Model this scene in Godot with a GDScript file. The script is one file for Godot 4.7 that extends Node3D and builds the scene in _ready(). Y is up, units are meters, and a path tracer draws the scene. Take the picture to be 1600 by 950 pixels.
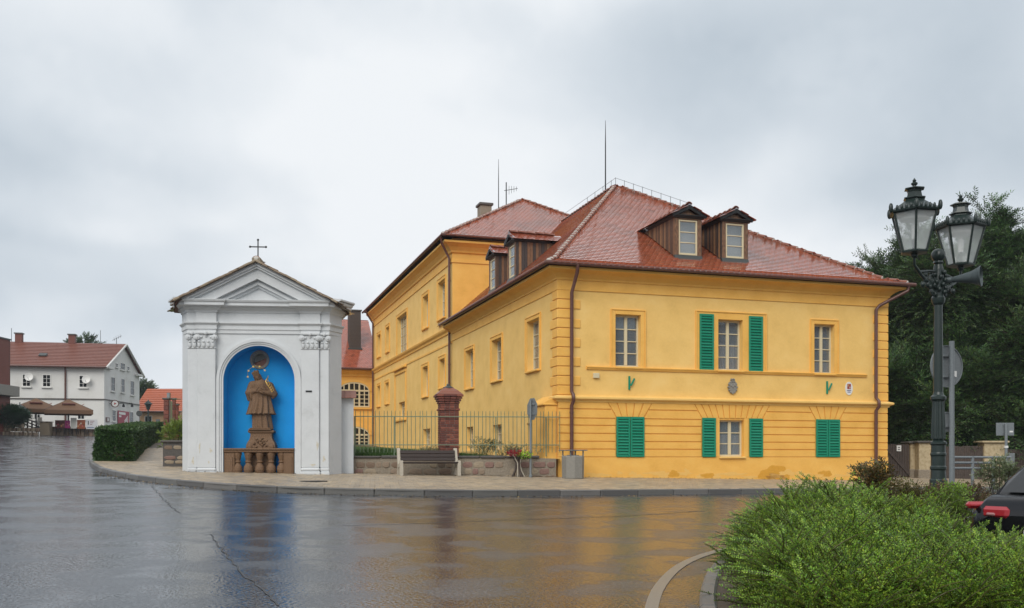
extends Node3D
# A wet town square: white chapel with a blue niche, yellow hip-roofed house, low shrub island.
# Plan coordinates: x to the side, d metres away from the camera (z = -d), y up.

const F := 1509.0        # focal length in pixels of the 1600 px wide photograph
const HORIZON := 714.0   # row of the horizon
const EYE := 1.254       # height of the lens

var M := {}
var taken := {}
var box_cache := {}
var rng := RandomNumberGenerator.new()


class MB:
	# collects triangles (counter-clockwise seen from outside) with normals
	var v := PackedVector3Array()
	var n := PackedVector3Array()
	var c := PackedColorArray()
	var col := Color(1, 1, 1)
	var use_color := false

	func put(a: Vector3, b: Vector3, d: Vector3, na: Vector3, nb: Vector3, nd: Vector3) -> void:
		v.append(a); v.append(d); v.append(b)
		n.append(na); n.append(nd); n.append(nb)
		if use_color:
			c.append(col); c.append(col); c.append(col)

	func tri(a: Vector3, b: Vector3, d: Vector3) -> void:
		var q := (b - a).cross(d - a)
		if q.length_squared() < 1e-16:
			return
		q = q.normalized()
		put(a, b, d, q, q, q)

	func quad(a: Vector3, b: Vector3, d: Vector3, e: Vector3) -> void:
		tri(a, b, d)
		tri(a, d, e)

	func poly(p: Array) -> void:
		for i in range(1, p.size() - 1):
			tri(p[0], p[i], p[i + 1])

	func box(t: Transform3D, s: Vector3, ch := 0.0) -> void:
		# box of size s centred on t, edges chamfered by ch
		var h := s * 0.5
		ch = min(ch, min(h.x, min(h.y, h.z)) * 0.9)
		var inv := t.basis.determinant() < 0.0
		var f := func(a: Vector3, b: Vector3, d: Vector3, e: Vector3):
			if inv: quad(t * e, t * d, t * b, t * a)
			else: quad(t * a, t * b, t * d, t * e)
		var x := h.x; var y := h.y; var z := h.z
		var X := x - ch; var Y := y - ch; var Z := z - ch
		f.call(Vector3(-X, -Y, z), Vector3(X, -Y, z), Vector3(X, Y, z), Vector3(-X, Y, z))
		f.call(Vector3(X, -Y, -z), Vector3(-X, -Y, -z), Vector3(-X, Y, -z), Vector3(X, Y, -z))
		f.call(Vector3(x, -Y, Z), Vector3(x, -Y, -Z), Vector3(x, Y, -Z), Vector3(x, Y, Z))
		f.call(Vector3(-x, -Y, -Z), Vector3(-x, -Y, Z), Vector3(-x, Y, Z), Vector3(-x, Y, -Z))
		f.call(Vector3(-X, y, Z), Vector3(X, y, Z), Vector3(X, y, -Z), Vector3(-X, y, -Z))
		f.call(Vector3(-X, -y, -Z), Vector3(X, -y, -Z), Vector3(X, -y, Z), Vector3(-X, -y, Z))
		if ch <= 0.0:
			return
		for i in [-1.0, 1.0]:
			for k in [-1.0, 1.0]:
				var e1 := [Vector3(i * x, k * Y, Z), Vector3(i * x, k * Y, -Z), Vector3(i * X, k * y, -Z), Vector3(i * X, k * y, Z)]
				var e2 := [Vector3(i * x, -Y, k * Z), Vector3(i * x, Y, k * Z), Vector3(i * X, Y, k * z), Vector3(i * X, -Y, k * z)]
				var e3 := [Vector3(-X, i * y, k * Z), Vector3(X, i * y, k * Z), Vector3(X, i * Y, k * z), Vector3(-X, i * Y, k * z)]
				for e in [e1, e2, e3]:
					var mid: Vector3 = (e[0] + e[1] + e[2] + e[3]) * 0.25
					var q: Vector3 = (e[1] - e[0]).cross(e[2] - e[0])
					var flip: bool = q.dot(mid) < 0.0
					if flip != inv: quad(t * e[3], t * e[2], t * e[1], t * e[0])
					else: quad(t * e[0], t * e[1], t * e[2], t * e[3])
				for m in [-1.0, 1.0]:
					var a := Vector3(i * x, k * Y, m * Z)
					var b := Vector3(i * X, k * y, m * Z)
					var d := Vector3(i * X, k * Y, m * z)
					if (i * k * m > 0.0) != inv: tri(t * a, t * b, t * d)
					else: tri(t * a, t * d, t * b)

	func bx(x0: float, y0: float, z0: float, x1: float, y1: float, z1: float, ch := 0.0) -> void:
		box(Transform3D(Basis(), Vector3(x0 + x1, y0 + y1, z0 + z1) * 0.5), Vector3(abs(x1 - x0), abs(y1 - y0), abs(z1 - z0)), ch)

	func prism(p: PackedVector2Array, z0: float, z1: float, t := Transform3D()) -> void:
		# polygon in xy (any winding) extruded from z0 to z1 (z1 > z0)
		if Geometry2D.is_polygon_clockwise(p):
			p = p.duplicate()
			p.reverse()
		var ix := Geometry2D.triangulate_polygon(p)
		for k in range(0, ix.size(), 3):
			var a := p[ix[k]]; var b := p[ix[k + 1]]; var d := p[ix[k + 2]]
			if (b - a).cross(d - a) < 0.0:
				var s := b; b = d; d = s
			tri(t * Vector3(a.x, a.y, z1), t * Vector3(b.x, b.y, z1), t * Vector3(d.x, d.y, z1))
			tri(t * Vector3(a.x, a.y, z0), t * Vector3(d.x, d.y, z0), t * Vector3(b.x, b.y, z0))
		for k in p.size():
			var a := p[k]; var b := p[(k + 1) % p.size()]
			quad(t * Vector3(a.x, a.y, z0), t * Vector3(b.x, b.y, z0), t * Vector3(b.x, b.y, z1), t * Vector3(a.x, a.y, z1))

	func lathe(p: Array, seg: int, t := Transform3D(), flat := false, lobes := 0, lobe_amp := 0.0) -> void:
		# p: Vector2(radius, height) from bottom to top
		for k in p.size() - 1:
			var a: Vector2 = p[k]; var b: Vector2 = p[k + 1]
			var d := b - a
			if d.length() < 1e-6:
				continue
			var nr := Vector2(d.y, -d.x).normalized()
			for s in seg:
				var t0 := TAU * s / seg; var t1 := TAU * (s + 1) / seg
				var l0 := 1.0 + lobe_amp * cos(lobes * t0); var l1 := 1.0 + lobe_amp * cos(lobes * t1)
				var c0 := Vector3(cos(t0), 0, -sin(t0)); var c1 := Vector3(cos(t1), 0, -sin(t1))
				var q0 := c0 * a.x * l0 + Vector3(0, a.y, 0); var q1 := c1 * a.x * l1 + Vector3(0, a.y, 0)
				var q2 := c1 * b.x * l1 + Vector3(0, b.y, 0); var q3 := c0 * b.x * l0 + Vector3(0, b.y, 0)
				if flat or lobe_amp != 0.0:
					quad(t * q0, t * q1, t * q2, t * q3)
				else:
					var n0 := (t.basis * (c0 * nr.x + Vector3(0, nr.y, 0))).normalized()
					var n1 := (t.basis * (c1 * nr.x + Vector3(0, nr.y, 0))).normalized()
					if a.x > 1e-6: put(t * q0, t * q1, t * q2, n0, n1, n1)
					if b.x > 1e-6: put(t * q0, t * q2, t * q3, n0, n1, n0)

	func tube(path: Array, radii, seg := 8, closed_ends := true) -> void:
		var rings := []
		var nn := path.size()
		var up := Vector3(0.31, 0.91, 0.27).normalized()
		for i in nn:
			var dir: Vector3 = (path[min(i + 1, nn - 1)] - path[max(i - 1, 0)]).normalized()
			var sd := dir.cross(up)
			if sd.length() < 0.05: sd = dir.cross(Vector3(1, 0, 0))
			sd = sd.normalized()
			var u2 := sd.cross(dir).normalized()
			up = u2
			var r: float = radii[i] if radii is Array else radii
			var ring := []
			for s in seg:
				var a := TAU * s / seg
				var o := sd * cos(a) + u2 * sin(a)
				ring.append([path[i] + o * r, o])
			rings.append(ring)
		for i in nn - 1:
			for s in seg:
				var k := (s + 1) % seg
				var A = rings[i][s]; var B = rings[i][k]; var C = rings[i + 1][k]; var D = rings[i + 1][s]
				put(A[0], C[0], B[0], A[1], C[1], B[1])
				put(A[0], D[0], C[0], A[1], D[1], C[1])
		if closed_ends:
			for s in range(1, seg - 1):
				tri(rings[0][0][0], rings[0][s][0], rings[0][s + 1][0])
				tri(rings[nn - 1][0][0], rings[nn - 1][s + 1][0], rings[nn - 1][s][0])

	func sweep(profile: Array, path: Array, closed := false) -> void:
		# profile: Vector2(out, y) going upward on the outer face; path: Vector2(x, z) plan points, outside on the right hand of travel
		var nn := path.size()
		var cols := []
		for i in nn:
			var pa: Vector2 = path[(i - 1 + nn) % nn]; var pb: Vector2 = path[i]; var pc: Vector2 = path[(i + 1) % nn]
			var d0 := (pb - pa).normalized(); var d1 := (pc - pb).normalized()
			if not closed:
				if i == 0: d0 = d1
				if i == nn - 1: d1 = d0
			var n0 := Vector2(-d0.y, d0.x); var n1 := Vector2(-d1.y, d1.x)
			var m := (n0 + n1)
			m = m / max(0.2, m.dot(n0)) if m.length() > 0.01 else n0
			var ring := []
			for q in profile:
				ring.append(Vector3(pb.x + m.x * q.x, q.y, pb.y + m.y * q.x))
			cols.append(ring)
		for i in (nn if closed else nn - 1):
			var A = cols[i]; var B = cols[(i + 1) % nn]
			for k in profile.size() - 1:
				quad(A[k], B[k], B[k + 1], A[k + 1])
		if not closed:
			var r0 = cols[0]; var r1 = cols[nn - 1]
			for k in range(1, profile.size() - 1):
				tri(r0[0], r0[k], r0[k + 1])
				tri(r1[0], r1[k + 1], r1[k])

	func sphere(ctr: Vector3, r: Vector3, seg := 12, rows := 8) -> void:
		for i in rows:
			var a0 := PI * i / rows - PI / 2; var a1 := PI * (i + 1) / rows - PI / 2
			for s in seg:
				var b0 := TAU * s / seg; var b1 := TAU * (s + 1) / seg
				var p := []
				for q in [[a0, b0], [a0, b1], [a1, b1], [a1, b0]]:
					p.append(Vector3(cos(q[0]) * cos(q[1]), sin(q[0]), -cos(q[0]) * sin(q[1])))
				var w := []
				for q in p: w.append(ctr + q * r)
				var nn := []
				for q in p: nn.append((q / r).normalized())
				if i > 0: put(w[0], w[1], w[2], nn[0], nn[1], nn[2])
				if i < rows - 1: put(w[0], w[2], w[3], nn[0], nn[2], nn[3])

	func mesh() -> ArrayMesh:
		var a := []
		a.resize(Mesh.ARRAY_MAX)
		a[Mesh.ARRAY_VERTEX] = v
		a[Mesh.ARRAY_NORMAL] = n
		if use_color: a[Mesh.ARRAY_COLOR] = c
		var m := ArrayMesh.new()
		if v.size() > 0: m.add_surface_from_arrays(Mesh.PRIMITIVE_TRIANGLES, a)
		return m


# ---------------------------------------------------------------- places
func gy(x: float, d: float) -> float:
	# the square rises away from the camera and to the west
	var e := 0.0
	var t: float = clamp(d - 28.0, 0.0, 30.0)
	e = 0.001 * t * (t if t < 15.0 else 30.0 - 225.0 / t) * 0.5 if t > 0.0 else 0.0
	return -0.024 * clamp(x, -70.0, 60.0) + 0.0225 * clamp(d, -40.0, 110.0) + e

func pt(px: float, py: float, d: float) -> Vector3:
	return Vector3((px - 800.0) / F * d, EYE + (HORIZON - py) / F * d, -d)

func on_ground(px: float, py: float, lift := 0.0) -> Vector3:
	var lo := 2.0; var hi := 120.0
	for k in 50:
		var d := (lo + hi) * 0.5
		var p := pt(px, py, d)
		if p.y > gy(p.x, d) + lift: lo = d
		else: hi = d
	return pt(px, py, lo)

func up_from(x: float, d: float, lift := 0.0) -> Vector3:
	return Vector3(x, gy(x, d) + lift, -d)


# ---------------------------------------------------------------- nodes
func numbered(called: String) -> String:
	if not taken.has(called):
		taken[called] = 0
		return called
	taken[called] += 1
	return "%s_%03d" % [called, taken[called]]

func tag(o: Node3D, label: String, category: String, group := "", kind := "") -> Node3D:
	if label: o.set_meta("label", label)
	if category: o.set_meta("category", category)
	if group: o.set_meta("group", group)
	if kind: o.set_meta("kind", kind)
	return o

func thing(called: String, label: String, category: String, xf := Transform3D(), group := "") -> Node3D:
	var o := Node3D.new()
	o.name = numbered(called)
	add_child(o)
	o.transform = xf
	tag(o, label, category, group)
	return o

func part(called: String, m, mat: Material, parent: Node, xf := Transform3D()) -> MeshInstance3D:
	var o := MeshInstance3D.new()
	o.name = called
	o.mesh = m.mesh() if m is MB else m
	o.material_override = mat
	o.transform = xf
	parent.add_child(o, true)
	return o

func top(called: String, m, mat: Material, label: String, category: String, xf := Transform3D(), group := "", kind := "") -> MeshInstance3D:
	var o := MeshInstance3D.new()
	o.name = numbered(called)
	o.mesh = m.mesh() if m is MB else m
	o.material_override = mat
	o.transform = xf
	add_child(o)
	tag(o, label, category, group, kind)
	return o

func bm(s: Vector3, ch := 0.0) -> ArrayMesh:
	var key := "%.3f %.3f %.3f %.4f" % [s.x, s.y, s.z, ch]
	if not box_cache.has(key):
		var m := MB.new()
		m.box(Transform3D(), s, ch)
		box_cache[key] = m.mesh()
	return box_cache[key]

func pbox(called: String, parent: Node, mat: Material, x0: float, y0: float, z0: float, x1: float, y1: float, z1: float, ch := 0.0) -> MeshInstance3D:
	var s := Vector3(abs(x1 - x0), abs(y1 - y0), abs(z1 - z0))
	return part(called, bm(s, ch), mat, parent, Transform3D(Basis(), Vector3(x0 + x1, y0 + y1, z0 + z1) * 0.5))

func multi(called: String, m, mat: Material, parent: Node, xfs: Array, cols: Array = []) -> MultiMeshInstance3D:
	var mm := MultiMesh.new()
	mm.transform_format = MultiMesh.TRANSFORM_3D
	mm.use_colors = cols.size() > 0
	mm.mesh = m.mesh() if m is MB else m
	mm.instance_count = xfs.size()
	for i in xfs.size():
		mm.set_instance_transform(i, xfs[i])
		if cols.size() > 0: mm.set_instance_color(i, cols[i])
	var o := MultiMeshInstance3D.new()
	o.name = called
	o.multimesh = mm
	o.material_override = mat
	o.set_meta("kind", "stuff")
	parent.add_child(o, true)
	return o

func yaw(x: float, y: float, d: float, deg := 0.0) -> Transform3D:
	return Transform3D(Basis(Vector3.UP, deg_to_rad(deg)), Vector3(x, y, -d))


# ---------------------------------------------------------------- materials
func lin(r: float, g: float, b: float) -> Color:
	return Color(r, g, b).linear_to_srgb()

func noise_img(seed_: int, freq: float, oct: int, size := 512, kind := FastNoiseLite.TYPE_SIMPLEX_SMOOTH) -> Image:
	var f := FastNoiseLite.new()
	f.seed = seed_
	f.noise_type = kind
	f.frequency = freq
	f.fractal_octaves = oct
	f.fractal_gain = 0.55
	return f.get_seamless_image(size, size)

func ramp_tex(img: Image, stops: Array, img2: Image = null, mix2 := 0.0, gamma := 1.0) -> ImageTexture:
	# stops: [[t, Color(linear)] ...]; noise value -> colour
	var w := img.get_width(); var h := img.get_height()
	var src := img.get_data()
	var src2: PackedByteArray = img2.get_data() if img2 else PackedByteArray()
	var lut := []
	for k in 256:
		var t := pow(k / 255.0, gamma)
		var c: Color = stops[0][1]
		for i in stops.size() - 1:
			if t >= stops[i][0]:
				c = stops[i][1].lerp(stops[i + 1][1], clamp((t - stops[i][0]) / (stops[i + 1][0] - stops[i][0]), 0, 1))
		c = c.linear_to_srgb()
		lut.append([int(clamp(c.r, 0, 1) * 255), int(clamp(c.g, 0, 1) * 255), int(clamp(c.b, 0, 1) * 255)])
	var out := PackedByteArray()
	out.resize(w * h * 3)
	for i in w * h:
		var k: int = src[i]
		if img2: k = int(clamp(k * (1.0 - mix2) + src2[i] * mix2, 0, 255))
		var e = lut[k]
		out[i * 3] = e[0]; out[i * 3 + 1] = e[1]; out[i * 3 + 2] = e[2]
	return ImageTexture.create_from_image(Image.create_from_data(w, h, false, Image.FORMAT_RGB8, out))

func gray_tex(img: Image, lo: float, hi: float, a := 0.0, b := 1.0) -> ImageTexture:
	# plain values lo..hi, the noise clipped between a and b first
	var src := img.get_data()
	var out := PackedByteArray()
	out.resize(src.size())
	for i in src.size():
		var t: float = clamp((src[i] / 255.0 - a) / (b - a), 0, 1)
		out[i] = int(clamp(lerp(lo, hi, t), 0, 1) * 255)
	return ImageTexture.create_from_image(Image.create_from_data(img.get_width(), img.get_height(), false, Image.FORMAT_L8, out))

func normal_tex(img: Image, strength: float) -> ImageTexture:
	var im := img.duplicate()
	im.convert(Image.FORMAT_RGBA8)
	im.bump_map_to_normal_map(strength)
	return ImageTexture.create_from_image(im)

func mat(c: Color, rough := 0.8, metal := 0.0) -> StandardMaterial3D:
	var m := StandardMaterial3D.new()
	m.albedo_color = c
	m.roughness = rough
	m.metallic = metal
	return m

func tmat(tex: Texture2D, scale: float, rough := 0.8, nrm: Texture2D = null, nstr := 0.5, world := true) -> StandardMaterial3D:
	var m := StandardMaterial3D.new()
	m.albedo_texture = tex
	m.roughness = rough
	m.uv1_triplanar = true
	m.uv1_world_triplanar = world
	m.uv1_scale = Vector3.ONE * scale
	if nrm:
		m.normal_enabled = true
		m.normal_texture = nrm
		m.normal_scale = nstr
	return m

func make_materials() -> void:
	var n_soft := noise_img(3, 0.008, 5)
	var n_fine := noise_img(5, 0.09, 3)
	var n_mid := noise_img(7, 0.03, 4)
	var n_cell := noise_img(9, 0.06, 2, 512, FastNoiseLite.TYPE_CELLULAR)
	var b_fine := normal_tex(n_fine, 3.0)
	var b_mid := normal_tex(n_mid, 4.0)
	# plaster
	M.yellow = tmat(ramp_tex(n_soft, [[0.0, Color(0.70, 0.425, 0.115)], [0.35, Color(0.82, 0.515, 0.15)], [0.6, Color(0.87, 0.555, 0.17)], [1.0, Color(0.90, 0.61, 0.22)]], n_fine, 0.22), 0.22, 0.75, b_mid, 0.12)
	M.ochre = tmat(ramp_tex(n_soft, [[0.0, Color(0.68, 0.345, 0.05)], [0.35, Color(0.82, 0.44, 0.085)], [0.6, Color(0.87, 0.48, 0.10)], [1.0, Color(0.90, 0.54, 0.135)]], n_fine, 0.22), 0.25, 0.7, b_mid, 0.12)
	M.damp = tmat(ramp_tex(n_mid, [[0.0, Color(0.62, 0.29, 0.02)], [1.0, Color(0.74, 0.38, 0.05)]]), 0.9, 0.55, b_mid, 0.15)
	M.faded = tmat(ramp_tex(n_mid, [[0.0, Color(0.74, 0.40, 0.075)], [0.5, Color(0.82, 0.49, 0.13)], [1.0, Color(0.80, 0.53, 0.21)]], n_fine, 0.3), 1.3, 0.75, b_mid, 0.2)
	M.white = tmat(ramp_tex(n_soft, [[0.0, Color(0.49, 0.50, 0.505)], [0.35, Color(0.595, 0.61, 0.62)], [1.0, Color(0.645, 0.66, 0.67)]], n_fine, 0.25), 0.3, 0.7, b_mid, 0.18)
	M.stain = tmat(ramp_tex(n_mid, [[0.0, Color(0.42, 0.36, 0.26)], [0.5, Color(0.58, 0.54, 0.45)], [1.0, Color(0.66, 0.64, 0.6)]]), 1.1, 0.8, b_mid, 0.3)
	M.housewhite = tmat(ramp_tex(n_soft, [[0.0, Color(0.52, 0.50, 0.46)], [0.4, Color(0.66, 0.65, 0.62)], [1.0, Color(0.72, 0.71, 0.69)]], n_fine, 0.2), 0.1, 0.8)
	M.blue = tmat(ramp_tex(n_soft, [[0.0, Color(0.0, 0.27, 0.66)], [1.0, Color(0.001, 0.33, 0.78)]], n_fine, 0.3), 0.4, 0.8, b_fine, 0.1)
	M.sandstone = tmat(ramp_tex(n_mid, [[0.0, Color(0.025, 0.015, 0.009)], [0.35, Color(0.10, 0.055, 0.028)], [0.6, Color(0.22, 0.125, 0.066)], [1.0, Color(0.40, 0.27, 0.165)]], n_fine, 0.45), 2.2, 0.75, b_fine, 0.5)
	M.concrete = tmat(ramp_tex(n_fine, [[0.0, Color(0.10, 0.095, 0.085)], [0.5, Color(0.25, 0.235, 0.205)], [1.0, Color(0.36, 0.34, 0.30)]], n_mid, 0.5), 1.5, 0.7, b_fine, 0.6)
	M.palewood = tmat(ramp_tex(n_fine, [[0.0, Color(0.36, 0.31, 0.24)], [1.0, Color(0.58, 0.53, 0.44)]], n_mid, 0.5), 1.3, 0.7, b_fine, 0.3)
	# wood: noise stretched along the height
	M.wood = tmat(ramp_tex(n_mid, [[0.0, Color(0.02, 0.012, 0.008)], [0.35, Color(0.09, 0.045, 0.025)], [0.6, Color(0.22, 0.11, 0.055)], [1.0, Color(0.38, 0.22, 0.11)]], n_fine, 0.25), 1.0, 0.6, b_fine, 0.3)
	M.wood.uv1_scale = Vector3(3.0, 0.35, 3.0)
	M.woods = []
	for c in [Color(0.20, 0.10, 0.05), Color(0.10, 0.055, 0.035), Color(0.28, 0.15, 0.07), Color(0.055, 0.04, 0.035)]:
		var wm := tmat(ramp_tex(n_mid, [[0.0, c * 0.35], [0.5, c], [1.0, c * 1.4]], n_fine, 0.3), 1.0, 0.6)
		wm.uv1_scale = Vector3(3.0, 0.35, 3.0)
		M.woods.append(wm)
	M.darkwood = tmat(ramp_tex(n_mid, [[0.0, Color(0.016, 0.010, 0.008)], [1.0, Color(0.06, 0.036, 0.027)]]), 1.5, 0.4, b_fine, 0.3)
	M.grayplank = tmat(ramp_tex(n_mid, [[0.0, Color(0.03, 0.022, 0.018)], [1.0, Color(0.11, 0.08, 0.065)]]), 1.0, 0.7, b_fine, 0.3)
	M.grayplank.uv1_scale = Vector3(4.0, 0.4, 4.0)
	M.black = mat(lin(0.012, 0.013, 0.014), 0.6)
	M.green = tmat(ramp_tex(n_mid, [[0.0, Color(0.0, 0.19, 0.10)], [1.0, Color(0.006, 0.27, 0.16)]], n_fine, 0.3), 1.4, 0.42)
	M.cream = tmat(ramp_tex(n_mid, [[0.0, Color(0.60, 0.50, 0.31)], [1.0, Color(0.72, 0.63, 0.42)]], n_fine, 0.3), 1.5, 0.5)
	M.whitepaint = mat(lin(0.72, 0.71, 0.68), 0.5)
	M.gutter = tmat(ramp_tex(n_mid, [[0.0, Color(0.07, 0.028, 0.022)], [1.0, Color(0.17, 0.075, 0.058)]], n_fine, 0.3), 1.2, 0.32)
	M.flashing = mat(lin(0.45, 0.47, 0.5), 0.35, 0.8)
	M.lead = mat(lin(0.045, 0.05, 0.048), 0.4)
	M.iron = tmat(ramp_tex(n_fine, [[0.0, Color(0.006, 0.014, 0.012)], [1.0, Color(0.022, 0.036, 0.032)]]), 2.0, 0.32, b_fine, 0.2)
	M.blackiron = mat(lin(0.014, 0.014, 0.015), 0.5)
	M.greeniron = mat(lin(0.15, 0.20, 0.13), 0.5)
	M.galv = tmat(ramp_tex(n_mid, [[0.0, Color(0.16, 0.18, 0.19)], [1.0, Color(0.27, 0.29, 0.30)]], n_fine, 0.3), 2.0, 0.42)
	M.galv.metallic = 0.3
	M.gold = mat(lin(0.85, 0.56, 0.16), 0.3, 0.8)
	# clay
	M.tile = mat(Color(1, 1, 1), 0.17)
	M.tile.vertex_color_use_as_albedo = true
	M.tile.clearcoat_enabled = true
	M.tile.clearcoat = 1.0
	M.tile.clearcoat_roughness = 0.1
	M.tile.normal_enabled = true
	M.tile.normal_texture = b_fine
	M.tile.normal_scale = 0.12
	M.tile.uv1_triplanar = true
	M.tile.uv1_world_triplanar = true
	M.underlay = mat(lin(0.10, 0.035, 0.02), 0.6)
	M.ridge = tmat(ramp_tex(n_fine, [[0.0, Color(0.16, 0.05, 0.028)], [1.0, Color(0.30, 0.105, 0.06)]], n_mid, 0.5), 1.5, 0.35, b_fine, 0.3)
	M.mortar = mat(lin(0.55, 0.52, 0.47), 0.8)
	M.joint = mat(lin(0.22, 0.17, 0.14), 0.8)
	M.brick = []
	for c in [Color(0.15, 0.042, 0.026), Color(0.20, 0.055, 0.034), Color(0.12, 0.034, 0.024), Color(0.24, 0.075, 0.045)]:
		M.brick.append(tmat(ramp_tex(n_fine, [[0.0, c * 0.75], [1.0, c * 1.25]], n_mid, 0.3), 2.0, 0.6, b_fine, 0.4))
	M.stone = []
	for c in [Color(0.27, 0.20, 0.14), Color(0.20, 0.135, 0.09), Color(0.33, 0.26, 0.18), Color(0.24, 0.14, 0.11), Color(0.16, 0.115, 0.08)]:
		M.stone.append(tmat(ramp_tex(n_mid, [[0.0, c * 0.55], [0.5, c], [1.0, c * 1.25]], n_fine, 0.4), 1.4, 0.65, b_fine, 0.8))
	M.rubble = tmat(ramp_tex(n_mid, [[0.0, Color(0.13, 0.10, 0.075)], [0.5, Color(0.26, 0.215, 0.16)], [1.0, Color(0.36, 0.31, 0.24)]], n_fine, 0.5), 1.0, 0.75, b_mid, 0.8)
	M.coping = tmat(ramp_tex(n_mid, [[0.0, Color(0.035, 0.03, 0.027)], [1.0, Color(0.14, 0.125, 0.11)]], n_fine, 0.4), 1.2, 0.5, b_mid, 0.5)
	# paving
	M.kerb = []
	for c in [Color(0.135, 0.13, 0.12), Color(0.165, 0.155, 0.145), Color(0.11, 0.105, 0.10)]:
		M.kerb.append(tmat(ramp_tex(n_fine, [[0.0, c * 0.6], [1.0, c * 1.3]], n_mid, 0.4), 1.6, 0.38, b_fine, 0.4))
	M.paver = mat(Color(1, 1, 1), 0.42)
	M.paver.vertex_color_use_as_albedo = true
	M.paver.normal_enabled = true
	M.paver.normal_texture = b_fine
	M.paver.normal_scale = 0.3
	M.paver.uv1_triplanar = true
	M.paver.uv1_world_triplanar = true
	M.paver.uv1_scale = Vector3.ONE * 1.5
	M.sandbed = tmat(ramp_tex(n_fine, [[0.0, Color(0.07, 0.055, 0.035)], [1.0, Color(0.16, 0.125, 0.085)]]), 1.0, 0.6)
	M.earth = tmat(ramp_tex(n_mid, [[0.0, Color(0.04, 0.028, 0.018)], [1.0, Color(0.11, 0.08, 0.05)]], n_fine, 0.4), 0.8, 0.85, b_mid, 0.8)
	M.field = tmat(ramp_tex(n_mid, [[0.0, Color(0.03, 0.05, 0.018)], [1.0, Color(0.07, 0.09, 0.035)]], n_fine, 0.4), 0.3, 0.9)
	M.asphalt = make_asphalt()
	M.paint = tmat(ramp_tex(n_cell, [[0.0, Color(0.16, 0.15, 0.14)], [0.35, Color(0.19, 0.18, 0.16)], [1.0, Color(0.27, 0.255, 0.23)]], n_fine, 0.45), 1.3, 0.3, b_fine, 0.25)
	M.tar = mat(lin(0.012, 0.012, 0.013), 0.4)
	# glass
	M.glass = mat(Color(0.75, 0.82, 0.86, 0.12), 0.03)
	M.glass.transparency = BaseMaterial3D.TRANSPARENCY_ALPHA
	M.darkglass = mat(lin(0.012, 0.014, 0.016), 0.04)
	M.room = mat(lin(0.05, 0.045, 0.04), 0.9)
	M.curtain = mat(lin(0.16, 0.16, 0.16), 0.9)
	M.blind = mat(lin(0.42, 0.43, 0.42), 0.9)
	# plants
	for e in [["leaf", 0.46], ["yew", 0.5], ["hedge", 0.45], ["bark", 0.9], ["blade", 0.5]]:
		var m := mat(Color(1, 1, 1), e[1])
		m.vertex_color_use_as_albedo = true
		if e[0] != "bark": m.backlight = Color(0.5, 0.5, 0.5)
		M[e[0]] = m
	M.trunk = tmat(ramp_tex(n_mid, [[0.0, Color(0.025, 0.018, 0.012)], [1.0, Color(0.09, 0.065, 0.045)]], n_fine, 0.4), 1.5, 0.85, b_mid, 0.8)
	M.n_fine = b_fine

func make_asphalt() -> StandardMaterial3D:
	var patches := noise_img(21, 0.006, 5, 1024)
	var grain := noise_img(23, 0.16, 3, 1024)
	var m := StandardMaterial3D.new()
	m.albedo_texture = ramp_tex(grain, [[0.0, Color(0.012, 0.014, 0.017)], [0.45, Color(0.030, 0.036, 0.045)], [0.62, Color(0.062, 0.07, 0.082)], [1.0, Color(0.17, 0.175, 0.18)]], patches, 0.35)
	m.roughness_texture = gray_tex(patches, 0.04, 0.27, 0.38, 0.62)
	m.roughness_texture_channel = BaseMaterial3D.TEXTURE_CHANNEL_RED
	m.roughness = 1.0
	m.metallic_specular = 0.42
	m.normal_enabled = true
	m.normal_texture = normal_tex(grain, 2.0)
	m.normal_scale = 0.27
	m.uv1_triplanar = true
	m.uv1_world_triplanar = true
	m.uv1_scale = Vector3.ONE * 0.14
	return m


# ---------------------------------------------------------------- camera, sky, sun
func make_view() -> void:
	var cam := Camera3D.new()
	cam.name = "camera"
	cam.projection = Camera3D.PROJECTION_FRUSTUM
	cam.near = 0.1
	cam.far = 3000.0
	cam.size = 950.0 / F * cam.near
	cam.frustum_offset = Vector2(0.0, (HORIZON - 475.0) / F * cam.near)
	cam.position = Vector3(0, EYE, 0)
	add_child(cam)
	cam.current = true
	var env := Environment.new()
	env.background_mode = Environment.BG_SKY
	env.sky = Sky.new()
	env.sky.sky_material = make_sky()
	env.tonemap_mode = Environment.TONE_MAPPER_LINEAR
	env.tonemap_exposure = 1.29
	env.sdfgi_enabled = true
	env.ssao_enabled = true
	env.ssil_enabled = true
	env.fog_enabled = true
	env.fog_density = 0.0004
	env.fog_light_color = Color(0.86, 0.9, 0.94)
	var we := WorldEnvironment.new()
	we.name = "world_environment"
	we.environment = env
	add_child(we)
	var sun := DirectionalLight3D.new()
	sun.name = "sun"
	sun.light_energy = 0.5
	sun.light_angular_distance = 40.0
	sun.light_color = Color(1.0, 0.985, 0.955)
	sun.shadow_enabled = true
	add_child(sun)
	sun.look_at_from_position(Vector3(-5, 11.5, 12.5), Vector3.ZERO)

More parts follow.
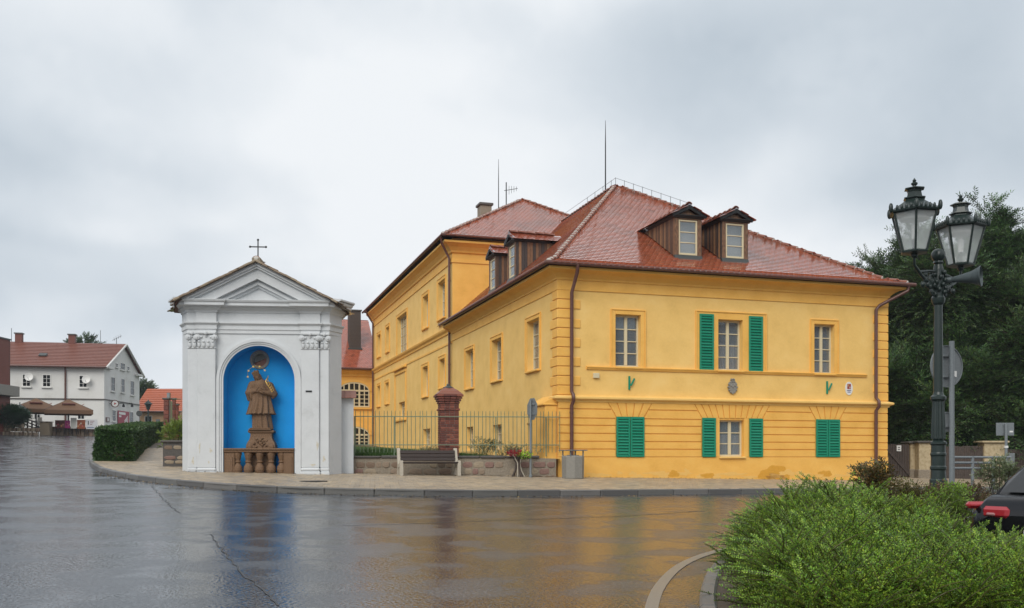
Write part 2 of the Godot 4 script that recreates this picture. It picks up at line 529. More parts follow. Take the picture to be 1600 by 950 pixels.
func make_sky() -> PanoramaSkyMaterial:
	# an overcast of layered cloud, the same all round
	var w := 1024; var h := 512
	var big := FastNoiseLite.new()
	big.seed = 41; big.frequency = 1.3; big.fractal_octaves = 5; big.fractal_gain = 0.5
	big.domain_warp_enabled = true; big.domain_warp_amplitude = 0.5; big.domain_warp_frequency = 0.9
	var soft := FastNoiseLite.new()
	soft.seed = 246; soft.frequency = 0.9; soft.fractal_octaves = 3
	var img := Image.create_empty(w, h, false, Image.FORMAT_RGBF)
	for j in h:
		var el := (0.5 - (j + 0.5) / h) * PI
		for i in w:
			var az := (i + 0.5) / w * TAU
			var dir := Vector3(cos(el) * sin(az), sin(el), -cos(el) * cos(az))
			var hgt: float = max(dir.y, 0.0)
			var p := dir / (hgt + 0.35) * 1.15
			var a := big.get_noise_3d(p.x, p.y * 1.6, p.z)
			var b := soft.get_noise_3d(p.x, p.y, p.z)
			var t: float = clamp(0.74 + a * 0.3 + b * 0.95, 0.0, 1.0)
			var k: float = lerp(0.435, 0.715, t)
			var c := Color(k * lerp(0.82, 0.96, t), k * lerp(0.95, 0.995, t), k * lerp(1.08, 1.03, t))
			if dir.y < 0.0: c = c.lerp(Color(0.3, 0.3, 0.3), clamp(-dir.y * 6.0, 0, 1))
			img.set_pixel(i, j, c)
	var m := PanoramaSkyMaterial.new()
	m.panorama = ImageTexture.create_from_image(img)
	return m


# ---------------------------------------------------------------- ground
func sheet(x0: float, x1: float, d0: float, d1: float, nx: int, nd: int, lift: float) -> MB:
	var m := MB.new()
	for i in nx:
		for j in nd:
			var xa: float = lerp(x0, x1, float(i) / nx); var xb: float = lerp(x0, x1, float(i + 1) / nx)
			var da: float = lerp(d0, d1, float(j) / nd); var db: float = lerp(d0, d1, float(j + 1) / nd)
			var p := [up_from(xa, da, lift), up_from(xb, da, lift), up_from(xb, db, lift), up_from(xa, db, lift)]
			var n := []
			for q in p:
				var e := 0.5
				n.append(Vector3(-(gy(q.x + e, -q.z) - gy(q.x - e, -q.z)) / (2 * e), 1.0, (gy(q.x, -q.z + e) - gy(q.x, -q.z - e)) / (2 * e)).normalized())
			m.put(p[0], p[1], p[2], n[0], n[1], n[2])
			m.put(p[0], p[2], p[3], n[0], n[2], n[3])
	return m

func strip(line: Array, width: float, lift: float) -> MB:
	# flat ribbon along a ground polyline of Vector2(x, d)
	var m := MB.new()
	for i in line.size() - 1:
		var q := []
		for k in [i, i + 1]:
			var a: Vector2 = line[max(k - 1, 0)]; var b: Vector2 = line[min(k + 1, line.size() - 1)]
			var t := (b - a).normalized(); var s := Vector2(-t.y, t.x) * width * 0.5
			var l: Vector2 = line[k] - s; var r: Vector2 = line[k] + s
			q.append(up_from(l.x, l.y, lift)); q.append(up_from(r.x, r.y, lift))
		var nn: Vector3 = (q[2] - q[0]).cross(q[1] - q[0])
		if nn.y > 0: m.quad(q[0], q[2], q[3], q[1])
		else: m.quad(q[1], q[3], q[2], q[0])
	return m

func smooth_line(p: Array, step := 0.35, jit := 0.0) -> Array:
	var c := Curve2D.new()
	for i in p.size():
		var a: Vector2 = p[max(i - 1, 0)]; var b: Vector2 = p[min(i + 1, p.size() - 1)]
		var t := (b - a) / 6.0
		c.add_point(p[i], -t, t)
	c.bake_interval = step
	var out := []
	for k in int(c.get_baked_length() / step) + 1:
		out.append(c.sample_baked(k * step) + Vector2(rng.randf_range(-1, 1), rng.randf_range(-1, 1)) * jit)
	return out

func grounded(pix: Array, lift := 0.0) -> Array:
	var out := []
	for q in pix:
		var p := on_ground(q[0], q[1], lift)
		out.append(Vector2(p.x, -p.z))
	return out

func kerb_row(called: String, line: Array, inward: float, h: float, length: float, parent: Node, w := 0.13) -> void:
	# kerb stones set one by one along a ground line; inward = +1 when the raised side is on the right of travel
	var c := Curve2D.new()
	for q in line: c.add_point(q)
	c.bake_interval = 0.05
	var n := int(c.get_baked_length() / length)
	for k in n:
		var a := c.sample_baked(k * length + 0.005); var b := c.sample_baked((k + 1) * length - 0.005)
		var t := (b - a).normalized(); var s := Vector2(t.y, -t.x) * inward
		var mid := (a + b) * 0.5 + s * w * 0.5
		var ya := gy(a.x, a.y); var yb := gy(b.x, b.y)
		var ex := Vector3(b.x - a.x, yb - ya, -(b.y - a.y)).normalized()
		var ez := Vector3(s.x, 0, -s.y).normalized()
		var ey := ez.cross(ex).normalized()
		if ey.y < 0: ey = -ey
		ez = ex.cross(ey)
		var t3 := Transform3D(Basis(ex, ey, ez), Vector3(mid.x, (ya + yb) * 0.5 + h * 0.5 - 0.1 + rng.randf_range(-0.004, 0.004), -mid.y))
		part(called, bm(Vector3(snapped(a.distance_to(b) + 0.002, 0.01), h + 0.2, w), 0.018), M.kerb[rng.randi() % 3], parent, t3)

func sheet_poly(line: Array, lift: float) -> MB:
	# ground polygon (Vector2 x, d), cut into a grid so that it follows the ground
	var m := MB.new()
	var p := PackedVector2Array(line)
	var lo := p[0]; var hi := p[0]
	for q in p:
		lo = lo.min(q); hi = hi.max(q)
	var st := 2.0
	var x: float = floor(lo.x / st) * st
	while x < hi.x:
		var y: float = floor(lo.y / st) * st
		while y < hi.y:
			var cell := PackedVector2Array([Vector2(x, y), Vector2(x + st, y), Vector2(x + st, y + st), Vector2(x, y + st)])
			for piece in Geometry2D.intersect_polygons(cell, p):
				var ix := Geometry2D.triangulate_polygon(piece)
				for k in range(0, ix.size(), 3):
					var a: Vector2 = piece[ix[k]]; var b: Vector2 = piece[ix[k + 1]]; var c: Vector2 = piece[ix[k + 2]]
					if (b - a).cross(c - a) < 0:
						var s := b; b = c; c = s
					m.tri(up_from(a.x, a.y, lift), up_from(b.x, b.y, lift), up_from(c.x, c.y, lift))
			y += st
		x += st
	return m

func paver_color() -> Color:
	var k := rng.randf_range(0.72, 1.2)
	var c: Color = [Color(0.37, 0.29, 0.20), Color(0.32, 0.26, 0.19), Color(0.28, 0.23, 0.17), Color(0.40, 0.31, 0.20)][rng.randi() % 4]
	return Color(c.r * k, c.g * k, c.b * k)

func make_ground() -> void:
	# far land, then the wet carriageway
	var far := MB.new()
	for ring in [[-700.0, 700.0, -120.0, 900.0]]:
		var xs := [-700.0, -300.0, -120.0, -70.0, -40.0, -20.0, 0.0, 20.0, 40.0, 60.0, 120.0, 300.0, 700.0]
		var ds := [-120.0, -40.0, -10.0, 10.0, 28.0, 34.0, 40.0, 46.0, 52.0, 60.0, 68.0, 80.0, 95.0, 108.0, 112.0, 160.0, 300.0, 900.0]
		for i in xs.size() - 1:
			for j in ds.size() - 1:
				far.quad(up_from(xs[i], ds[j], -0.12), up_from(xs[i + 1], ds[j], -0.12), up_from(xs[i + 1], ds[j + 1], -0.12), up_from(xs[i], ds[j + 1], -0.12))
	top("ground", far, M.field, "dull green land spreading out beyond the town square", "ground", Transform3D(), "", "structure")
	var road := top("road", sheet(-62, 40, -14, 96, 51, 110, 0.0), M.asphalt, "wet dark grey asphalt carriageway mirroring the buildings and the sky", "road", Transform3D(), "", "structure")
	# joints of tar and the faint edge line
	part("tar_seam", strip(smooth_line(grounded([[535, 821], [620, 819], [700, 816], [840, 811], [980, 806], [1105, 798]]), 0.18, 0.018), 0.03, 0.004), M.tar, road)
	part("tar_seam", strip(smooth_line(grounded([[330, 835], [372, 890], [410, 920], [438, 948]]), 0.14, 0.02), 0.016, 0.004), M.tar, road)
	part("tar_seam", strip(smooth_line(grounded([[235, 758], [262, 786], [282, 803]]), 0.2, 0.03), 0.022, 0.004), M.tar, road)
	part("edge_line", strip(smooth_line(grounded([[300, 762], [400, 768], [520, 772.5], [700, 775.5], [900, 776], [1100, 776]])), 0.05, 0.004), M.paint, road)
	# white bend of paint round the planted island
	part("painted_line", strip(smooth_line(grounded([[1012, 990], [1018, 950], [1030, 918], [1055, 890], [1085, 873], [1125, 860], [1180, 848]])), 0.098, 0.005), M.paint, road)

	# pavement: the outer edge of its kerb, from the west corner round to the east
	var edge := smooth_line(grounded([[240, 684], [200, 695], [165, 707], [143, 718], [141, 727], [152, 735], [172, 742], [220, 751], [300, 760], [400, 767], [520, 771.5], [700, 774.5], [900, 774], [1100, 772], [1300, 770], [1480, 768], [1700, 766]]))
	var pave := thing("pavement", "wet tan block pavement with grey kerb in front of the buildings", "pavement")
	pave.set_meta("kind", "structure")
	kerb_row("kerb_stone", edge, -1.0, 0.12, 1.0, pave)
	var poly := edge.duplicate()
	# inner side: well behind the walls
	for q in [[34.0, 60.0], [-10.0, 62.0], [-17.0, 58.0]]:
		poly.append(Vector2(q[0], q[1]))
	part("bed", sheet_poly(poly, 0.085), M.sandbed, pave)
	# blocks of 0.2 by 0.1 m, laid in rows
	var pp := PackedVector2Array(poly)
	var inner := Geometry2D.offset_polygon(pp, -0.14)
	var area: PackedVector2Array = inner[0]
	var ang := deg_to_rad(8.0)
	var ex := Vector2(cos(ang), sin(ang)); var ey := Vector2(-sin(ang), cos(ang))
	var spots := []
	for j in 330:
		for i in 300:
			var o := Vector2(-24.0, 19.0) + ex * (i * 0.212 + (0.106 if j % 2 else 0.0)) + ey * ((j - 60) * 0.111)
			if o.x > 21 or o.y > 45: continue
			# not under the house, the chapel or the yard
			if o.y > 27.6 + 0.3 * o.x and o.x > -8.4 and o.x < 12.0: continue
			if o.x > -8.2 and o.x < -4.2 and o.y > 26.0: continue
			if o.y > 30 and o.x > -9.5 and o.x < 12.5: continue
			if o.x < -9 and o.y > 46: continue
			if Geometry2D.is_point_in_polygon(o, area): spots.append(o)
	spots.sort_custom(func(a, b): return a.length_squared() < b.length_squared())
	var blk := MB.new()
	blk.box(Transform3D(), Vector3(0.199, 0.06, 0.0985), 0.008)
	var bmsh := blk.mesh()
	var xfs := []; var cols := []
	var shades := []
	for k in 8:
		var mm: StandardMaterial3D = M.paver.duplicate()
		mm.vertex_color_use_as_albedo = false
		var pc := paver_color()
		mm.albedo_color = pc.linear_to_srgb()
		shades.append(mm)
	for k in spots.size():
		var o: Vector2 = spots[k]
		var sl := Vector3(-0.024, 0, 0)
		var bx_ := Vector3(ex.x, 0, -ex.y); bx_.y = gy(o.x + ex.x, o.y + ex.y) - gy(o.x, o.y)
		var bz_ := Vector3(-ey.x, 0, ey.y); bz_.y = gy(o.x - ey.x, o.y - ey.y) - gy(o.x, o.y)
		bx_ = bx_.normalized(); bz_ = bz_.normalized()
		var by_ := bz_.cross(bx_).normalized()
		by_ = (by_ + Vector3(rng.randf_range(-0.012, 0.012), 0, rng.randf_range(-0.012, 0.012))).normalized()
		bz_ = bx_.cross(by_).normalized()
		bx_ = by_.cross(bz_).normalized()
		var t := Transform3D(Basis(bx_, by_, bz_), up_from(o.x, o.y, 0.12 - 0.03 + rng.randf_range(-0.002, 0.002)))
		if k < 300:
			part("paving_block", bmsh, shades[rng.randi() % 8], pave, t)
		else:
			xfs.append(t); cols.append(paver_color())
	multi("paving_blocks", bmsh, M.paver, pave, xfs, cols)
	# iron cover in the pavement
	var p := on_ground(490, 752, 0.12)
	var cov := MB.new()
	cov.lathe([Vector2(0.0, 0.0), Vector2(0.30, 0.0), Vector2(0.31, 0.006), Vector2(0.30, 0.012), Vector2(0.26, 0.013), Vector2(0.25, 0.009), Vector2(0.0, 0.009)], 28)
	top("manhole_cover", cov, M.blackiron, "round iron cover set in the paving before the chapel", "manhole cover", Transform3D(Basis(), p + Vector3(0, -0.001, 0)))
	# yard behind the fence: earth bank with grass
	var yard := MB.new()
	var g := 14
	for i in g:
		for j in g:
			var q := []
			for e in [[i, j], [i + 1, j], [i + 1, j + 1], [i, j + 1]]:
				var j2 := float(e[1]) / g
				var u: float = -float(g - e[0]) / g * lerp(5.75, 9.0, clamp((j2 * 34.0 - 5.0) / 3.0, 0.0, 1.0)) + 0.02
				q.append(yard_at(u, lerp((-0.25 - 0.293 * u) / 0.956, 34.2, j2)))
			yard.quad(q[0], q[1], q[2], q[3])
	var yt := top("yard_ground", yard, M.earth, "raised earth yard behind the green fence", "ground", Transform3D(), "", "structure")
	yt.set_meta("kind", "structure")

func house_at(u: float, v: float, y: float) -> Vector3:
	return Vector3(1.288 + 0.956 * u - 0.293 * v, y, -(27.0 + 0.293 * u + 0.956 * v))

func yard_at(u: float, v: float) -> Vector3:
	return house_at(u, v, 1.2 + 0.018 * v + 0.03 * sin(u * 1.7) * cos(v * 0.9) + 0.006 * abs(u) * min(1.0, v / 4.0))


# ---------------------------------------------------------------- walls, windows, roofs
func fu(px: float, v := 0.0) -> float:
	var k := (px - 800.0) / F
	return (k * (27.0 + 0.956 * v) - (1.288 - 0.293 * v)) / (0.956 - 0.293 * k)

func sv(px: float, u := 0.0) -> float:
	var k := (px - 800.0) / F
	return (1.288 + 0.956 * u - k * (27.0 + 0.293 * u)) / (0.293 + 0.956 * k)

func hy(u: float, v: float, py: float) -> float:
	return EYE + (HORIZON - py) / F * (27.0 + 0.293 * u + 0.956 * v)

func wall_mesh(w0: float, w1: float, y0: float, y1: float, holes: Array, depth: float) -> MB:
	# sheet in the xy plane facing +z with openings [x0, y0, x1, y1] and their reveals
	var m := MB.new()
	var xs := [w0, w1]; var ys := [y0, y1]
	for h in holes:
		for k in [h[0], h[2]]:
			if not xs.has(k): xs.append(k)
		for k in [h[1], h[3]]:
			if not ys.has(k): ys.append(k)
	xs.sort(); ys.sort()
	for i in xs.size() - 1:
		for j in ys.size() - 1:
			var cx: float = (xs[i] + xs[i + 1]) * 0.5; var cy: float = (ys[j] + ys[j + 1]) * 0.5
			if cy < y0 or cy > y1: continue
			var open := false
			for h in holes:
				if cx > h[0] and cx < h[2] and cy > h[1] and cy < h[3]: open = true
			if open: continue
			m.quad(Vector3(xs[i], ys[j], 0), Vector3(xs[i + 1], ys[j], 0), Vector3(xs[i + 1], ys[j + 1], 0), Vector3(xs[i], ys[j + 1], 0))
	for h in holes:
		var a := Vector3(h[0], h[1], 0); var b := Vector3(h[2], h[1], 0); var c := Vector3(h[2], h[3], 0); var d := Vector3(h[0], h[3], 0)
		var z := Vector3(0, 0, -depth)
		m.quad(a, b, b + z, a + z)
		m.quad(b, c, c + z, b + z)
		m.quad(c, d, d + z, c + z)
		m.quad(d, a, a + z, d + z)
	return m

func window(parent: Node, xf: Transform3D, x0: float, y0: float, x1: float, y1: float, cols: int, rows: int, depth := 0.17, frame_mat: Material = null, curtain := 0.0, split := true) -> Node3D:
	var w := Node3D.new()
	w.name = "window"
	parent.add_child(w, true)
	w.transform = xf * Transform3D(Basis(), Vector3(0, 0, -depth))
	var fm: Material = frame_mat if frame_mat else M.cream
	var f := MB.new()
	var t := 0.05
	f.bx(x0, y0, -0.05, x0 + t, y1, 0.012, 0.006)
	f.bx(x1 - t, y0, -0.05, x1, y1, 0.012, 0.006)
	f.bx(x0 + t, y0, -0.05, x1 - t, y0 + t * 1.2, 0.012, 0.006)
	f.bx(x0 + t, y1 - t, -0.05, x1 - t, y1, 0.012, 0.006)
	var ix0 := x0 + t; var ix1 := x1 - t; var iy0 := y0 + t * 1.2; var iy1 := y1 - t
	if split:
		var mx := (x0 + x1) * 0.5
		f.bx(mx - 0.045, iy0, -0.04, mx + 0.045, iy1, 0.022, 0.008)
	part("frame", f, fm, w)
	var cw := (ix1 - ix0) / cols; var rh := (iy1 - iy0) / rows
	for i in cols:
		for j in rows:
			var gap_l := 0.02; var gap_r := 0.02
			if i == 0: gap_l = 0.0
			if i == cols - 1: gap_r = 0.0
			if split and cols == 2:
				if i == 0: gap_r = 0.045
				else: gap_l = 0.045
			var pane := pbox("pane", w, M.glass, ix0 + i * cw + gap_l, iy0 + j * rh + (0.012 if j else 0.0), -0.022, ix0 + (i + 1) * cw - gap_r, iy0 + (j + 1) * rh - (0.012 if j < rows - 1 else 0.0), -0.016)
			pane.rotation = Vector3(rng.randf_range(-0.004, 0.004), rng.randf_range(-0.004, 0.004), 0)
	for j in range(1, rows):
		pbox("glazing_bar", w, fm, ix0, iy0 + j * rh - 0.014, -0.035, ix1, iy0 + j * rh + 0.014, 0.004, 0.004)
	for i in range(1, cols):
		if split and cols == 2: continue
		pbox("glazing_bar", w, fm, ix0 + i * cw - 0.016, iy0, -0.034, ix0 + i * cw + 0.016, iy1, 0.003, 0.004)
	if curtain > 0.0:
		var c := MB.new()
		var n := 26
		for i in n:
			var xa: float = lerp(x0, x1, float(i) / n); var xb: float = lerp(x0, x1, float(i + 1) / n)
			var za := -0.16 + 0.018 * sin(i * 1.7); var zb := -0.16 + 0.018 * sin((i + 1) * 1.7)
			c.quad(Vector3(xa, y0, za), Vector3(xb, y0, zb), Vector3(xb, lerp(y0, y1, curtain), zb), Vector3(xa, lerp(y0, y1, curtain), za))
		part("curtain", c, M.curtain, w)
	return w

func surround(w: Node3D, x0: float, y0: float, x1: float, y1: float, t: float, mat_: Material, depth := 0.17, bottom := true) -> void:
	# raised plaster band round an opening, in the frame of the window node
	var m := MB.new()
	var z0 := depth - 0.01; var z1 := depth + 0.028
	m.bx(x0 - t, y0 - (t * 0.5 if bottom else 0.0), z0, x0 - 0.002, y1 + t, z1, 0.008)
	m.bx(x1 + 0.002, y0 - (t * 0.5 if bottom else 0.0), z0, x1 + t, y1 + t, z1, 0.008)
	m.bx(x0 - 0.002, y1 + 0.002, z0, x1 + 0.002, y1 + t, z1, 0.008)
	# thin outer fillet
	m.bx(x0 - t - 0.03, y0 - (t * 0.5 if bottom else 0.0), z0, x0 - t, y1 + t + 0.03, z1 + 0.018, 0.006)
	m.bx(x1 + t, y0 - (t * 0.5 if bottom else 0.0), z0, x1 + t + 0.03, y1 + t + 0.03, z1 + 0.018, 0.006)
	m.bx(x0 - t, y1 + t, z0, x1 + t, y1 + t + 0.03, z1 + 0.018, 0.006)
	part("surround", m, mat_, w)

func sill(w: Node3D, x0: float, x1: float, y: float, mat_: Material, depth := 0.17) -> void:
	var s := MB.new()
	s.bx(x0 - 0.03, y - 0.055, 0.014, x1 + 0.03, y + 0.004, depth + 0.09, 0.012)
	part("sill", s, mat_, w)

func shutter(parent: Node, x0: float, y0: float, x1: float, y1: float, z: float, lean := 0.0) -> void:
	var s := Node3D.new()
	s.name = "shutter"
	parent.add_child(s, true)
	s.position = Vector3(x0, y0, z)
	s.rotation.y = lean
	var w := x1 - x0; var h := y1 - y0
	var f := MB.new()
	f.bx(0, 0, 0, 0.055, h, 0.04, 0.006)
	f.bx(w - 0.055, 0, 0, w, h, 0.04, 0.006)
	f.bx(0.055, 0, 0, w - 0.055, 0.07, 0.038, 0.006)
	f.bx(0.055, h - 0.07, 0, w - 0.055, h, 0.038, 0.006)
	f.bx(0.055, 0.07, 0.001, w - 0.055, h - 0.07, 0.005)
	part("stile_frame", f, M.green, s)
	var n := int(round((h - 0.14) / 0.085))
	var st := (h - 0.14) / n
	var sm := bm(Vector3(snapped(w - 0.105, 0.005), 0.012, 0.062), 0.004)
	for k in n:
		var t := Transform3D(Basis(Vector3.RIGHT, deg_to_rad(52.0 + rng.randf_range(-7, 7))), Vector3(w * 0.5, 0.07 + (k + 0.5) * st, 0.024))
		part("slat", sm, M.green, s, t)

func tile_mesh() -> MB:
	var m := MB.new()
	var w := 0.0875; var p := PackedVector2Array()
	p.append(Vector2(-w, -0.16)); p.append(Vector2(w, -0.16))
	for k in 5:
		var a := PI * k / 4.0
		p.append(Vector2(cos(a) * w, 0.12 + sin(a) * 0.035))
	m.prism(p, -0.007, 0.007, Transform3D(Basis(Vector3(1, 0, 0), Vector3(0, 0, 1), Vector3(0, -1, 0)), Vector3.ZERO))
	return m

var tile_shape: ArrayMesh

func tile_color(base: Color) -> Color:
	var k := rng.randf_range(0.86, 1.12)
	var g := rng.randf_range(0.95, 1.08)
	if rng.randf() < 0.03: k *= 0.75
	return Color(base.r * k, base.g * k * g, base.b * k * g)

func roof_slope(parent: Node, pts: Array, base: Color, step := 0.15, wide := 0.18, holes: Array = []) -> void:
	# planar slope; pts[0] -> pts[1] is the eave, counter-clockwise from outside; holes: functions of a local point
	if not tile_shape: tile_shape = tile_mesh().mesh()
	var o: Vector3 = pts[0]
	var ex: Vector3 = (pts[1] - pts[0]).normalized()
	var nrm: Vector3 = Vector3.ZERO
	for k in range(1, pts.size() - 1):
		nrm += (pts[k] - o).cross(pts[k + 1] - o)
	nrm = nrm.normalized()
	var eup := nrm.cross(ex).normalized()
	var poly := PackedVector2Array()
	var lo := Vector2(1e9, 1e9); var hi := -lo
	for q in pts:
		var e := Vector2((q - o).dot(ex), (q - o).dot(eup))
		poly.append(e); lo = lo.min(e); hi = hi.max(e)
	var und := MB.new()
	var low := []
	for q in pts: low.append(q - nrm * 0.03)
	und.poly(low)
	var back := low.duplicate()
	back.reverse()
	for k in back.size(): back[k] = back[k] - nrm * 0.03
	und.poly(back)
	var deck := part("roof_deck", und, M.underlay, parent)
	var xfs := []; var cols := []
	var wear := FastNoiseLite.new()
	wear.seed = 88; wear.frequency = 0.35; wear.fractal_octaves = 4
	var row := 0
	var b := lo.y + 0.04
	while b < hi.y:
		var a := lo.x + (wide * 0.5 if row % 2 else 0.0)
		while a < hi.x:
			if Geometry2D.is_point_in_polygon(Vector2(a, b), poly):
				var at := o + ex * a + eup * b
				var skip := false
				for h in holes:
					if h.call(at): skip = true
				if not skip:
					var bs := Basis(Vector3(ex), nrm, ex.cross(nrm))
					bs = bs * Basis().scaled(Vector3(wide / 0.18, 1, step / 0.15)); bs = Basis(ex, deg_to_rad(-5.0 + rng.randf_range(-0.35, 0.35))) * Basis(nrm, rng.randf_range(-0.008, 0.008)) * bs
					xfs.append(Transform3D(bs, at + nrm * 0.02)); cols.append(tile_color(base.lerp(Color(0.11, 0.06, 0.045), clamp(wear.get_noise_3dv(at) * 1.1 - 0.1, 0.0, 0.4))))
			a += wide
		b += step
		row += 1
	multi("roof_tiles", tile_shape, M.tile, deck, xfs, cols)

func half_tile() -> MB:
	var m := MB.new()
	var seg := 7
	for s in seg:
		var a0 := PI * s / seg; var a1 := PI * (s + 1) / seg
		var q := []
		for e in [[a0, 0.0, 0.10], [a1, 0.0, 0.10], [a1, 0.36, 0.062], [a0, 0.36, 0.062]]:
			q.append(Vector3(cos(e[0]) * e[2], sin(e[0]) * e[2] * 0.8, -e[1]))
		m.quad(q[0], q[3], q[2], q[1])
		var r := []
		for e in [[a0, 0.0, 0.08], [a1, 0.0, 0.08]]:
			r.append(Vector3(cos(e[0]) * e[2], sin(e[0]) * e[2] * 0.8, 0.0))
		m.quad(q[0], q[1], r[1], r[0])
	return m

var half_shape: ArrayMesh
var plug_shape: ArrayMesh

func hip_tiles(parent: Node, a: Vector3, b: Vector3, mortar := true, step := 0.31) -> void:
	# half-round tiles one by one from the low end a to the high end b
	if not half_shape:
		half_shape = half_tile().mesh()
		var pl := MB.new()
		pl.sphere(Vector3.ZERO, Vector3(0.076, 0.058, 0.026), 10, 6)
		plug_shape = pl.mesh()
	var dir := (b - a).normalized()
	var n := int(a.distance_to(b) / step)
	var x := dir.cross(Vector3.UP).normalized()
	var y := x.cross(dir).normalized()
	for k in n:
		var p := a + dir * (k * step) + y * 0.02
		var t := Transform3D(Basis(x, y, -dir).rotated(x, deg_to_rad(-2.0)), p + Vector3(0, rng.randf_range(-0.006, 0.006), 0))
		part("hip_tile", half_shape, M.ridge, parent, t)
		if mortar: part("mortar_plug", plug_shape, M.mortar, parent, Transform3D(Basis(x, y, -dir), p + y * 0.008 - dir * 0.002))

func side_frame(u: float) -> Transform3D:
	# wall frame of a face looking west: its x runs towards the camera (x = -v), z outwards (-u)
	return Transform3D(Basis(Vector3(0, 0, 1), Vector3.UP, Vector3(-1, 0, 0)), Vector3(u, 0, 0))

func dormer(parent: Node, xf: Transform3D, slope: float) -> void:
	# xf: front bottom middle, z outwards; slope = tan of the roof pitch behind
	var d := Node3D.new()
	d.name = "dormer"
	parent.add_child(d, true)
	d.transform = xf
	var hw := 0.44; var h := 1.12; var gh := 0.25
	# cheeks: upright boards cut by the roof
	for s in [-1.0, 1.0]:
		var z := 0.0
		while true:
			var y0 := z * slope - 0.06
			if y0 > h: break
			var bw := 0.1
			var m := MB.new()
			var th := 0.02 + rng.randf_range(0.0, 0.006)
			m.prism(PackedVector2Array([Vector2(-z, y0), Vector2(-z - bw + 0.01, y0 + bw * slope), Vector2(-z - bw + 0.01, max(h, y0 + bw * slope + 0.001)), Vector2(-z, h)]), 0.0, th, Transform3D(Basis(Vector3(0, 0, 1), Vector3.UP, Vector3(-1, 0, 0)), Vector3(s * (hw - 0.005) + (th if s > 0 else 0.0), 0, 0)))
			part("cheek_board", m, M.woods[rng.randi() % 4], d)
			z += bw
	# front posts and boards
	var f := MB.new()
	f.bx(-hw, -0.08, -0.05, -0.315, h, 0.02, 0.008)
	f.bx(0.315, -0.08, -0.05, hw, h, 0.02, 0.008)
	f.bx(-0.315, h - 0.05, -0.05, 0.315, h, 0.02, 0.008)
	part("front_posts", f, M.wood, d)
	# window
	var w := window(d, Transform3D(), -0.312, 0.0, 0.312, h - 0.06, 1, 3, 0.01, M.cream, 0.0, false)
	# dark inside
	var rm := MB.new()
	rm.quad(Vector3(-0.42, -0.05, -0.35), Vector3(0.42, -0.05, -0.35), Vector3(0.42, h, -0.35), Vector3(-0.42, h, -0.35))
	part("blind", rm, M.blind, d)
	# apron of lead
	var ap := MB.new()
	ap.prism(PackedVector2Array([Vector2(0.10, -0.20), Vector2(0.02, -0.01), Vector2(-0.06, -0.01), Vector2(-0.06, -0.25)]), -hw - 0.02, hw + 0.02, Transform3D(Basis(Vector3(0, 0, 1), Vector3.UP, Vector3(-1, 0, 0)), Vector3.ZERO))
	part("lead_apron", ap, M.lead, d)
	# gable boards, cornice, roof
	var g := MB.new()
	g.prism(PackedVector2Array([Vector2(-hw - 0.02, h), Vector2(hw + 0.02, h), Vector2(0, h + gh)]), -0.02, 0.0)
	for k in 9:
		var x := -0.36 + k * 0.09
		var top_y: float = h + gh * (1.0 - abs(x) / (hw + 0.02)) - 0.05
		if top_y > h + 0.08: g.bx(x - 0.04, h + 0.05, 0.0, x + 0.04, top_y, 0.012, 0.003)
	part("gable_boards", g, M.wood, d)
	var co := MB.new()
	co.sweep([Vector2(0.0, h - 0.02), Vector2(0.05, h), Vector2(0.09, h + 0.045), Vector2(0.11, h + 0.05), Vector2(0.11, h + 0.07), Vector2(0.0, h + 0.075)], [Vector2(-hw, -1.02 / slope), Vector2(-hw, 0.02), Vector2(hw, 0.02), Vector2(hw, -1.02 / slope)])
	part("dark_cornice", co, M.black, d)
	# two small slopes
	var back := -(h + gh + 0.1) / slope
	var ey := h + 0.08; var ox := hw + 0.11
	for s in [-1.0, 1.0]:
		var zb: float = -(h + 0.14) / slope
		var a := Vector3(s * ox, ey, 0.1); var b := Vector3(s * ox, ey, zb); var c := Vector3(0, h + gh + 0.12, back); var e := Vector3(0, h + gh + 0.12, 0.1)
		if s < 0: roof_slope(d, [b, a, e, c], Color(0.34, 0.085, 0.04))
		else: roof_slope(d, [a, b, c, e], Color(0.34, 0.085, 0.04))
		# barge board with a metal edge
		var bb := MB.new()
		var dir := Vector2(-s * ox, gh + 0.02)
		var t := Transform3D(Basis(Vector3(0, 0, 1), atan2(gh + 0.02, -s * ox)), Vector3(s * ox * 0.5, ey + gh * 0.5 - 0.03, 0.1))
		bb.box(t, Vector3(dir.length() + 0.04, 0.10, 0.03), 0.006)
		part("barge_board", bb, M.black, d)
		var tr := MB.new()
		t.origin += Vector3(0, 0.075, 0)
		tr.box(t, Vector3(dir.length() + 0.06, 0.014, 0.05), 0.003)
		part("metal_edge", tr, M.flashing, d)
	hip_tiles(d, Vector3(0, h + gh + 0.13, 0.09), Vector3(0, h + gh + 0.13, back), false)

func downpipe(parent: Node, path: Array) -> void:
	var m := MB.new()
	var p := []
	for k in path.size():
		p.append(path[k])
	m.tube(p, 0.052, 10)
	# collars
	var lo: Vector3 = path[path.size() - 1]; var hi: Vector3 = path[path.size() - 2]
	var y := lo.y + 0.6
	while y < hi.y:
		var q := lo.lerp(hi, (y - lo.y) / (hi.y - lo.y))
		m.tube([q - Vector3(0, 0.025, 0), q + Vector3(0, 0.025, 0)], 0.062, 10)
		y += 1.7
	part("downpipe", m, M.gutter, parent)

func gutter(parent: Node, pts: Array) -> void:
	var m := MB.new()
	m.tube(pts, 0.062, 8)
	part("gutter", m, M.gutter, parent)

const HOUSE_RED := Color(0.37, 0.10, 0.046)

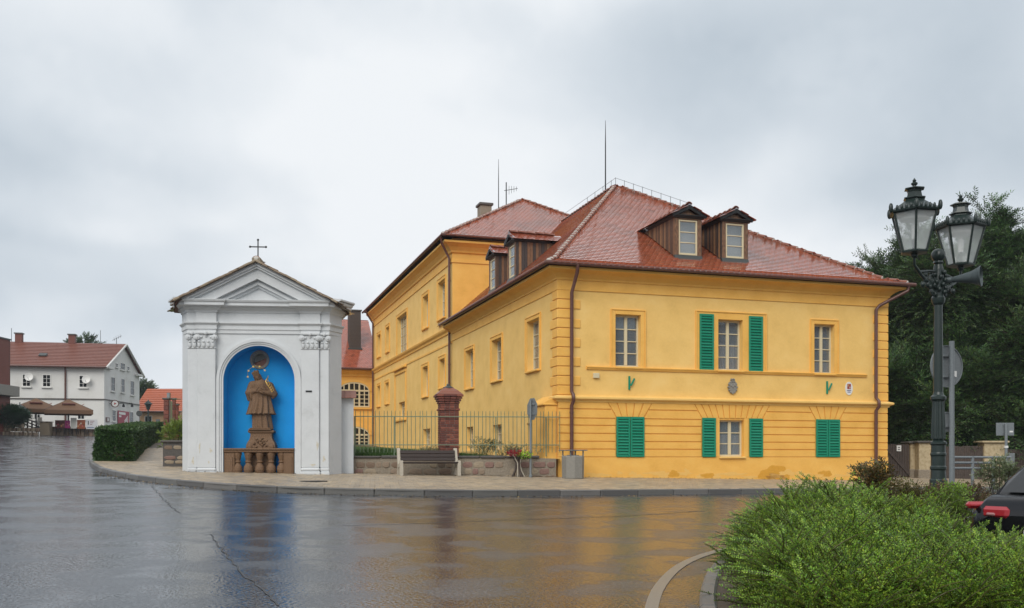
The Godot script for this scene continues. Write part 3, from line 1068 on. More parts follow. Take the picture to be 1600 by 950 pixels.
func make_house() -> void:
	var H := thing("yellow_house", "two-storey yellow house with green shutters, quoins and steep wet red hipped roof", "house", yaw(1.288, 0, 27.0, 17.04))
	var W := fu(1386)
	var belt_y := hy(fu(900), 0, 623)
	var eave_y := 6.60
	var L := 12.6
	# ---- front wall, upper and lower storey
	var wins := []
	for e in [[961.5, 1001.0, 492.0, 573.5], [1122.0, 1160.0, 500.0, 579.0], [1272.0, 1303.5, 507.0, 584.0]]:
		var a := fu(e[0]); var b := fu(e[1]); var mid := (a + b) * 0.5
		wins.append([a, hy(mid, 0, e[3]), b, hy(mid, 0, e[2])])
	var gwin := [fu(1124), hy(fu(1143), 0, 713.5), fu(1162), hy(fu(1143), 0, 656.5)]
	part("upper_wall", wall_mesh(0, W, belt_y, eave_y, wins, 0.2), M.yellow, H)
	part("lower_wall", wall_mesh(0, W, -0.2, belt_y, [gwin], 0.2), M.ochre, H)
	var k := 0
	for e in wins:
		var w := window(H, Transform3D(), e[0], e[1], e[2], e[3], 2, 4, 0.17, M.cream, [0.0, 0.55, 0.25][k])
		if k != 1: surround(w, e[0], e[1], e[2], e[3], 0.12, M.ochre)
		sill(w, e[0], e[2], e[1], M.ochre)
		k += 1
	# the middle window: one wide raised field holding window and open shutters
	var fl := fu(1088); var fr := fu(1196)
	var field := MB.new()
	var m1: Array = wins[1]
	field.bx(fl, m1[1] - 0.02, 0.002, m1[0] - 0.002, m1[3] + 0.2, 0.026, 0.006)
	field.bx(m1[2] + 0.002, m1[1] - 0.02, 0.002, fr, m1[3] + 0.2, 0.026, 0.006)
	field.bx(m1[0] - 0.002, m1[3] + 0.002, 0.002, m1[2] + 0.002, m1[3] + 0.2, 0.026, 0.006)
	field.bx(fl - 0.035, m1[1] - 0.02, 0.002, fl, m1[3] + 0.2, 0.048, 0.006)
	field.bx(fr, m1[1] - 0.02, 0.002, fr + 0.035, m1[3] + 0.2, 0.048, 0.006)
	field.bx(fl - 0.035, m1[3] + 0.2, 0.002, fr + 0.035, m1[3] + 0.235, 0.048, 0.006)
	part("window_field", field, M.ochre, H)
	for e in [[1092.0, 1114.0], [1169.0, 1190.5]]:
		shutter(H, fu(e[0]), m1[1] - 0.02, fu(e[1]), m1[3] + 0.14, 0.03)
	var gw := window(H, Transform3D(), gwin[0], gwin[1], gwin[2], gwin[3], 2, 3, 0.13, M.cream, 0.6)
	sill(gw, gwin[0], gwin[2], gwin[1], M.yellow, 0.14)
	var sh_y0 := hy(fu(984), 0, 714.0); var sh_y1 := hy(fu(984), 0, 651.5)
	for e in [[962.0, 983.3], [984.2, 1005.5], [1096.0, 1117.0], [1169.6, 1190.5], [1273.7, 1292.0], [1292.8, 1310.7]]:
		shutter(H, fu(e[0]), sh_y0, fu(e[1]), sh_y1, 0.034, rng.randf_range(-0.01, 0.01))
	# ---- rusticated bands and fans of wedge stones, each a piece
	var rows := []
	for py in [714.3, 701.8, 689.7, 677.3, 664.8, 653.7, 639.5]:
		rows.append(hy(fu(940), 0, py))
	rows.append(belt_y - 0.06)
	var spans := [[fu(962), fu(1005.7), 5], [fu(1096), fu(1190.5), 11], [fu(1273.7), fu(1310.7), 5]]
	var top_y := sh_y1 + 0.005
	var fan_y: float = rows[7]
	var gap := 0.016
	for r in 7:
		var a: float = rows[r] + gap; var b: float = rows[r + 1] - gap
		var x := 0.0
		for q in spans.size() + 1:
			var x1: float = spans[q][0] if q < spans.size() else W
			var p := PackedVector2Array()
			# slanted ends beside the fans
			var l0 := x; var l1 := x; var r0 := x1; var r1 := x1
			if b > top_y:
				var sl := 0.26
				if q > 0:
					l0 = x + sl * max(0.0, a - top_y) / (fan_y - top_y)
					l1 = x + sl * (b - top_y) / (fan_y - top_y)
				if q < spans.size():
					r0 = x1 - sl * max(0.0, a - top_y) / (fan_y - top_y)
					r1 = x1 - sl * (b - top_y) / (fan_y - top_y)
			var g0 := gap if q > 0 else 0.0
			var g1 := gap if q < spans.size() else 0.0
			p.append(Vector2(l0 + g0, a)); p.append(Vector2(r0 - g1, a)); p.append(Vector2(r1 - g1, b)); p.append(Vector2(l1 + g0, b))
			var m := MB.new()
			m.prism(p, 0.0, 0.03)
			part("rusticated_band", m, M.ochre, H)
			if q < spans.size(): x = spans[q][1]
	for s in spans:
		var n: int = s[2]
		for i in n:
			var a0: float = lerp(s[0], s[1], float(i) / n); var a1: float = lerp(s[0], s[1], float(i + 1) / n)
			var b0: float = lerp(s[0] - 0.26, s[1] + 0.26, float(i) / n); var b1: float = lerp(s[0] - 0.26, s[1] + 0.26, float(i + 1) / n)
			var y0: float = top_y
			var m := MB.new()
			m.prism(PackedVector2Array([Vector2(a0 + gap, y0), Vector2(a1 - gap, y0), Vector2(b1 - gap, fan_y - gap), Vector2(b0 + gap, fan_y - gap)]), 0.0, 0.03)
			part("wedge_stone", m, M.ochre, H)
	# upright strips between window and shutters on the ground floor, and the plain plinth
	for e in [[fu(1117.5), gwin[0] - 0.004], [gwin[2] + 0.004, fu(1169.2)]]:
		pbox("window_pier", H, M.ochre, e[0], sh_y0, 0.001, e[1], top_y - 0.004, 0.028, 0.004)
	pbox("plinth", H, M.ochre, -0.02, -0.2, 0.0, W + 0.02, rows[0] - 0.004, 0.034, 0.008)
	# damp patches on the plinth
	for e in [[1210.0, 740.0, 0.72, 0.22], [1052.0, 740.5, 0.22, 0.1], [1288.0, 742.0, 0.3, 0.14], [1105.0, 743.0, 0.3, 0.07]]:
		var cu := fu(e[0]); var cy := hy(cu, 0, e[1]); var p := PackedVector2Array()
		for i in 36:
			var a := TAU * i / 36.0
			var rr := 1.0 + 0.14 * sin(a * 3 + e[0]) + 0.08 * sin(a * 7 + 1.3) + rng.randf_range(-0.04, 0.04)
			p.append(Vector2(cu + cos(a) * e[2] * rr * 0.75, cy + sin(a) * e[3] * rr))
		var m := MB.new()
		m.prism(p, 0.0345, 0.037)
		part("damp_stain", m, M.damp, H)
	for i in 26:
		var cu: float = lerp(fu(920), fu(1378), (i + rng.randf_range(-0.4, 0.4)) / 25.0)
		var cy := hy(cu, 0, rng.randf_range(738.0, 748.0)); var p := PackedVector2Array()
		var w := rng.randf_range(0.08, 0.38); var h := rng.randf_range(0.03, 0.11)
		for k2 in 22:
			var a := TAU * k2 / 22.0
			var rr := 1.0 + 0.25 * sin(a * 3 + i) + 0.2 * sin(a * 5 + i * 2.0) + rng.randf_range(-0.12, 0.12)
			p.append(Vector2(cu + cos(a) * w * rr, cy + sin(a) * h * rr))
		var m := MB.new()
		m.prism(p, 0.0342, 0.0355 + 0.0001 * i)
		part("faded_patch", m, M.faded, H)
	# ---- mouldings round the three seen sides
	var ring := [Vector2(0, -L), Vector2(0, 0), Vector2(W, 0), Vector2(W, -L)]
	var sweep_part := func(called: String, prof: Array, mt: Material, path: Array):
		var m := MB.new()
		m.sweep(prof, path)
		part(called, m, mt, H)
	sweep_part.call("belt_cornice", [Vector2(0.0, belt_y - 0.10), Vector2(0.05, belt_y - 0.09), Vector2(0.06, belt_y - 0.05), Vector2(0.13, belt_y - 0.02), Vector2(0.15, belt_y), Vector2(0.15, belt_y + 0.045), Vector2(0.135, belt_y + 0.055), Vector2(0.0, belt_y + 0.10)], M.yellow, [Vector2(-0.012, -0.35), Vector2(-0.012, 0), Vector2(W, 0), Vector2(W, -L)])
	var sy := hy(fu(1130), 0, 579.5)
	sweep_part.call("sill_band", [Vector2(0, sy - 0.075), Vector2(0.035, sy - 0.07), Vector2(0.06, sy - 0.02), Vector2(0.075, sy - 0.01), Vector2(0.075, sy + 0.012), Vector2(0, sy + 0.03)], M.ochre, [Vector2(fu(916), 0), Vector2(fu(1353), 0)])
	var fy_ := 5.93
	sweep_part.call("frieze", [Vector2(0, fy_), Vector2(0.03, fy_ + 0.005), Vector2(0.03, fy_ + 0.30), Vector2(0.0, fy_ + 0.31)], M.ochre, ring)
	sweep_part.call("eave_cornice", [Vector2(0.0, fy_ + 0.28), Vector2(0.06, fy_ + 0.29), Vector2(0.07, fy_ + 0.34), Vector2(0.10, fy_ + 0.37), Vector2(0.16, fy_ + 0.43), Vector2(0.25, fy_ + 0.48), Vector2(0.36, fy_ + 0.51), Vector2(0.40, fy_ + 0.52), Vector2(0.40, fy_ + 0.59), Vector2(0.0, fy_ + 0.66)], M.ochre, ring)
	# ---- quoins, each block a piece, on both corners
	var qy := belt_y + 0.11
	var qi := 0
	while qy + 0.24 < fy_ + 0.02:
		var ln := 0.66 if qi % 2 else 0.46
		var rn := 0.52 if qi % 2 else 0.38
		pbox("quoin", H, M.ochre, -0.03, qy, -ln * 0.92, ln, qy + 0.245, 0.03, 0.012)
		pbox("quoin", H, M.ochre, W - rn, qy, -0.5, W + 0.03, qy + 0.245, 0.03, 0.012)
		qy += 0.268
		qi += 1
	# ---- side wall with its windows
	var swins := []; var bwins := []
	for e in [[824.0, 843.0, 500.0, 579.0], [769.0, 784.0, 530.0, 595.0], [728.0, 740.0, 547.0, 607.0]]:
		var a := sv(e[1]); var b := sv(e[0]); var mid := (a + b) * 0.5
		swins.append([-b, hy(0, mid, e[3]), -a, hy(0, mid, e[2])])
	for e in [[823.0, 835.0, 661.0, 706.0], [770.0, 784.0, 663.5, 703.0], [729.0, 739.0, 667.0, 704.0]]:
		var a := sv(e[1]); var b := sv(e[0]); var mid := (a + b) * 0.5
		bwins.append([-b, hy(0, mid, e[3]), -a, hy(0, mid, e[2])])
	part("side_wall", wall_mesh(-L, 0, -0.2, eave_y, swins + bwins, 0.24), M.yellow, H, side_frame(0))
	for e in swins:
		var w := window(H, side_frame(0), e[0], e[1], e[2], e[3], 2, 4, 0.2, M.cream, 0.4)
		surround(w, e[0], e[1], e[2], e[3], 0.11, M.ochre, 0.2)
		sill(w, e[0], e[2], e[1], M.ochre, 0.2)
	for e in bwins:
		window(H, side_frame(0), e[0], e[1], e[2], e[3], 2, 3, 0.2, M.cream, 0.3)
	# remaining walls and the ceiling that close the house
	var rest := MB.new()
	rest.quad(Vector3(W, -0.2, 0), Vector3(W, -0.2, -L), Vector3(W, eave_y, -L), Vector3(W, eave_y, 0))
	rest.quad(Vector3(W, -0.2, -L), Vector3(0, -0.2, -L), Vector3(0, eave_y, -L), Vector3(W, eave_y, -L))
	part("rear_walls", rest, M.yellow, H)
	var rm := MB.new()
	for y in [belt_y + 0.3, eave_y + 0.02]:
		rm.quad(Vector3(0.02, y, -0.26), Vector3(W, y, -0.26), Vector3(W, y, -L), Vector3(0.02, y, -L))
	rm.quad(Vector3(0.3, 0, -3.0), Vector3(W, 0, -3.0), Vector3(W, eave_y, -3.0), Vector3(0.3, eave_y, -3.0))
	rm.quad(Vector3(2.2, 0, -L), Vector3(2.2, 0, -3.0), Vector3(2.2, eave_y, -3.0), Vector3(2.2, eave_y, -L))
	part("inner_walls", rm, M.room, H)
	# buttress against the west corner
	var bt := MB.new()
	var bh := hy(-0.2, 0.2, 634)
	bt.bx(-0.36, -0.2, -1.35, -0.002, bh, -0.06, 0.02)
	bt.bx(-0.42, bh, -1.42, -0.002, bh + 0.07, -0.03, 0.02)
	bt.prism(PackedVector2Array([Vector2(-0.40, bh + 0.071), Vector2(-0.003, bh + 0.071), Vector2(-0.003, bh + 0.30)]), -1.38, -0.05)
	part("buttress", bt, M.ochre, H)
	# ---- roof with a softened foot
	var o := 0.46
	var apex := Vector3(W * 0.5, 11.62, -8.7)
	var y0 := eave_y; var y1 := eave_y + 0.27
	var fr_v := 0.72; var fr_u := fr_v / (8.7 + o) * (W * 0.5 + o)
	var c := [Vector3(-o, y0, o), Vector3(W + o, y0, o), Vector3(-o + fr_u, y1, o - fr_v), Vector3(W + o - fr_u, y1, o - fr_v)]
	var rback := -15.0
	var rend := Vector3(W * 0.5, 11.62, rback)
	var dorm_front := [4.49, 6.08]
	var dorm_side := [5.7, 8.06]
	var hole_f := [func(p: Vector3):
		for u in dorm_front:
			if abs(p.x - u) < 0.42 and p.z < -0.92 and p.z > -2.6: return true
		return false]
	var hole_s := [func(p: Vector3):
		for v in dorm_side:
			if abs(-p.z - v) < 0.42 and p.x > 0.42 and p.x < 1.6: return true
		return false]
	roof_slope(H, [c[0], c[1], c[3], c[2]], HOUSE_RED)
	roof_slope(H, [c[2], c[3], apex], HOUSE_RED, 0.15, 0.18, hole_f)
	var lb0 := Vector3(-o, y0, -L - 0.02); var lb1 := Vector3(-o + fr_u, y1, -L - 0.02)
	roof_slope(H, [lb0, c[0], c[2], lb1], HOUSE_RED)
	roof_slope(H, [Vector3(c[2].x, y1, rback), c[2], apex, rend], HOUSE_RED, 0.15, 0.18, hole_s)
	roof_slope(H, [c[1], Vector3(W + o, y0, rback), Vector3(c[3].x, y1, rback), c[3]], HOUSE_RED)
	roof_slope(H, [c[3], Vector3(c[3].x, y1, rback), rend, apex], HOUSE_RED)
	hip_tiles(H, c[0] + Vector3(0.05, 0.03, -0.05), c[2])
	hip_tiles(H, c[2], apex)
	hip_tiles(H, c[1] + Vector3(-0.05, 0.03, -0.05), c[3])
	hip_tiles(H, c[3], apex)
	hip_tiles(H, rend, apex, true, 0.33)
	# soffit board closing the eave
	var so := MB.new()
	so.sweep([Vector2(0.30, y0 - 0.05), Vector2(o + 0.0, y0 - 0.045), Vector2(o + 0.0, y0 - 0.012)], ring)
	part("soffit", so, M.grayplank, H)
	var gz := o + 0.055
	gutter(H, [Vector3(-gz, y0 - 0.02, -L - 0.1), Vector3(-gz, y0 - 0.02, gz), Vector3(W + gz + 0.12, y0 - 0.02, gz), ])
	gutter(H, [Vector3(W + gz, y0 - 0.02, gz), Vector3(W + gz, y0 - 0.02, -L)])
	var pu := fu(893, -0.09)
	downpipe(H, [Vector3(fu(903, -gz), y0 - 0.04, gz), Vector3(fu(903, -gz), y0 - 0.22, gz - 0.03), Vector3(pu, 5.85, 0.11), Vector3(pu, belt_y + 0.2, 0.10), Vector3(pu, belt_y + 0.08, 0.24), Vector3(pu, belt_y - 0.08, 0.24), Vector3(pu, belt_y - 0.2, 0.1), Vector3(pu, 0.2, 0.10)])
	var pr := fu(1368.5, -0.09)
	downpipe(H, [Vector3(W + gz - 0.1, y0 - 0.04, gz - 0.02), Vector3(W + gz - 0.1, y0 - 0.2, gz - 0.06), Vector3(pr + 0.1, 5.95, 0.13), Vector3(pr, 5.82, 0.1), Vector3(pr, belt_y + 0.2, 0.10), Vector3(pr, belt_y + 0.08, 0.24), Vector3(pr, belt_y - 0.08, 0.24), Vector3(pr, belt_y - 0.2, 0.1), Vector3(pr, 0.0, 0.10)])
	# ---- dormers
	var sf := (11.62 - y1) / (8.7 + o - fr_v)
	var ss := (11.62 - y1) / (W * 0.5 + o - fr_u)
	for u in dorm_front:
		dormer(H, Transform3D(Basis(), Vector3(u, y1 + (0.9 + o - fr_v) * sf + 0.12, -0.9)), sf)
	for v in dorm_side:
		dormer(H, Transform3D(Basis(Vector3.UP, -PI / 2), Vector3(0.4, y1 + (0.4 + o - fr_u) * ss + 0.1, -v)), ss)
	# ---- lightning wire on little stands, and the rod
	var wire := MB.new()
	var line := []
	for i in 16:
		line.append(rend.lerp(apex, i / 15.0) + Vector3(0, 0.3, 0))
	wire.tube(line, 0.008, 5)
	line = []
	var hip_r: Vector3 = c[3]
	for i in 9:
		var q := apex.lerp(hip_r, i * 0.04)
		line.append(q + Vector3(0, 0.3, 0))
		wire.tube([q + Vector3(0, 0.05, 0), q + Vector3(0, 0.32, 0)], 0.011, 5)
	for i in [8, 10, 12, 14]:
		var q := rend.lerp(apex, i / 15.0)
		wire.tube([q, q + Vector3(0, 0.32, 0)], 0.011, 5)
	wire.tube(line, 0.008, 5)
	for i in [2, 4, 6]:
		var q := apex.lerp(hip_r, i * 0.04)
		wire.tube([q + Vector3(0, 0.12, 0), q + Vector3(-0.25, -0.25, 0.7)], 0.007, 4)
	part("lightning_wire", wire, M.galv, H)
	var rod := MB.new()
	var rp := Vector3(W * 0.5, 11.6, -9.7)
	rod.tube([rp, rp + Vector3(0, 1.9, 0), rp + Vector3(0, 2.85, 0)], [0.028, 0.022, 0.008], 6)
	part("lightning_rod", rod, M.blackiron, H)
	# ---- small fittings on the front
	for px in [981.5, 1290.5]:
		var hu := fu(px); var ly := hy(hu, 0, 609.0 if px < 1000 else 615.5)
		var m := MB.new()
		m.bx(hu, ly, 0.002, hu + 0.055, ly + 0.39, 0.04, 0.006)
		m.box(Transform3D(Basis(Vector3(0, 0, 1), deg_to_rad(-28)), Vector3(hu + 0.12, ly + 0.22, 0.05)), Vector3(0.05, 0.24, 0.03), 0.006)
		part("shutter_holder", m, M.green, H)
	pbox("junction_box", H, M.cream, fu(926), hy(fu(930), 0, 591), 0.0, fu(935.5), hy(fu(930), 0, 583), 0.07, 0.01)
	make_crest(H, fu(1144), hy(fu(1144), 0, 603.5))
	# oval enamel plate
	var ou := fu(1326); var oy := hy(ou, 0, 607)
	var ov := Node3D.new()
	ov.name = "oval_plate"
	H.add_child(ov, true)
	ov.position = Vector3(ou, oy, 0.0)
	var op := PackedVector2Array()
	for i in 28: op.append(Vector2(cos(TAU * i / 28) * 0.135, sin(TAU * i / 28) * 0.205))
	var om := MB.new()
	om.prism(op, 0.002, 0.02)
	part("plate", om, M.whitepaint, ov)
	pbox("red_shield", ov, mat(lin(0.32, 0.03, 0.03), 0.4), -0.065, -0.02, 0.02, 0.065, 0.14, 0.025, 0.004)
	pbox("shield_quarter", ov, mat(lin(0.45, 0.25, 0.08), 0.5), -0.05, 0.06, 0.025, -0.004, 0.125, 0.028)
	pbox("shield_quarter", ov, mat(lin(0.45, 0.42, 0.4), 0.5), 0.004, 0.0, 0.025, 0.05, 0.055, 0.028)
	for i in 2: pbox("text_line", ov, mat(lin(0.1, 0.1, 0.22), 0.5), -0.075 + i * 0.02, -0.075 - i * 0.05, 0.02, 0.075 - i * 0.02, -0.05 - i * 0.05, 0.022)

func make_crest(parent: Node, u: float, y: float) -> void:
	# grey carved coat of arms with a crown
	var c := Node3D.new()
	c.name = "coat_of_arms"
	parent.add_child(c, true)
	c.position = Vector3(u, y, 0)
	var gm: Material = M.concrete
	var m := MB.new()
	var p := PackedVector2Array([Vector2(0, -0.24), Vector2(0.08, -0.17), Vector2(0.12, -0.06), Vector2(0.12, 0.11), Vector2(-0.12, 0.11), Vector2(-0.12, -0.06), Vector2(-0.08, -0.17)])
	m.prism(p, 0.0, 0.05)
	part("shield", m, gm, c)
	var r := MB.new()
	for k in 12:
		var a := TAU * k / 12.0
		r.sphere(Vector3(cos(a) * 0.14, sin(a) * 0.17 - 0.03, 0.03), Vector3(0.032, 0.032, 0.03), 7, 5)
	for k in 3: r.sphere(Vector3(-0.06 + k * 0.06, 0.02 - 0.04 * (k % 2), 0.055), Vector3(0.024, 0.04, 0.02), 7, 5)
	part("scroll_work", r, gm, c)
	var cr := MB.new()
	cr.bx(-0.075, 0.12, 0.0, 0.075, 0.155, 0.06, 0.01)
	for k in 5: cr.sphere(Vector3(-0.06 + k * 0.03, 0.19 + 0.015 * (k % 2), 0.03), Vector3(0.018, 0.035, 0.02), 6, 5)
	part("crown", cr, gm, c)

func make_tall_block() -> void:
	var H := thing("yellow_block", "taller three-storey yellow building with hipped red roof behind the shuttered house", "building", yaw(1.288, 0, 27.0, 17.04))
	var v0 := 12.62; var v1 := 33.3; var W := 8.7; var ey := 10.12
	var holes := []
	var specs := [[685.0, 696.0, 439.0, 498.0], [661.0, 669.5, 462.0, 513.0], [603.5, 608.5, 511.0, 550.0], [590.0, 595.0, 523.0, 558.0], [687.0, 695.5, 561.0, 606.0], [660.5, 669.0, 573.0, 620.0], [602.5, 608.0, 598.0, 631.0], [590.0, 594.5, 603.0, 635.0]]
	var big := [621.0, 636.0, 492.0, 552.0]
	var bar := [623.0, 632.5, 628.0, 652.0]
	var cel := [661.0, 672.0, 670.0, 697.0]
	for e in specs + [big, bar, cel]:
		var a := sv(e[1]); var b := sv(e[0]); var mid := (a + b) * 0.5
		holes.append([-b, hy(0, mid, e[3]), -a, hy(0, mid, e[2])])
	part("side_wall", wall_mesh(-v1, -v0, 0.2, ey, holes, 0.26), M.yellow, H, side_frame(0))
	for k in holes.size():
		var h: Array = holes[k]
		var isbig := k == 8
		var w := window(H, side_frame(0), h[0], h[1], h[2], h[3], 4 if isbig else 2, 3 if k >= 9 else 4, 0.2, M.cream, 0.3, not isbig)
		if k < 9:
			surround(w, h[0], h[1], h[2], h[3], 0.13, M.ochre, 0.2)
			sill(w, h[0], h[2], h[1], M.ochre, 0.2)
	# blind portal under the wide window
	var pa := -sv(618.0); var pb := -sv(634.0); var pm := -(pa + pb) * 0.5
	var pm_ := MB.new()
	var py1 := hy(0, pm, 584.0); var py0 := hy(0, pm, 655.0)
	pm_.bx(pa - 0.15, py0, 0.0, pa, py1, 0.05, 0.01)
	pm_.bx(pb, py0, 0.0, pb + 0.15, py1, 0.05, 0.01)
	pm_.bx(pa - 0.2, py1, 0.0, pb + 0.2, py1 + 0.14, 0.06, 0.01)
	pm_.bx(pa - 0.3, py1 + 0.2, 0.0, pb + 0.3, py1 + 0.3, 0.16, 0.02)
	pm_.bx(pa - 0.2, py0 - 0.12, 0.0, pb + 0.2, py0, 0.1, 0.02)
	part("blind_portal", pm_, M.ochre, H, side_frame(0))
	var fr := MB.new()
	fr.quad(Vector3(0, 0.2, -v0), Vector3(W, 0.2, -v0), Vector3(W, ey, -v0), Vector3(0, ey, -v0))
	fr.quad(Vector3(W, 0.2, -v0), Vector3(W, 0.2, -v1), Vector3(W, ey, -v1), Vector3(W, ey, -v0))
	fr.quad(Vector3(W, 0.2, -v1), Vector3(0, 0.2, -v1), Vector3(0, ey, -v1), Vector3(W, ey, -v1))
	part("front_wall", fr, M.ochre, H)
	var rm := MB.new()
	for y in [3.1, 6.6, ey]:
		rm.quad(Vector3(0.02, y, -v0), Vector3(W, y, -v0), Vector3(W, y, -v1), Vector3(0.02, y, -v1))
	rm.quad(Vector3(2.5, 0.2, -v1), Vector3(2.5, 0.2, -v0), Vector3(2.5, ey, -v0), Vector3(2.5, ey, -v1))
	part("inner_walls", rm, M.room, H)
	var ring := [Vector2(0, -v1), Vector2(0, -v0), Vector2(W, -v0)]
	var sw := func(called: String, prof: Array, path: Array):
		var m := MB.new()
		m.sweep(prof, path)
		part(called, m, M.ochre, H)
	sw.call("belt_cornice", [Vector2(0, 6.28), Vector2(0.05, 6.3), Vector2(0.06, 6.38), Vector2(0.14, 6.46), Vector2(0.16, 6.53), Vector2(0, 6.62)], [Vector2(0, -v1), Vector2(0, -v0 - 0.02)])
	sw.call("lower_band", [Vector2(0, 5.86), Vector2(0.03, 5.87), Vector2(0.03, 5.95), Vector2(0, 5.96)], [Vector2(0, -v1), Vector2(0, -v0 - 0.02)])
	sw.call("frieze", [Vector2(0, 9.12), Vector2(0.04, 9.13), Vector2(0.04, 9.24), Vector2(0.02, 9.25), Vector2(0.02, 9.45), Vector2(0, 9.46)], ring)
	sw.call("eave_cornice", [Vector2(0, 9.5), Vector2(0.07, 9.53), Vector2(0.09, 9.6), Vector2(0.2, 9.74), Vector2(0.34, 9.83), Vector2(0.42, 9.86), Vector2(0.42, 9.94), Vector2(0, 10.02)], ring)
	# roof
	var o := 0.5
	var apex := Vector3(W * 0.5 + 0.05, 13.15, -v0 - 4.5)
	var back := Vector3(W * 0.5 + 0.05, 13.15, -v1 + 4.0)
	var a := Vector3(-o, ey, -v0 + o); var b := Vector3(W + o, ey, -v0 + o); var c := Vector3(W + o, ey, -v1 - o); var d := Vector3(-o, ey, -v1 - o)
	roof_slope(H, [a, b, apex], HOUSE_RED)
	roof_slope(H, [d, a, apex, back], HOUSE_RED)
	roof_slope(H, [b, c, back, apex], HOUSE_RED)
	roof_slope(H, [c, d, back], HOUSE_RED)
	hip_tiles(H, a, apex)
	hip_tiles(H, b, apex)
	var gz := o + 0.05
	gutter(H, [Vector3(-gz, ey - 0.02, -v1 - gz), Vector3(-gz, ey - 0.02, -v0 + gz), Vector3(W + gz, ey - 0.02, -v0 + gz)])
	downpipe(H, [Vector3(-gz, ey - 0.05, -v0 + 0.3), Vector3(-gz + 0.05, ey - 0.3, -v0 + 0.25), Vector3(-0.1, 9.3, -v0 - 0.12), Vector3(-0.1, 1.0, -v0 - 0.12)])
	downpipe(H, [Vector3(-gz, ey - 0.05, -v1 + 0.9), Vector3(-gz + 0.05, ey - 0.3, -v1 + 0.9), Vector3(-0.1, 9.3, -v1 + 0.6), Vector3(-0.1, 1.0, -v1 + 0.6)])
	# flashing in the valley to the lower roof
	var val := MB.new()
	val.box(Transform3D(Basis(Vector3.RIGHT, deg_to_rad(34)) * Basis(Vector3.UP, deg_to_rad(35)), Vector3(3.72, 10.52, -13.05)), Vector3(0.26, 0.02, 1.6))
	part("valley_flashing", val, M.flashing, H)
	# chimney, rod and aerial on the west slope
	var ch := Node3D.new()
	ch.name = "chimney"
	H.add_child(ch, true)
	var cv := 18.4
	ch.position = Vector3(fu(757, cv), 11.75, -cv)
	pbox("stack", ch, M.rubble, -0.27, -0.6, -0.3, 0.27, 1.28, 0.3, 0.015)
	pbox("cap", ch, M.coping, -0.34, 1.28, -0.37, 0.34, 1.40, 0.37, 0.02)
	var rod := MB.new()
	rod.tube([Vector3(fu(779, 18.0), 12.3, -18.0), Vector3(fu(779, 18.0), 14.2, -18.0), Vector3(fu(779, 18.0), 15.2, -18.0)], [0.024, 0.018, 0.008], 6)
	part("lightning_rod", rod, M.blackiron, H)
	var ae := MB.new()
	var ap := Vector3(fu(791, 18.0), 12.4, -18.0)
	ae.tube([ap, ap + Vector3(0, 1.75, 0)], 0.025, 6)
	ae.tube([ap + Vector3(-0.1, 1.35, 0), ap + Vector3(0.5, 1.45, 0.2)], 0.014, 5)
	for k in 4:
		var q := ap + Vector3(0.12 + k * 0.11, 1.38 + k * 0.02, 0.06 + k * 0.035)
		var s := 0.2 - k * 0.03
		ae.tube([q - Vector3(0, s, 0), q + Vector3(0, s, 0)], 0.009, 4)
	ae.tube([ap + Vector3(-0.14, 0.6, 0), ap + Vector3(0.14, 0.62, 0)], 0.03, 5)
	part("aerial", ae, M.blackiron, H)

func arch_window(parent: Node, xf: Transform3D, w: float, y0: float, spring: float, rise: float, cols: int) -> void:
	# cream frame under a flat arch, panes in a grid
	var n := Node3D.new()
	n.name = "arched_window"
	parent.add_child(n, true)
	n.transform = xf
	var arc := func(x: float, off := 0.0) -> float:
		return spring + (rise + off) * sqrt(max(0.0, 1.0 - pow(x / (w * 0.5 + off), 2.0)))
	var f := MB.new()
	var seg := 16
	for k in seg:
		var xa: float = -w * 0.5 + w * k / seg; var xb: float = xa + w / seg
		f.quad(Vector3(xa, arc.call(xa) - 0.09, 0.03), Vector3(xb, arc.call(xb) - 0.09, 0.03), Vector3(xb, arc.call(xb), 0.03), Vector3(xa, arc.call(xa), 0.03))
	f.bx(-w * 0.5, y0, 0.0, -w * 0.5 + 0.07, spring, 0.03)
	f.bx(w * 0.5 - 0.07, y0, 0.0, w * 0.5, spring, 0.03)
	f.bx(-w * 0.5, y0, 0.0, w * 0.5, y0 + 0.08, 0.032)
	f.bx(-w * 0.5, spring - 0.05, 0.0, w * 0.5, spring + 0.05, 0.034)
	for k in range(1, cols):
		var x := -w * 0.5 + w * k / cols
		var t := 0.05 if k % 2 == 0 else 0.03
		f.bx(x - t, y0, 0.0, x + t, arc.call(x), 0.026)
	for k in range(1, 4):
		var y: float = lerp(y0, spring, k / 4.0)
		f.bx(-w * 0.5, y - 0.02, 0.0, w * 0.5, y + 0.02, 0.02)
	part("frame", f, M.cream, n)
	for k in cols:
		var xa := -w * 0.5 + w * k / cols; var xb := xa + w / cols
		var g := MB.new()
		g.poly([Vector3(xa, y0, 0.008), Vector3(xb, y0, 0.008), Vector3(xb, arc.call(xb), 0.008), Vector3(xa, arc.call(xa), 0.008)])
		part("pane", g, M.darkglass, n)
	var s := MB.new()
	for k in seg:
		var q := []
		for e in [[k, 0.0], [k + 1, 0.0], [k + 1, 0.16], [k, 0.16]]:
			var x: float = (-0.5 + float(e[0]) / seg) * (w + 2 * e[1])
			q.append(Vector3(x, arc.call(x, e[1]), 0.05))
		s.quad(q[0], q[1], q[2], q[3])
		s.quad(q[3], q[2], q[2] - Vector3(0, 0, 0.05), q[3] - Vector3(0, 0, 0.05))
	part("arch_band", s, M.ochre, n)

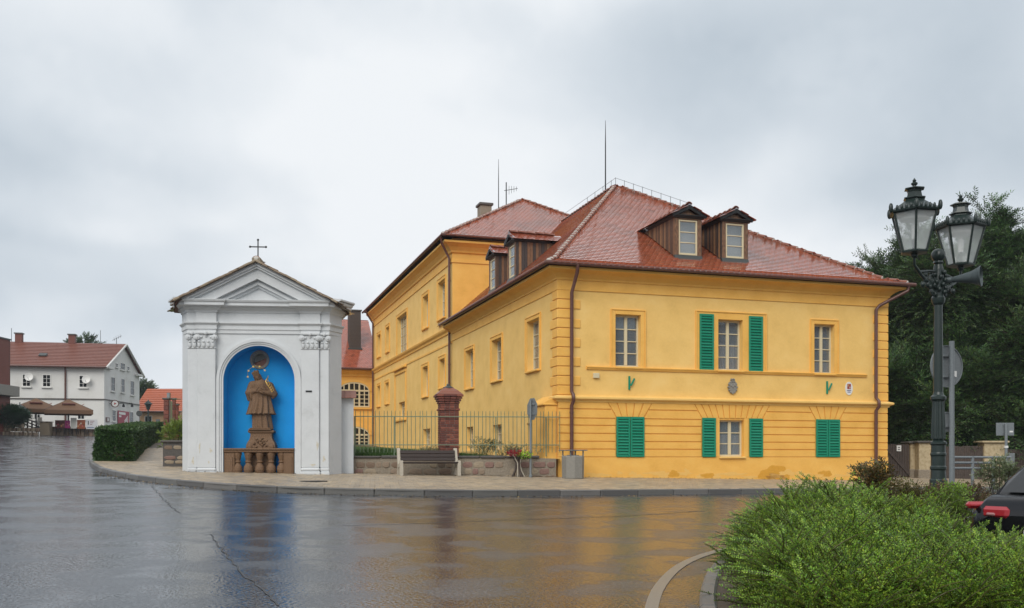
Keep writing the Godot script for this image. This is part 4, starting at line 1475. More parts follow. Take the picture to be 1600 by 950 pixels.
func make_rear_wing() -> void:
	var v := 33.4
	var H := thing("yellow_wing", "low yellow rear wing with arched cream windows and shiny red roof", "building", yaw(1.288, 0, 27.0, 17.04))
	var ey := 6.6
	var m := MB.new()
	m.quad(Vector3(-9, 0.5, -v), Vector3(0, 0.5, -v), Vector3(0, ey, -v), Vector3(-9, ey, -v))
	m.quad(Vector3(-9, 0.5, -v - 8), Vector3(-9, 0.5, -v), Vector3(-9, ey, -v), Vector3(-9, ey, -v - 8))
	m.poly([Vector3(-9, ey, -v - 8), Vector3(-9, ey, -v), Vector3(-9, 10.0, -v - 4)])
	part("wall", m, M.ochre, H)
	var z := -v + 0.02
	for k in 3:
		var cu := -1.13 - k * 2.7
		arch_window(H, Transform3D(Basis(), Vector3(cu, 0, z)), 1.85, 4.28, 5.28, 0.52, 6)
		arch_window(H, Transform3D(Basis(), Vector3(cu, 0, z)), 1.85, 1.75, 2.6, 0.5, 6)
		pbox("window_sill", H, M.ochre, cu - 1.05, 4.14, z - 0.02, cu + 1.05, 4.26, z + 0.1, 0.02)
	var co := MB.new()
	co.sweep([Vector2(0, 6.1), Vector2(0.08, 6.15), Vector2(0.1, 6.25), Vector2(0.26, 6.42), Vector2(0.34, 6.45), Vector2(0.34, 6.52), Vector2(0, 6.58)], [Vector2(-9, -v), Vector2(0, -v)])
	part("eave_cornice", co, M.ochre, H)
	roof_slope(H, [Vector3(-9.2, ey, -v + 0.5), Vector3(0.3, ey, -v + 0.5), Vector3(0.3, 10.1, -v - 4), Vector3(-9.2, 10.1, -v - 4)], Color(0.36, 0.095, 0.05))
	roof_slope(H, [Vector3(0.3, ey, -v - 8.5), Vector3(-9.2, ey, -v - 8.5), Vector3(-9.2, 10.1, -v - 4), Vector3(0.3, 10.1, -v - 4)], Color(0.36, 0.095, 0.05))
	gutter(H, [Vector3(-9.2, ey - 0.03, -v + 0.56), Vector3(0.0, ey - 0.03, -v + 0.56)])
	var ch := Node3D.new()
	ch.name = "chimney"
	H.add_child(ch, true)
	var cu := fu(553.5, v + 1.6)
	ch.position = Vector3(cu, 8.1, -v - 1.6)
	pbox("stack", ch, M.grayplank, -0.36, -0.4, -0.4, 0.36, 2.2, 0.4, 0.01)
	pbox("flashing", ch, M.lead, -0.44, -0.45, -0.1, 0.44, -0.1, 0.5, 0.02)
	pbox("cap", ch, M.coping, -0.42, 2.2, -0.46, 0.42, 2.28, 0.46, 0.01)


# ---------------------------------------------------------------- carved figures: a field of blended capsules meshed as surface nets
func smin(a: float, b: float, k: float) -> float:
	var h: float = clamp(0.5 + 0.5 * (b - a) / k, 0.0, 1.0)
	return lerp(b, a, h) - k * h * (1.0 - h)

func cap(p: Vector3, a: Vector3, b: Vector3, ra: float, rb: float) -> float:
	var ab := b - a
	var t: float = clamp((p - a).dot(ab) / ab.length_squared(), 0.0, 1.0)
	return p.distance_to(a + ab * t) - lerp(ra, rb, t)

func iso(m: MB, lo: Vector3, hi: Vector3, cell: float, fn: Callable) -> void:
	var n := Vector3i(((hi - lo) / cell).ceil())
	var sx := 1; var sy := n.x + 1; var sz := (n.x + 1) * (n.y + 1)
	var val := PackedFloat32Array()
	val.resize((n.x + 1) * (n.y + 1) * (n.z + 1))
	var i := 0
	for z in n.z + 1:
		for y in n.y + 1:
			for x in n.x + 1:
				val[i] = fn.call(lo + Vector3(x, y, z) * cell)
				i += 1
	var vid := {}
	var pos := []
	var nor := []
	for z in n.z:
		for y in n.y:
			for x in n.x:
				var o := x + y * sy + z * sz
				var s := 0
				for k in 8:
					if val[o + (k & 1) + ((k >> 1) & 1) * sy + ((k >> 2) & 1) * sz] < 0.0: s += 1
				if s == 0 or s == 8: continue
				var sum := Vector3.ZERO; var cnt := 0
				for e in [[0, 1], [2, 3], [4, 5], [6, 7], [0, 2], [1, 3], [4, 6], [5, 7], [0, 4], [1, 5], [2, 6], [3, 7]]:
					var ka: int = e[0]; var kb: int = e[1]
					var pa := Vector3(ka & 1, (ka >> 1) & 1, (ka >> 2) & 1); var pb := Vector3(kb & 1, (kb >> 1) & 1, (kb >> 2) & 1)
					var va := val[o + int(pa.x) + int(pa.y) * sy + int(pa.z) * sz]; var vb := val[o + int(pb.x) + int(pb.y) * sy + int(pb.z) * sz]
					if (va < 0.0) != (vb < 0.0):
						sum += pa.lerp(pb, va / (va - vb)); cnt += 1
				var p := lo + (Vector3(x, y, z) + sum / cnt) * cell
				vid[o] = pos.size()
				pos.append(p)
				var h := cell * 0.4
				nor.append(Vector3(fn.call(p + Vector3(h, 0, 0)) - fn.call(p - Vector3(h, 0, 0)), fn.call(p + Vector3(0, h, 0)) - fn.call(p - Vector3(0, h, 0)), fn.call(p + Vector3(0, 0, h)) - fn.call(p - Vector3(0, 0, h))).normalized())
	for z in range(1, n.z):
		for y in range(1, n.y):
			for x in range(1, n.x):
				var o := x + y * sy + z * sz
				for ax in 3:
					var st: int = [sx, sy, sz][ax]
					var a := val[o]; var b := val[o + st]
					if (a < 0.0) == (b < 0.0): continue
					var s1: int = [sy, sz, sx][ax]; var s2: int = [sz, sx, sy][ax]
					var q := [o, o - s1, o - s1 - s2, o - s2]
					var ok := true
					for e in q:
						if not vid.has(e): ok = false
					if not ok: continue
					var w := []
					for e in q: w.append(vid[e])
					if a > 0.0: w.reverse()
					m.put(pos[w[0]], pos[w[1]], pos[w[2]], nor[w[0]], nor[w[1]], nor[w[2]])
					m.put(pos[w[0]], pos[w[2]], pos[w[3]], nor[w[0]], nor[w[2]], nor[w[3]])

func ring_poly(r0: float, r1: float, spring: float, bottom: float) -> PackedVector2Array:
	var p := PackedVector2Array()
	p.append(Vector2(r1, bottom))
	for k in 25: p.append(Vector2(cos(PI * k / 24) * r1, spring + sin(PI * k / 24) * r1))
	p.append(Vector2(-r1, bottom)); p.append(Vector2(-r0, bottom))
	for k in 25: p.append(Vector2(-cos(PI * k / 24) * r0, spring + sin(PI * k / 24) * r0))
	p.append(Vector2(r0, bottom))
	return p

func make_chapel() -> void:
	var X := -6.544
	var C := thing("niche_chapel", "small white baroque chapel with a bright blue arched niche and pediment", "chapel", yaw(X, 0, 25.0, 5.0))
	var g := 0.55          # below the paving
	var sp := 3.226; var r := 0.905
	var top_y := 4.98
	# ---- front wall with arched opening
	var w := MB.new()
	w.quad(Vector3(-1.8, g, 0), Vector3(-r, g, 0), Vector3(-r, top_y, 0), Vector3(-1.8, top_y, 0))
	w.quad(Vector3(r, g, 0), Vector3(1.8, g, 0), Vector3(1.8, top_y, 0), Vector3(r, top_y, 0))
	for k in 24:
		var a0 := PI * k / 24; var a1 := PI * (k + 1) / 24
		var p0 := Vector3(cos(a0) * r, sp + sin(a0) * r, 0); var p1 := Vector3(cos(a1) * r, sp + sin(a1) * r, 0)
		w.quad(p0, Vector3(p0.x, top_y, 0), Vector3(p1.x, top_y, 0), p1)
	# canted corners, sides, back
	for s in [-1.0, 1.0]:
		var q := [Vector3(s * 1.8, g, 0), Vector3(s * 2.06, g, -0.5), Vector3(s * 1.55, g, -2.7), Vector3(0, g, -2.7)]
		for k in 3:
			var a: Vector3 = q[k]; var b: Vector3 = q[k + 1]; var h := Vector3(0, top_y - g, 0)
			if s > 0: w.quad(a, b, b + h, a + h)
			else: w.quad(b, a, a + h, b + h)
	part("wall", w, M.white, C)
	# ---- niche
	var dep := 0.6
	var n := MB.new()
	for s in [-1.0, 1.0]:
		var a := Vector3(s * r, g, 0); var b := Vector3(s * r, g, -dep); var h := Vector3(0, sp - g, 0)
		if s < 0: n.quad(a, b, b + h, a + h)
		else: n.quad(b, a, a + h, b + h)
	for k in 24:
		var a0 := PI * k / 24; var a1 := PI * (k + 1) / 24
		var p0 := Vector3(cos(a0) * r, sp + sin(a0) * r, 0); var p1 := Vector3(cos(a1) * r, sp + sin(a1) * r, 0)
		var z := Vector3(0, 0, -dep)
		var m0 := Vector3(-cos(a0), -sin(a0), 0); var m1 := Vector3(-cos(a1), -sin(a1), 0)
		n.put(p0, p1, p1 + z, m0, m1, m1)
		n.put(p0, p1 + z, p0 + z, m0, m1, m0)
	# back wall round a small round opening
	var oc := Vector2(-0.09, 3.83); var orad := 0.205
	var bound := func(a: float) -> Vector2:
		var t := 0.0; var dv := Vector2(cos(a), sin(a))
		var lo_ := 0.0; var hi_ := 6.0
		for k in 30:
			t = (lo_ + hi_) * 0.5
			var q := oc + dv * t
			var inside: bool = q.y >= g and abs(q.x) <= r and (q.y <= sp or Vector2(q.x, q.y - sp).length() <= r)
			if inside: lo_ = t
			else: hi_ = t
		return oc + dv * lo_
	for k in 120:
		var a0 := TAU * k / 120; var a1 := TAU * (k + 1) / 120
		var i0 := oc + Vector2(cos(a0), sin(a0)) * orad; var i1 := oc + Vector2(cos(a1), sin(a1)) * orad
		var o0: Vector2 = bound.call(a0); var o1: Vector2 = bound.call(a1)
		n.quad(Vector3(i0.x, i0.y, -dep), Vector3(o0.x, o0.y, -dep), Vector3(o1.x, o1.y, -dep), Vector3(i1.x, i1.y, -dep))
	part("blue_niche", n, M.blue, C)
	var oculus := Node3D.new()
	oculus.name = "round_opening"
	C.add_child(oculus, true)
	oculus.position = Vector3(oc.x, oc.y, -dep)
	var rim := MB.new()
	var rt := Transform3D(Basis(Vector3.RIGHT, PI / 2), Vector3.ZERO)
	rim.lathe([Vector2(orad - 0.02, -0.1), Vector2(orad - 0.02, 0.03), Vector2(orad, 0.035), Vector2(orad + 0.045, 0.03), Vector2(orad + 0.05, 0.0)], 32, rt)
	part("rim", rim, M.concrete, oculus)
	var inn := MB.new()
	for k in 24:
		var a0 := TAU * k / 24; var a1 := TAU * (k + 1) / 24
		var p0 := Vector3(cos(a0), sin(a0), 0) * (orad - 0.02); var p1 := Vector3(cos(a1), sin(a1), 0) * (orad - 0.02)
		inn.quad(p0, p1, p1 - Vector3(0, 0, 0.4), p0 - Vector3(0, 0, 0.4))
		inn.tri(Vector3(0, 0, -0.4), p0 - Vector3(0, 0, 0.4), p1 - Vector3(0, 0, 0.4))
	part("recess", inn, M.white, oculus)
	var rb := MB.new()
	rb.box(Transform3D(Basis(Vector3(0, 0, 1), deg_to_rad(24)), Vector3(0.05, -0.09, -0.1)), Vector3(0.42, 0.17, 0.1), 0.02)
	part("brick_ledge", rb, M.ridge, oculus)
	# ---- stepped frame of the arch
	var step := 0
	for e in [[0.907, 0.955, 0.03], [0.957, 1.0, 0.055], [1.002, 1.075, 0.08]]:
		var m := MB.new()
		m.prism(ring_poly(e[0], e[1], sp, 0.5), 0.0, e[2])
		part("arch_moulding", m, M.white, C)
		step += 1
	# ---- pilasters
	for s in [-1.0, 1.0]:
		var pl := Node3D.new()
		pl.name = "pilaster"
		C.add_child(pl, true)
		var x0 := 1.085; var x1 := 1.545; var x2 := 1.79
		var yb := 0.98; var yt := 4.04
		var m := MB.new()
		m.bx(s * x0, yb, -0.01, s * x1, yt, 0.11, 0.012)
		m.bx(s * (x1 + 0.001), yb, -0.01, s * x2, yt, 0.055, 0.012)
		part("shaft", m, M.white, pl)
		var b := MB.new()
		b.bx(s * (x0 - 0.03), g, -0.01, s * (x1 + 0.03), yb - 0.10, 0.16, 0.02)
		b.bx(s * (x0 - 0.015), yb - 0.099, -0.01, s * (x1 + 0.015), yb - 0.002, 0.135, 0.03)
		b.bx(s * (x1 + 0.031), g, -0.01, s * (x2 + 0.02), yb - 0.10, 0.10, 0.02)
		b.bx(s * (x1 + 0.017), yb - 0.099, -0.01, s * (x2 + 0.01), yb - 0.002, 0.08, 0.02)
		part("plinth", b, M.white, pl)
		# capital with volutes and leaves
		var c := MB.new()
		for e in [[x0, x1, 0.11], [x1 + 0.01, x2, 0.055]]:
			var a: float = min(s * e[0], s * e[1]); var bb: float = max(s * e[0], s * e[1]); var z: float = e[2]
			var wd := bb - a
			c.bx(a - 0.015, yt, -0.01, bb + 0.015, yt + 0.03, z + 0.02, 0.012)
			c.bx(a + 0.01, yt + 0.03, -0.01, bb - 0.01, yt + 0.36, z + 0.015, 0.01)
			c.bx(a - 0.02, yt + 0.365, -0.01, bb + 0.02, yt + 0.425, z + 0.06, 0.014)
			var nl := 4 if wd > 0.4 else 2
			for k in nl:
				var lx := a + wd * (k + 0.5) / nl
				c.sphere(Vector3(lx, yt + 0.10, z + 0.02), Vector3(wd / nl * 0.42, 0.085, 0.035), 8, 6)
				c.sphere(Vector3(lx, yt + 0.17, z + 0.045), Vector3(wd / nl * 0.3, 0.03, 0.03), 8, 5)
			for vx in [a + 0.02, bb - 0.02]:
				c.lathe([Vector2(0, -0.05), Vector2(0.075, -0.05), Vector2(0.08, 0.0), Vector2(0.055, 0.03), Vector2(0.06, 0.045), Vector2(0.03, 0.05), Vector2(0.025, 0.07), Vector2(0, 0.07)], 14, Transform3D(Basis(Vector3.RIGHT, PI / 2), Vector3(vx, yt + 0.285, z + 0.03)))
			for k in 3:
				c.sphere(Vector3(a + wd * (k + 1) / 4.0, yt + 0.29 + 0.02 * (k % 2), z + 0.02), Vector3(0.035, 0.03, 0.03), 8, 5)
			c.sphere(Vector3((a + bb) * 0.5, yt + 0.385, z + 0.06), Vector3(0.045, 0.05, 0.035), 8, 6)
		part("capital", c, M.white, pl)
	# ---- entablature, broken forward over the pilasters
	var path := [Vector2(-1.55, -2.7), Vector2(-2.06, -0.5), Vector2(-1.80, 0.055), Vector2(-1.56, 0.055), Vector2(-1.56, 0.11), Vector2(-1.07, 0.11), Vector2(-1.07, 0.03), Vector2(1.07, 0.03), Vector2(1.07, 0.11), Vector2(1.56, 0.11), Vector2(1.56, 0.055), Vector2(1.80, 0.055), Vector2(2.06, -0.5), Vector2(1.55, -2.7)]
	var m1 := MB.new()
	m1.sweep([Vector2(-0.08, 4.44), Vector2(0.0, 4.441), Vector2(0.0, 4.53), Vector2(0.022, 4.54), Vector2(0.022, 4.64), Vector2(0.06, 4.68), Vector2(0.075, 4.69), Vector2(0.075, 4.72), Vector2(-0.08, 4.73)], path)
	part("architrave", m1, M.white, C)
	var m2 := MB.new()
	m2.sweep([Vector2(-0.08, 4.70), Vector2(0.01, 4.701), Vector2(0.01, 4.99), Vector2(-0.08, 5.0)], path)
	part("frieze", m2, M.white, C)
	var m3 := MB.new()
	m3.sweep([Vector2(-0.08, 4.97), Vector2(0.03, 4.972), Vector2(0.045, 5.02), Vector2(0.11, 5.07), Vector2(0.13, 5.11), Vector2(0.25, 5.125), Vector2(0.25, 5.20), Vector2(0.28, 5.215), Vector2(0.30, 5.255), Vector2(0.30, 5.27), Vector2(-0.08, 5.29)], path)
	part("cornice", m3, M.white, C)
	# ---- pediment: raking mouldings as stepped chevrons
	var tym := MB.new()
	tym.prism(PackedVector2Array([Vector2(-1.9, 5.26), Vector2(1.9, 5.26), Vector2(0, 6.15)]), -0.2, 0.05)
	part("tympanum", tym, M.white, C)
	var sl := 0.505
	for e in [[0.0, 0.085, 0.42, 2.02], [0.085, 0.14, 0.37, 1.99], [0.14, 0.40, 0.30, 1.95], [0.40, 0.46, 0.15, 1.8], [0.46, 0.53, 0.19, 1.8], [0.53, 0.60, 0.11, 1.8]]:
		var yo: float = 6.215 - e[0]; var yi: float = 6.215 - e[1] - 0.001
		var hw: float = e[3]; var b0 := 5.272
		var xo: float = min(hw, (yo - b0) / sl); var xi: float = min(hw, (yi - b0) / sl)
		var p := PackedVector2Array([Vector2(-xo, yo - sl * xo), Vector2(0, yo), Vector2(xo, yo - sl * xo)])
		if xi > 0.0:
			p.append(Vector2(xi, yi - sl * xi)); p.append(Vector2(0, yi)); p.append(Vector2(-xi, yi - sl * xi))
		var m := MB.new()
		m.prism(p, 0.03, e[2])
		part("raking_moulding", m, M.white, C)
	# return of the cornice body under the roof on the cants
	var up := MB.new()
	up.sweep([Vector2(-0.3, 5.28), Vector2(0.24, 5.281), Vector2(0.34, 5.30), Vector2(0.34, 5.34), Vector2(-0.3, 5.42)], [Vector2(-1.55, -2.7), Vector2(-2.06, -0.5), Vector2(-1.80, 0.055)])
	up.sweep([Vector2(-0.3, 5.28), Vector2(0.24, 5.281), Vector2(0.34, 5.30), Vector2(0.34, 5.34), Vector2(-0.3, 5.42)], [Vector2(1.80, 0.055), Vector2(2.06, -0.5), Vector2(1.55, -2.7)])
	part("eave_return", up, M.white, C)
	# ---- old tiled roof
	var ry := 6.245; var re := 2.3
	var old := Color(0.20, 0.125, 0.085)
	roof_slope(C, [Vector3(-1.75, ry - sl * 1.75, -2.95), Vector3(-re, ry - sl * re, -0.5), Vector3(-2.02, ry - sl * 2.02, 0.44), Vector3(0, ry, 0.44), Vector3(0, ry, -2.95)], old)
	roof_slope(C, [Vector3(re, ry - sl * re, -0.5), Vector3(1.75, ry - sl * 1.75, -2.95), Vector3(0, ry, -2.95), Vector3(0, ry, 0.44), Vector3(2.02, ry - sl * 2.02, 0.44)], old)
	hip_tiles(C, Vector3(0, ry + 0.03, 0.44), Vector3(0, ry + 0.03, -2.95), true)
	# edge tiles along the front of the roof
	for s in [-1.0, 1.0]:
		for k in 14:
			var x: float = s * (0.08 + k * 0.145)
			var t := Transform3D(Basis(Vector3(0, 0, 1), -s * atan(sl) + rng.randf_range(-0.03, 0.03)), Vector3(x, ry - sl * abs(x) - 0.005 + rng.randf_range(-0.005, 0.012), 0.43))
			part("edge_tile", bm(Vector3(0.168, 0.05, 0.2), 0.008), M.stone[[0, 2][rng.randi() % 2]], C, t)
	pbox("finial_block", C, M.rubble, -0.11, ry - 0.04, -0.1, 0.11, ry + 0.09, 0.46, 0.02)
	# ---- iron cross
	var cr := MB.new()
	var cy := ry + 0.08
	cr.bx(-0.014, cy, 0.16, 0.014, cy + 0.5, 0.188, 0.003)
	cr.bx(-0.19, cy + 0.315, 0.162, 0.19, cy + 0.343, 0.186, 0.003)
	for q in [Vector3(-0.2, cy + 0.33, 0.174), Vector3(0.2, cy + 0.33, 0.174), Vector3(0, cy + 0.51, 0.174)]:
		cr.sphere(q, Vector3(0.03, 0.03, 0.02), 8, 6)
	part("iron_cross", cr, M.blackiron, C)
	# ---- small black plaque on the east pilaster, worn patches low down
	pbox("plaque", C, M.black, 1.2, 2.93, 0.11, 1.36, 2.975, 0.12)
	for e in [[1.50, 1.55, 0.05, 0.16, 0.111], [1.38, 1.05, 0.1, 0.05, 0.111], [-1.48, 1.5, 0.03, 0.2, 0.111], [-1.2, 1.42, 0.06, 0.08, 0.111], [1.66, 1.2, 0.05, 0.12, 0.0555], [-1.66, 1.15, 0.05, 0.14, 0.0555], [1.35, 0.72, 0.12, 0.05, 0.161], [-1.3, 0.74, 0.1, 0.06, 0.161], [-1.25, 1.12, 0.03, 0.05, 0.111]]:
		var p := PackedVector2Array()
		for i in 20:
			var a := TAU * i / 20
			var rr := 1.0 + 0.3 * sin(a * 3 + e[0] * 9) + 0.18 * sin(a * 5 + e[1] * 7) + rng.randf_range(-0.1, 0.1)
			p.append(Vector2(e[0] + cos(a) * e[2] * rr * 0.6, e[1] + sin(a) * e[3] * rr * 0.6))
		var m := MB.new()
		m.prism(p, e[4], e[4] + 0.0025)
		part("flaked_patch", m, M.stain, C)

	# ---- sandstone balustrade in front of the niche
	var B := thing("balustrade", "brown sandstone balustrade closing the foot of the blue niche", "balustrade", yaw(X, 0, 25.0, 5.0))
	var by0 := 0.60; var by1 := 1.46
	var zf := 0.02
	for s in [-1.0, 1.0]:
		pbox("end_block", B, M.sandstone, s * 0.885, by0, -0.16, s * 0.62, by1 - 0.085, zf, 0.012)
		pbox("block_panel", B, M.sandstone, s * 0.84, by0 + 0.16, zf, s * 0.665, by1 - 0.2, zf + 0.02, 0.008)
	pbox("top_rail", B, M.sandstone, -0.89, by1 - 0.085, -0.18, 0.89, by1 - 0.03, zf + 0.03, 0.012)
	pbox("coping", B, M.sandstone, -0.90, by1 - 0.03, -0.2, 0.90, by1 + 0.02, zf + 0.055, 0.015)
	pbox("bottom_rail", B, M.sandstone, -0.615, by0, -0.16, 0.615, by0 + 0.1, zf + 0.01, 0.012)
	var ba := MB.new()
	var prof := []
	for e in [[0.105, 0.0], [0.105, 0.06], [0.08, 0.075], [0.07, 0.09], [0.105, 0.14], [0.125, 0.22], [0.115, 0.30], [0.075, 0.36], [0.062, 0.40], [0.085, 0.42], [0.085, 0.44], [0.062, 0.46], [0.08, 0.52], [0.10, 0.60], [0.105, 0.61], [0.105, 0.675]]:
		prof.append(Vector2(e[0], e[1]))
	ba.lathe(prof, 14)
	var bam := ba.mesh()
	for x in [-0.56, -0.29, 0.0, 0.29, 0.56]:
		part("baluster", bam, M.sandstone, B, Transform3D(Basis(), Vector3(x, by0 + 0.1, -0.08)))

	make_statue(yaw(X, 0, 25.0, 5.0))

	# ---- low white wall east of the chapel, with a tiled top
	var lw := thing("garden_wall_end", "narrow white plastered wall stub with red tile top beside the chapel", "wall", yaw(-4.74, 0, 26.0, 10.0))
	pbox("wall", lw, M.white, 0.0, 0.5, -0.35, 0.47, 2.86, 0.0, 0.015)
	for k in 4:
		for j in 2:
			var t := Transform3D(Basis(Vector3.RIGHT, deg_to_rad(28.0)) * Basis(Vector3.UP, rng.randf_range(-0.05, 0.05)), Vector3(0.0 + k * 0.15, 2.98 - j * 0.075, -0.08 + j * 0.14))
			part("tile", tile_mesh(), M.ridge, lw, t)
	var cp := MB.new()
	cp.prism(PackedVector2Array([Vector2(0.08, 2.862), Vector2(-0.43, 2.862), Vector2(-0.175, 3.0)]), -0.5, 0.03, Transform3D(Basis(Vector3(0, 0, 1), Vector3.UP, Vector3(-1, 0, 0)), Vector3.ZERO))
	part("coping", cp, M.mortar, lw)

func make_statue(frame: Transform3D) -> void:
	var base := frame * Transform3D(Basis(), Vector3(0.0, 0, -0.40))
	var P := thing("statue_pedestal", "bell-shaped sandstone pedestal with carved relief under the robed statue", "pedestal", base)
	var m := MB.new()
	var q := sqrt(2.0)
	var prof := []
	for e in [[0.34, 0.6], [0.34, 1.30], [0.42, 1.34], [0.42, 1.40], [0.37, 1.42], [0.375, 1.50], [0.37, 1.56], [0.34, 1.64], [0.30, 1.70], [0.275, 1.78], [0.27, 1.86], [0.285, 1.875], [0.33, 1.90], [0.33, 1.945], [0.31, 1.955], [0.0, 1.956]]:
		prof.append(Vector2(e[0] * q, e[1]))
	m.lathe(prof, 4, Transform3D(Basis(Vector3.UP, PI / 4).scaled(Vector3(1, 1, 0.52)), Vector3.ZERO), true)
	part("body", m, M.sandstone, P)
	var rl := MB.new()
	for k in 22:
		var a := TAU * k / 11.0
		var rr := 0.09 if k < 11 else 0.17
		rl.sphere(Vector3(cos(a + k * 0.3) * rr, 1.62 + sin(a + k * 0.3) * rr * 0.75, 0.185 + (0.02 if sin(a) < 0 else -0.02)), Vector3(0.035, 0.028, 0.03), 7, 5)
	rl.sphere(Vector3(0, 1.62, 0.175), Vector3(0.06, 0.07, 0.04), 10, 7)
	for s in [-1.0, 1.0]:
		rl.lathe([Vector2(0, 0.0), Vector2(0.06, 0.0), Vector2(0.06, 0.04), Vector2(0.03, 0.05), Vector2(0, 0.05)], 12, Transform3D(Basis(Vector3.RIGHT, PI / 2), Vector3(s * 0.28, 1.52, 0.19)))
	part("relief", rl, M.sandstone, P)

	var S := thing("statue", "weathered sandstone statue of a robed, bearded cleric holding a cross", "statue", base * Transform3D(Basis(), Vector3(-0.02, 1.956, 0.0)))
	var body := MB.new()
	var head := Vector3(-0.085, 1.40, 0.075)
	var field := func(p: Vector3) -> float:
		var th := atan2(p.x, p.z)
		# cassock
		var t: float = clamp(p.y / 0.5, 0.0, 1.0)
		var rr: float = lerp(0.235, 0.205, t) * (1.0 + 0.11 * sin(th * 9.0 + p.y * 3.0) * (1.0 - 0.4 * t))
		var cx := 0.01 + 0.03 * (1.0 - t)
		var d: float = max(Vector2(p.x - cx, p.z * 1.35).length() - rr, max(-p.y + 0.02, p.y - 0.52)) * 0.75
		# rochet with deep folds and a flat hem
		var u: float = clamp((p.y - 0.42) / 0.6, 0.0, 1.0)
		rr = lerp(0.325, 0.20, pow(u, 0.8)) * (1.0 + (0.125 - 0.08 * u) * sin(th * 11.0 + sin(p.y * 6.0)))
		d = min(d, max(Vector2(p.x, p.z * 1.3).length() - rr, max(0.42 + 0.012 * sin(th * 13.0) - p.y, p.y - 1.05)) * 0.75)
		# chest and cape
		d = smin(d, cap(p, Vector3(0, 0.98, 0.0), Vector3(-0.01, 1.18, 0.01), 0.185, 0.17), 0.05)
		d = smin(d, cap(p, Vector3(-0.17, 1.19, 0.0), Vector3(0.17, 1.17, 0.0), 0.10, 0.10), 0.05)
		# upper arms, forearms in wide sleeves
		d = smin(d, cap(p, Vector3(-0.20, 1.19, 0.0), Vector3(-0.275, 0.99, 0.03), 0.10, 0.085), 0.035)
		d = smin(d, cap(p, Vector3(-0.275, 0.99, 0.03), Vector3(-0.05, 1.03, 0.20), 0.075, 0.045), 0.03)
		d = smin(d, cap(p, Vector3(0.20, 1.17, 0.0), Vector3(0.31, 0.95, 0.05), 0.10, 0.085), 0.035)
		d = smin(d, cap(p, Vector3(0.31, 0.95, 0.05), Vector3(0.06, 0.98, 0.22), 0.075, 0.045), 0.03)
		# hanging sleeve drapes
		d = smin(d, cap(p, Vector3(-0.285, 0.97, 0.02), Vector3(-0.29, 0.80, 0.02), 0.08, 0.035), 0.03)
		d = smin(d, cap(p, Vector3(-0.20, 0.98, 0.1), Vector3(-0.225, 0.83, 0.1), 0.05, 0.025), 0.03)
		d = smin(d, cap(p, Vector3(0.30, 0.93, 0.06), Vector3(0.29, 0.85, 0.06), 0.07, 0.03), 0.03)
		# collar and neck
		d = smin(d, cap(p, Vector3(-0.02, 1.22, 0.02), Vector3(-0.05, 1.29, 0.04), 0.10, 0.065), 0.03)
		return d
	iso(body, Vector3(-0.44, -0.03, -0.34), Vector3(0.44, 1.36, 0.36), 0.0155, field)
	for k in body.v.size(): body.v[k].x *= 1.1
	# head with brow, nose, beard, ears; bent towards the cross
	var tilt := Basis(Vector3(0, 0, 1), deg_to_rad(22)) * Basis(Vector3.RIGHT, deg_to_rad(16))
	var inv := tilt.inverse()
	var hf := func(w: Vector3) -> float:
		var p: Vector3 = inv * (w - head)
		var d := cap(p, Vector3(0, 0.03, -0.015), Vector3(0, -0.05, 0.0), 0.083, 0.066)
		d = smin(d, cap(p, Vector3(0, -0.045, 0.035), Vector3(0, -0.15, 0.05), 0.055, 0.02), 0.025)      # beard
		d = smin(d, cap(p, Vector3(-0.035, 0.02, 0.066), Vector3(0.035, 0.02, 0.066), 0.014, 0.014), 0.012)  # brow
		d = smin(d, cap(p, Vector3(0, 0.012, 0.075), Vector3(0, -0.025, 0.098), 0.009, 0.015), 0.008)     # nose
		d = smin(d, cap(p, Vector3(-0.022, -0.045, 0.084), Vector3(0.022, -0.045, 0.084), 0.009, 0.009), 0.006) # lip and moustache
		for s in [-1.0, 1.0]:
			d = smin(d, cap(p, Vector3(s * 0.082, 0.015, 0.0), Vector3(s * 0.08, -0.03, 0.005), 0.016, 0.01), 0.01)
			d = max(d, -(p.distance_to(Vector3(s * 0.03, 0.003, 0.088)) - 0.013))
			d = min(d, p.distance_to(Vector3(s * 0.03, 0.003, 0.076)) - 0.012)
			d = smin(d, cap(p, Vector3(s * 0.07, 0.02, -0.03), Vector3(s * 0.075, -0.1, -0.02), 0.03, 0.03), 0.02)  # hair
		d = smin(d, cap(p, Vector3(0, -0.06, -0.01), Vector3(0.03, -0.16, -0.03), 0.06, 0.065), 0.02)
		return d
	iso(body, head + Vector3(-0.16, -0.22, -0.14), head + Vector3(0.16, 0.14, 0.16), 0.009, hf)
	# hands: palm and five fingers laid over the cross
	for e in [[Vector3(-0.03, 1.04, 0.215), Vector3(0.85, 0.42, 0.3)], [Vector3(0.045, 0.985, 0.235), Vector3(-0.9, 0.35, 0.25)]]:
		var o: Vector3 = e[0]; var dir: Vector3 = e[1].normalized()
		var side := dir.cross(Vector3(0, 0, 1)).normalized()
		body.tube([o - dir * 0.02, o + dir * 0.03, o + dir * 0.06], [0.03, 0.036, 0.026], 8)
		for k in 4:
			var s0 := o + dir * 0.055 + side * (k - 1.5) * 0.017
			var ln: float = [0.062, 0.072, 0.068, 0.052][k]
			body.tube([s0, s0 + dir * ln * 0.5 + Vector3(0, 0, 0.012), s0 + dir * ln + Vector3(0, 0, -0.012)], [0.0095, 0.009, 0.007], 6)
		body.tube([o + side * 0.03, o + side * 0.055 + dir * 0.03 + Vector3(0, 0, 0.01), o + side * 0.05 + dir * 0.06], [0.012, 0.01, 0.008], 6)
	part("figure", body, M.sandstone, S)
	# four-cornered cap
	var hat := MB.new()
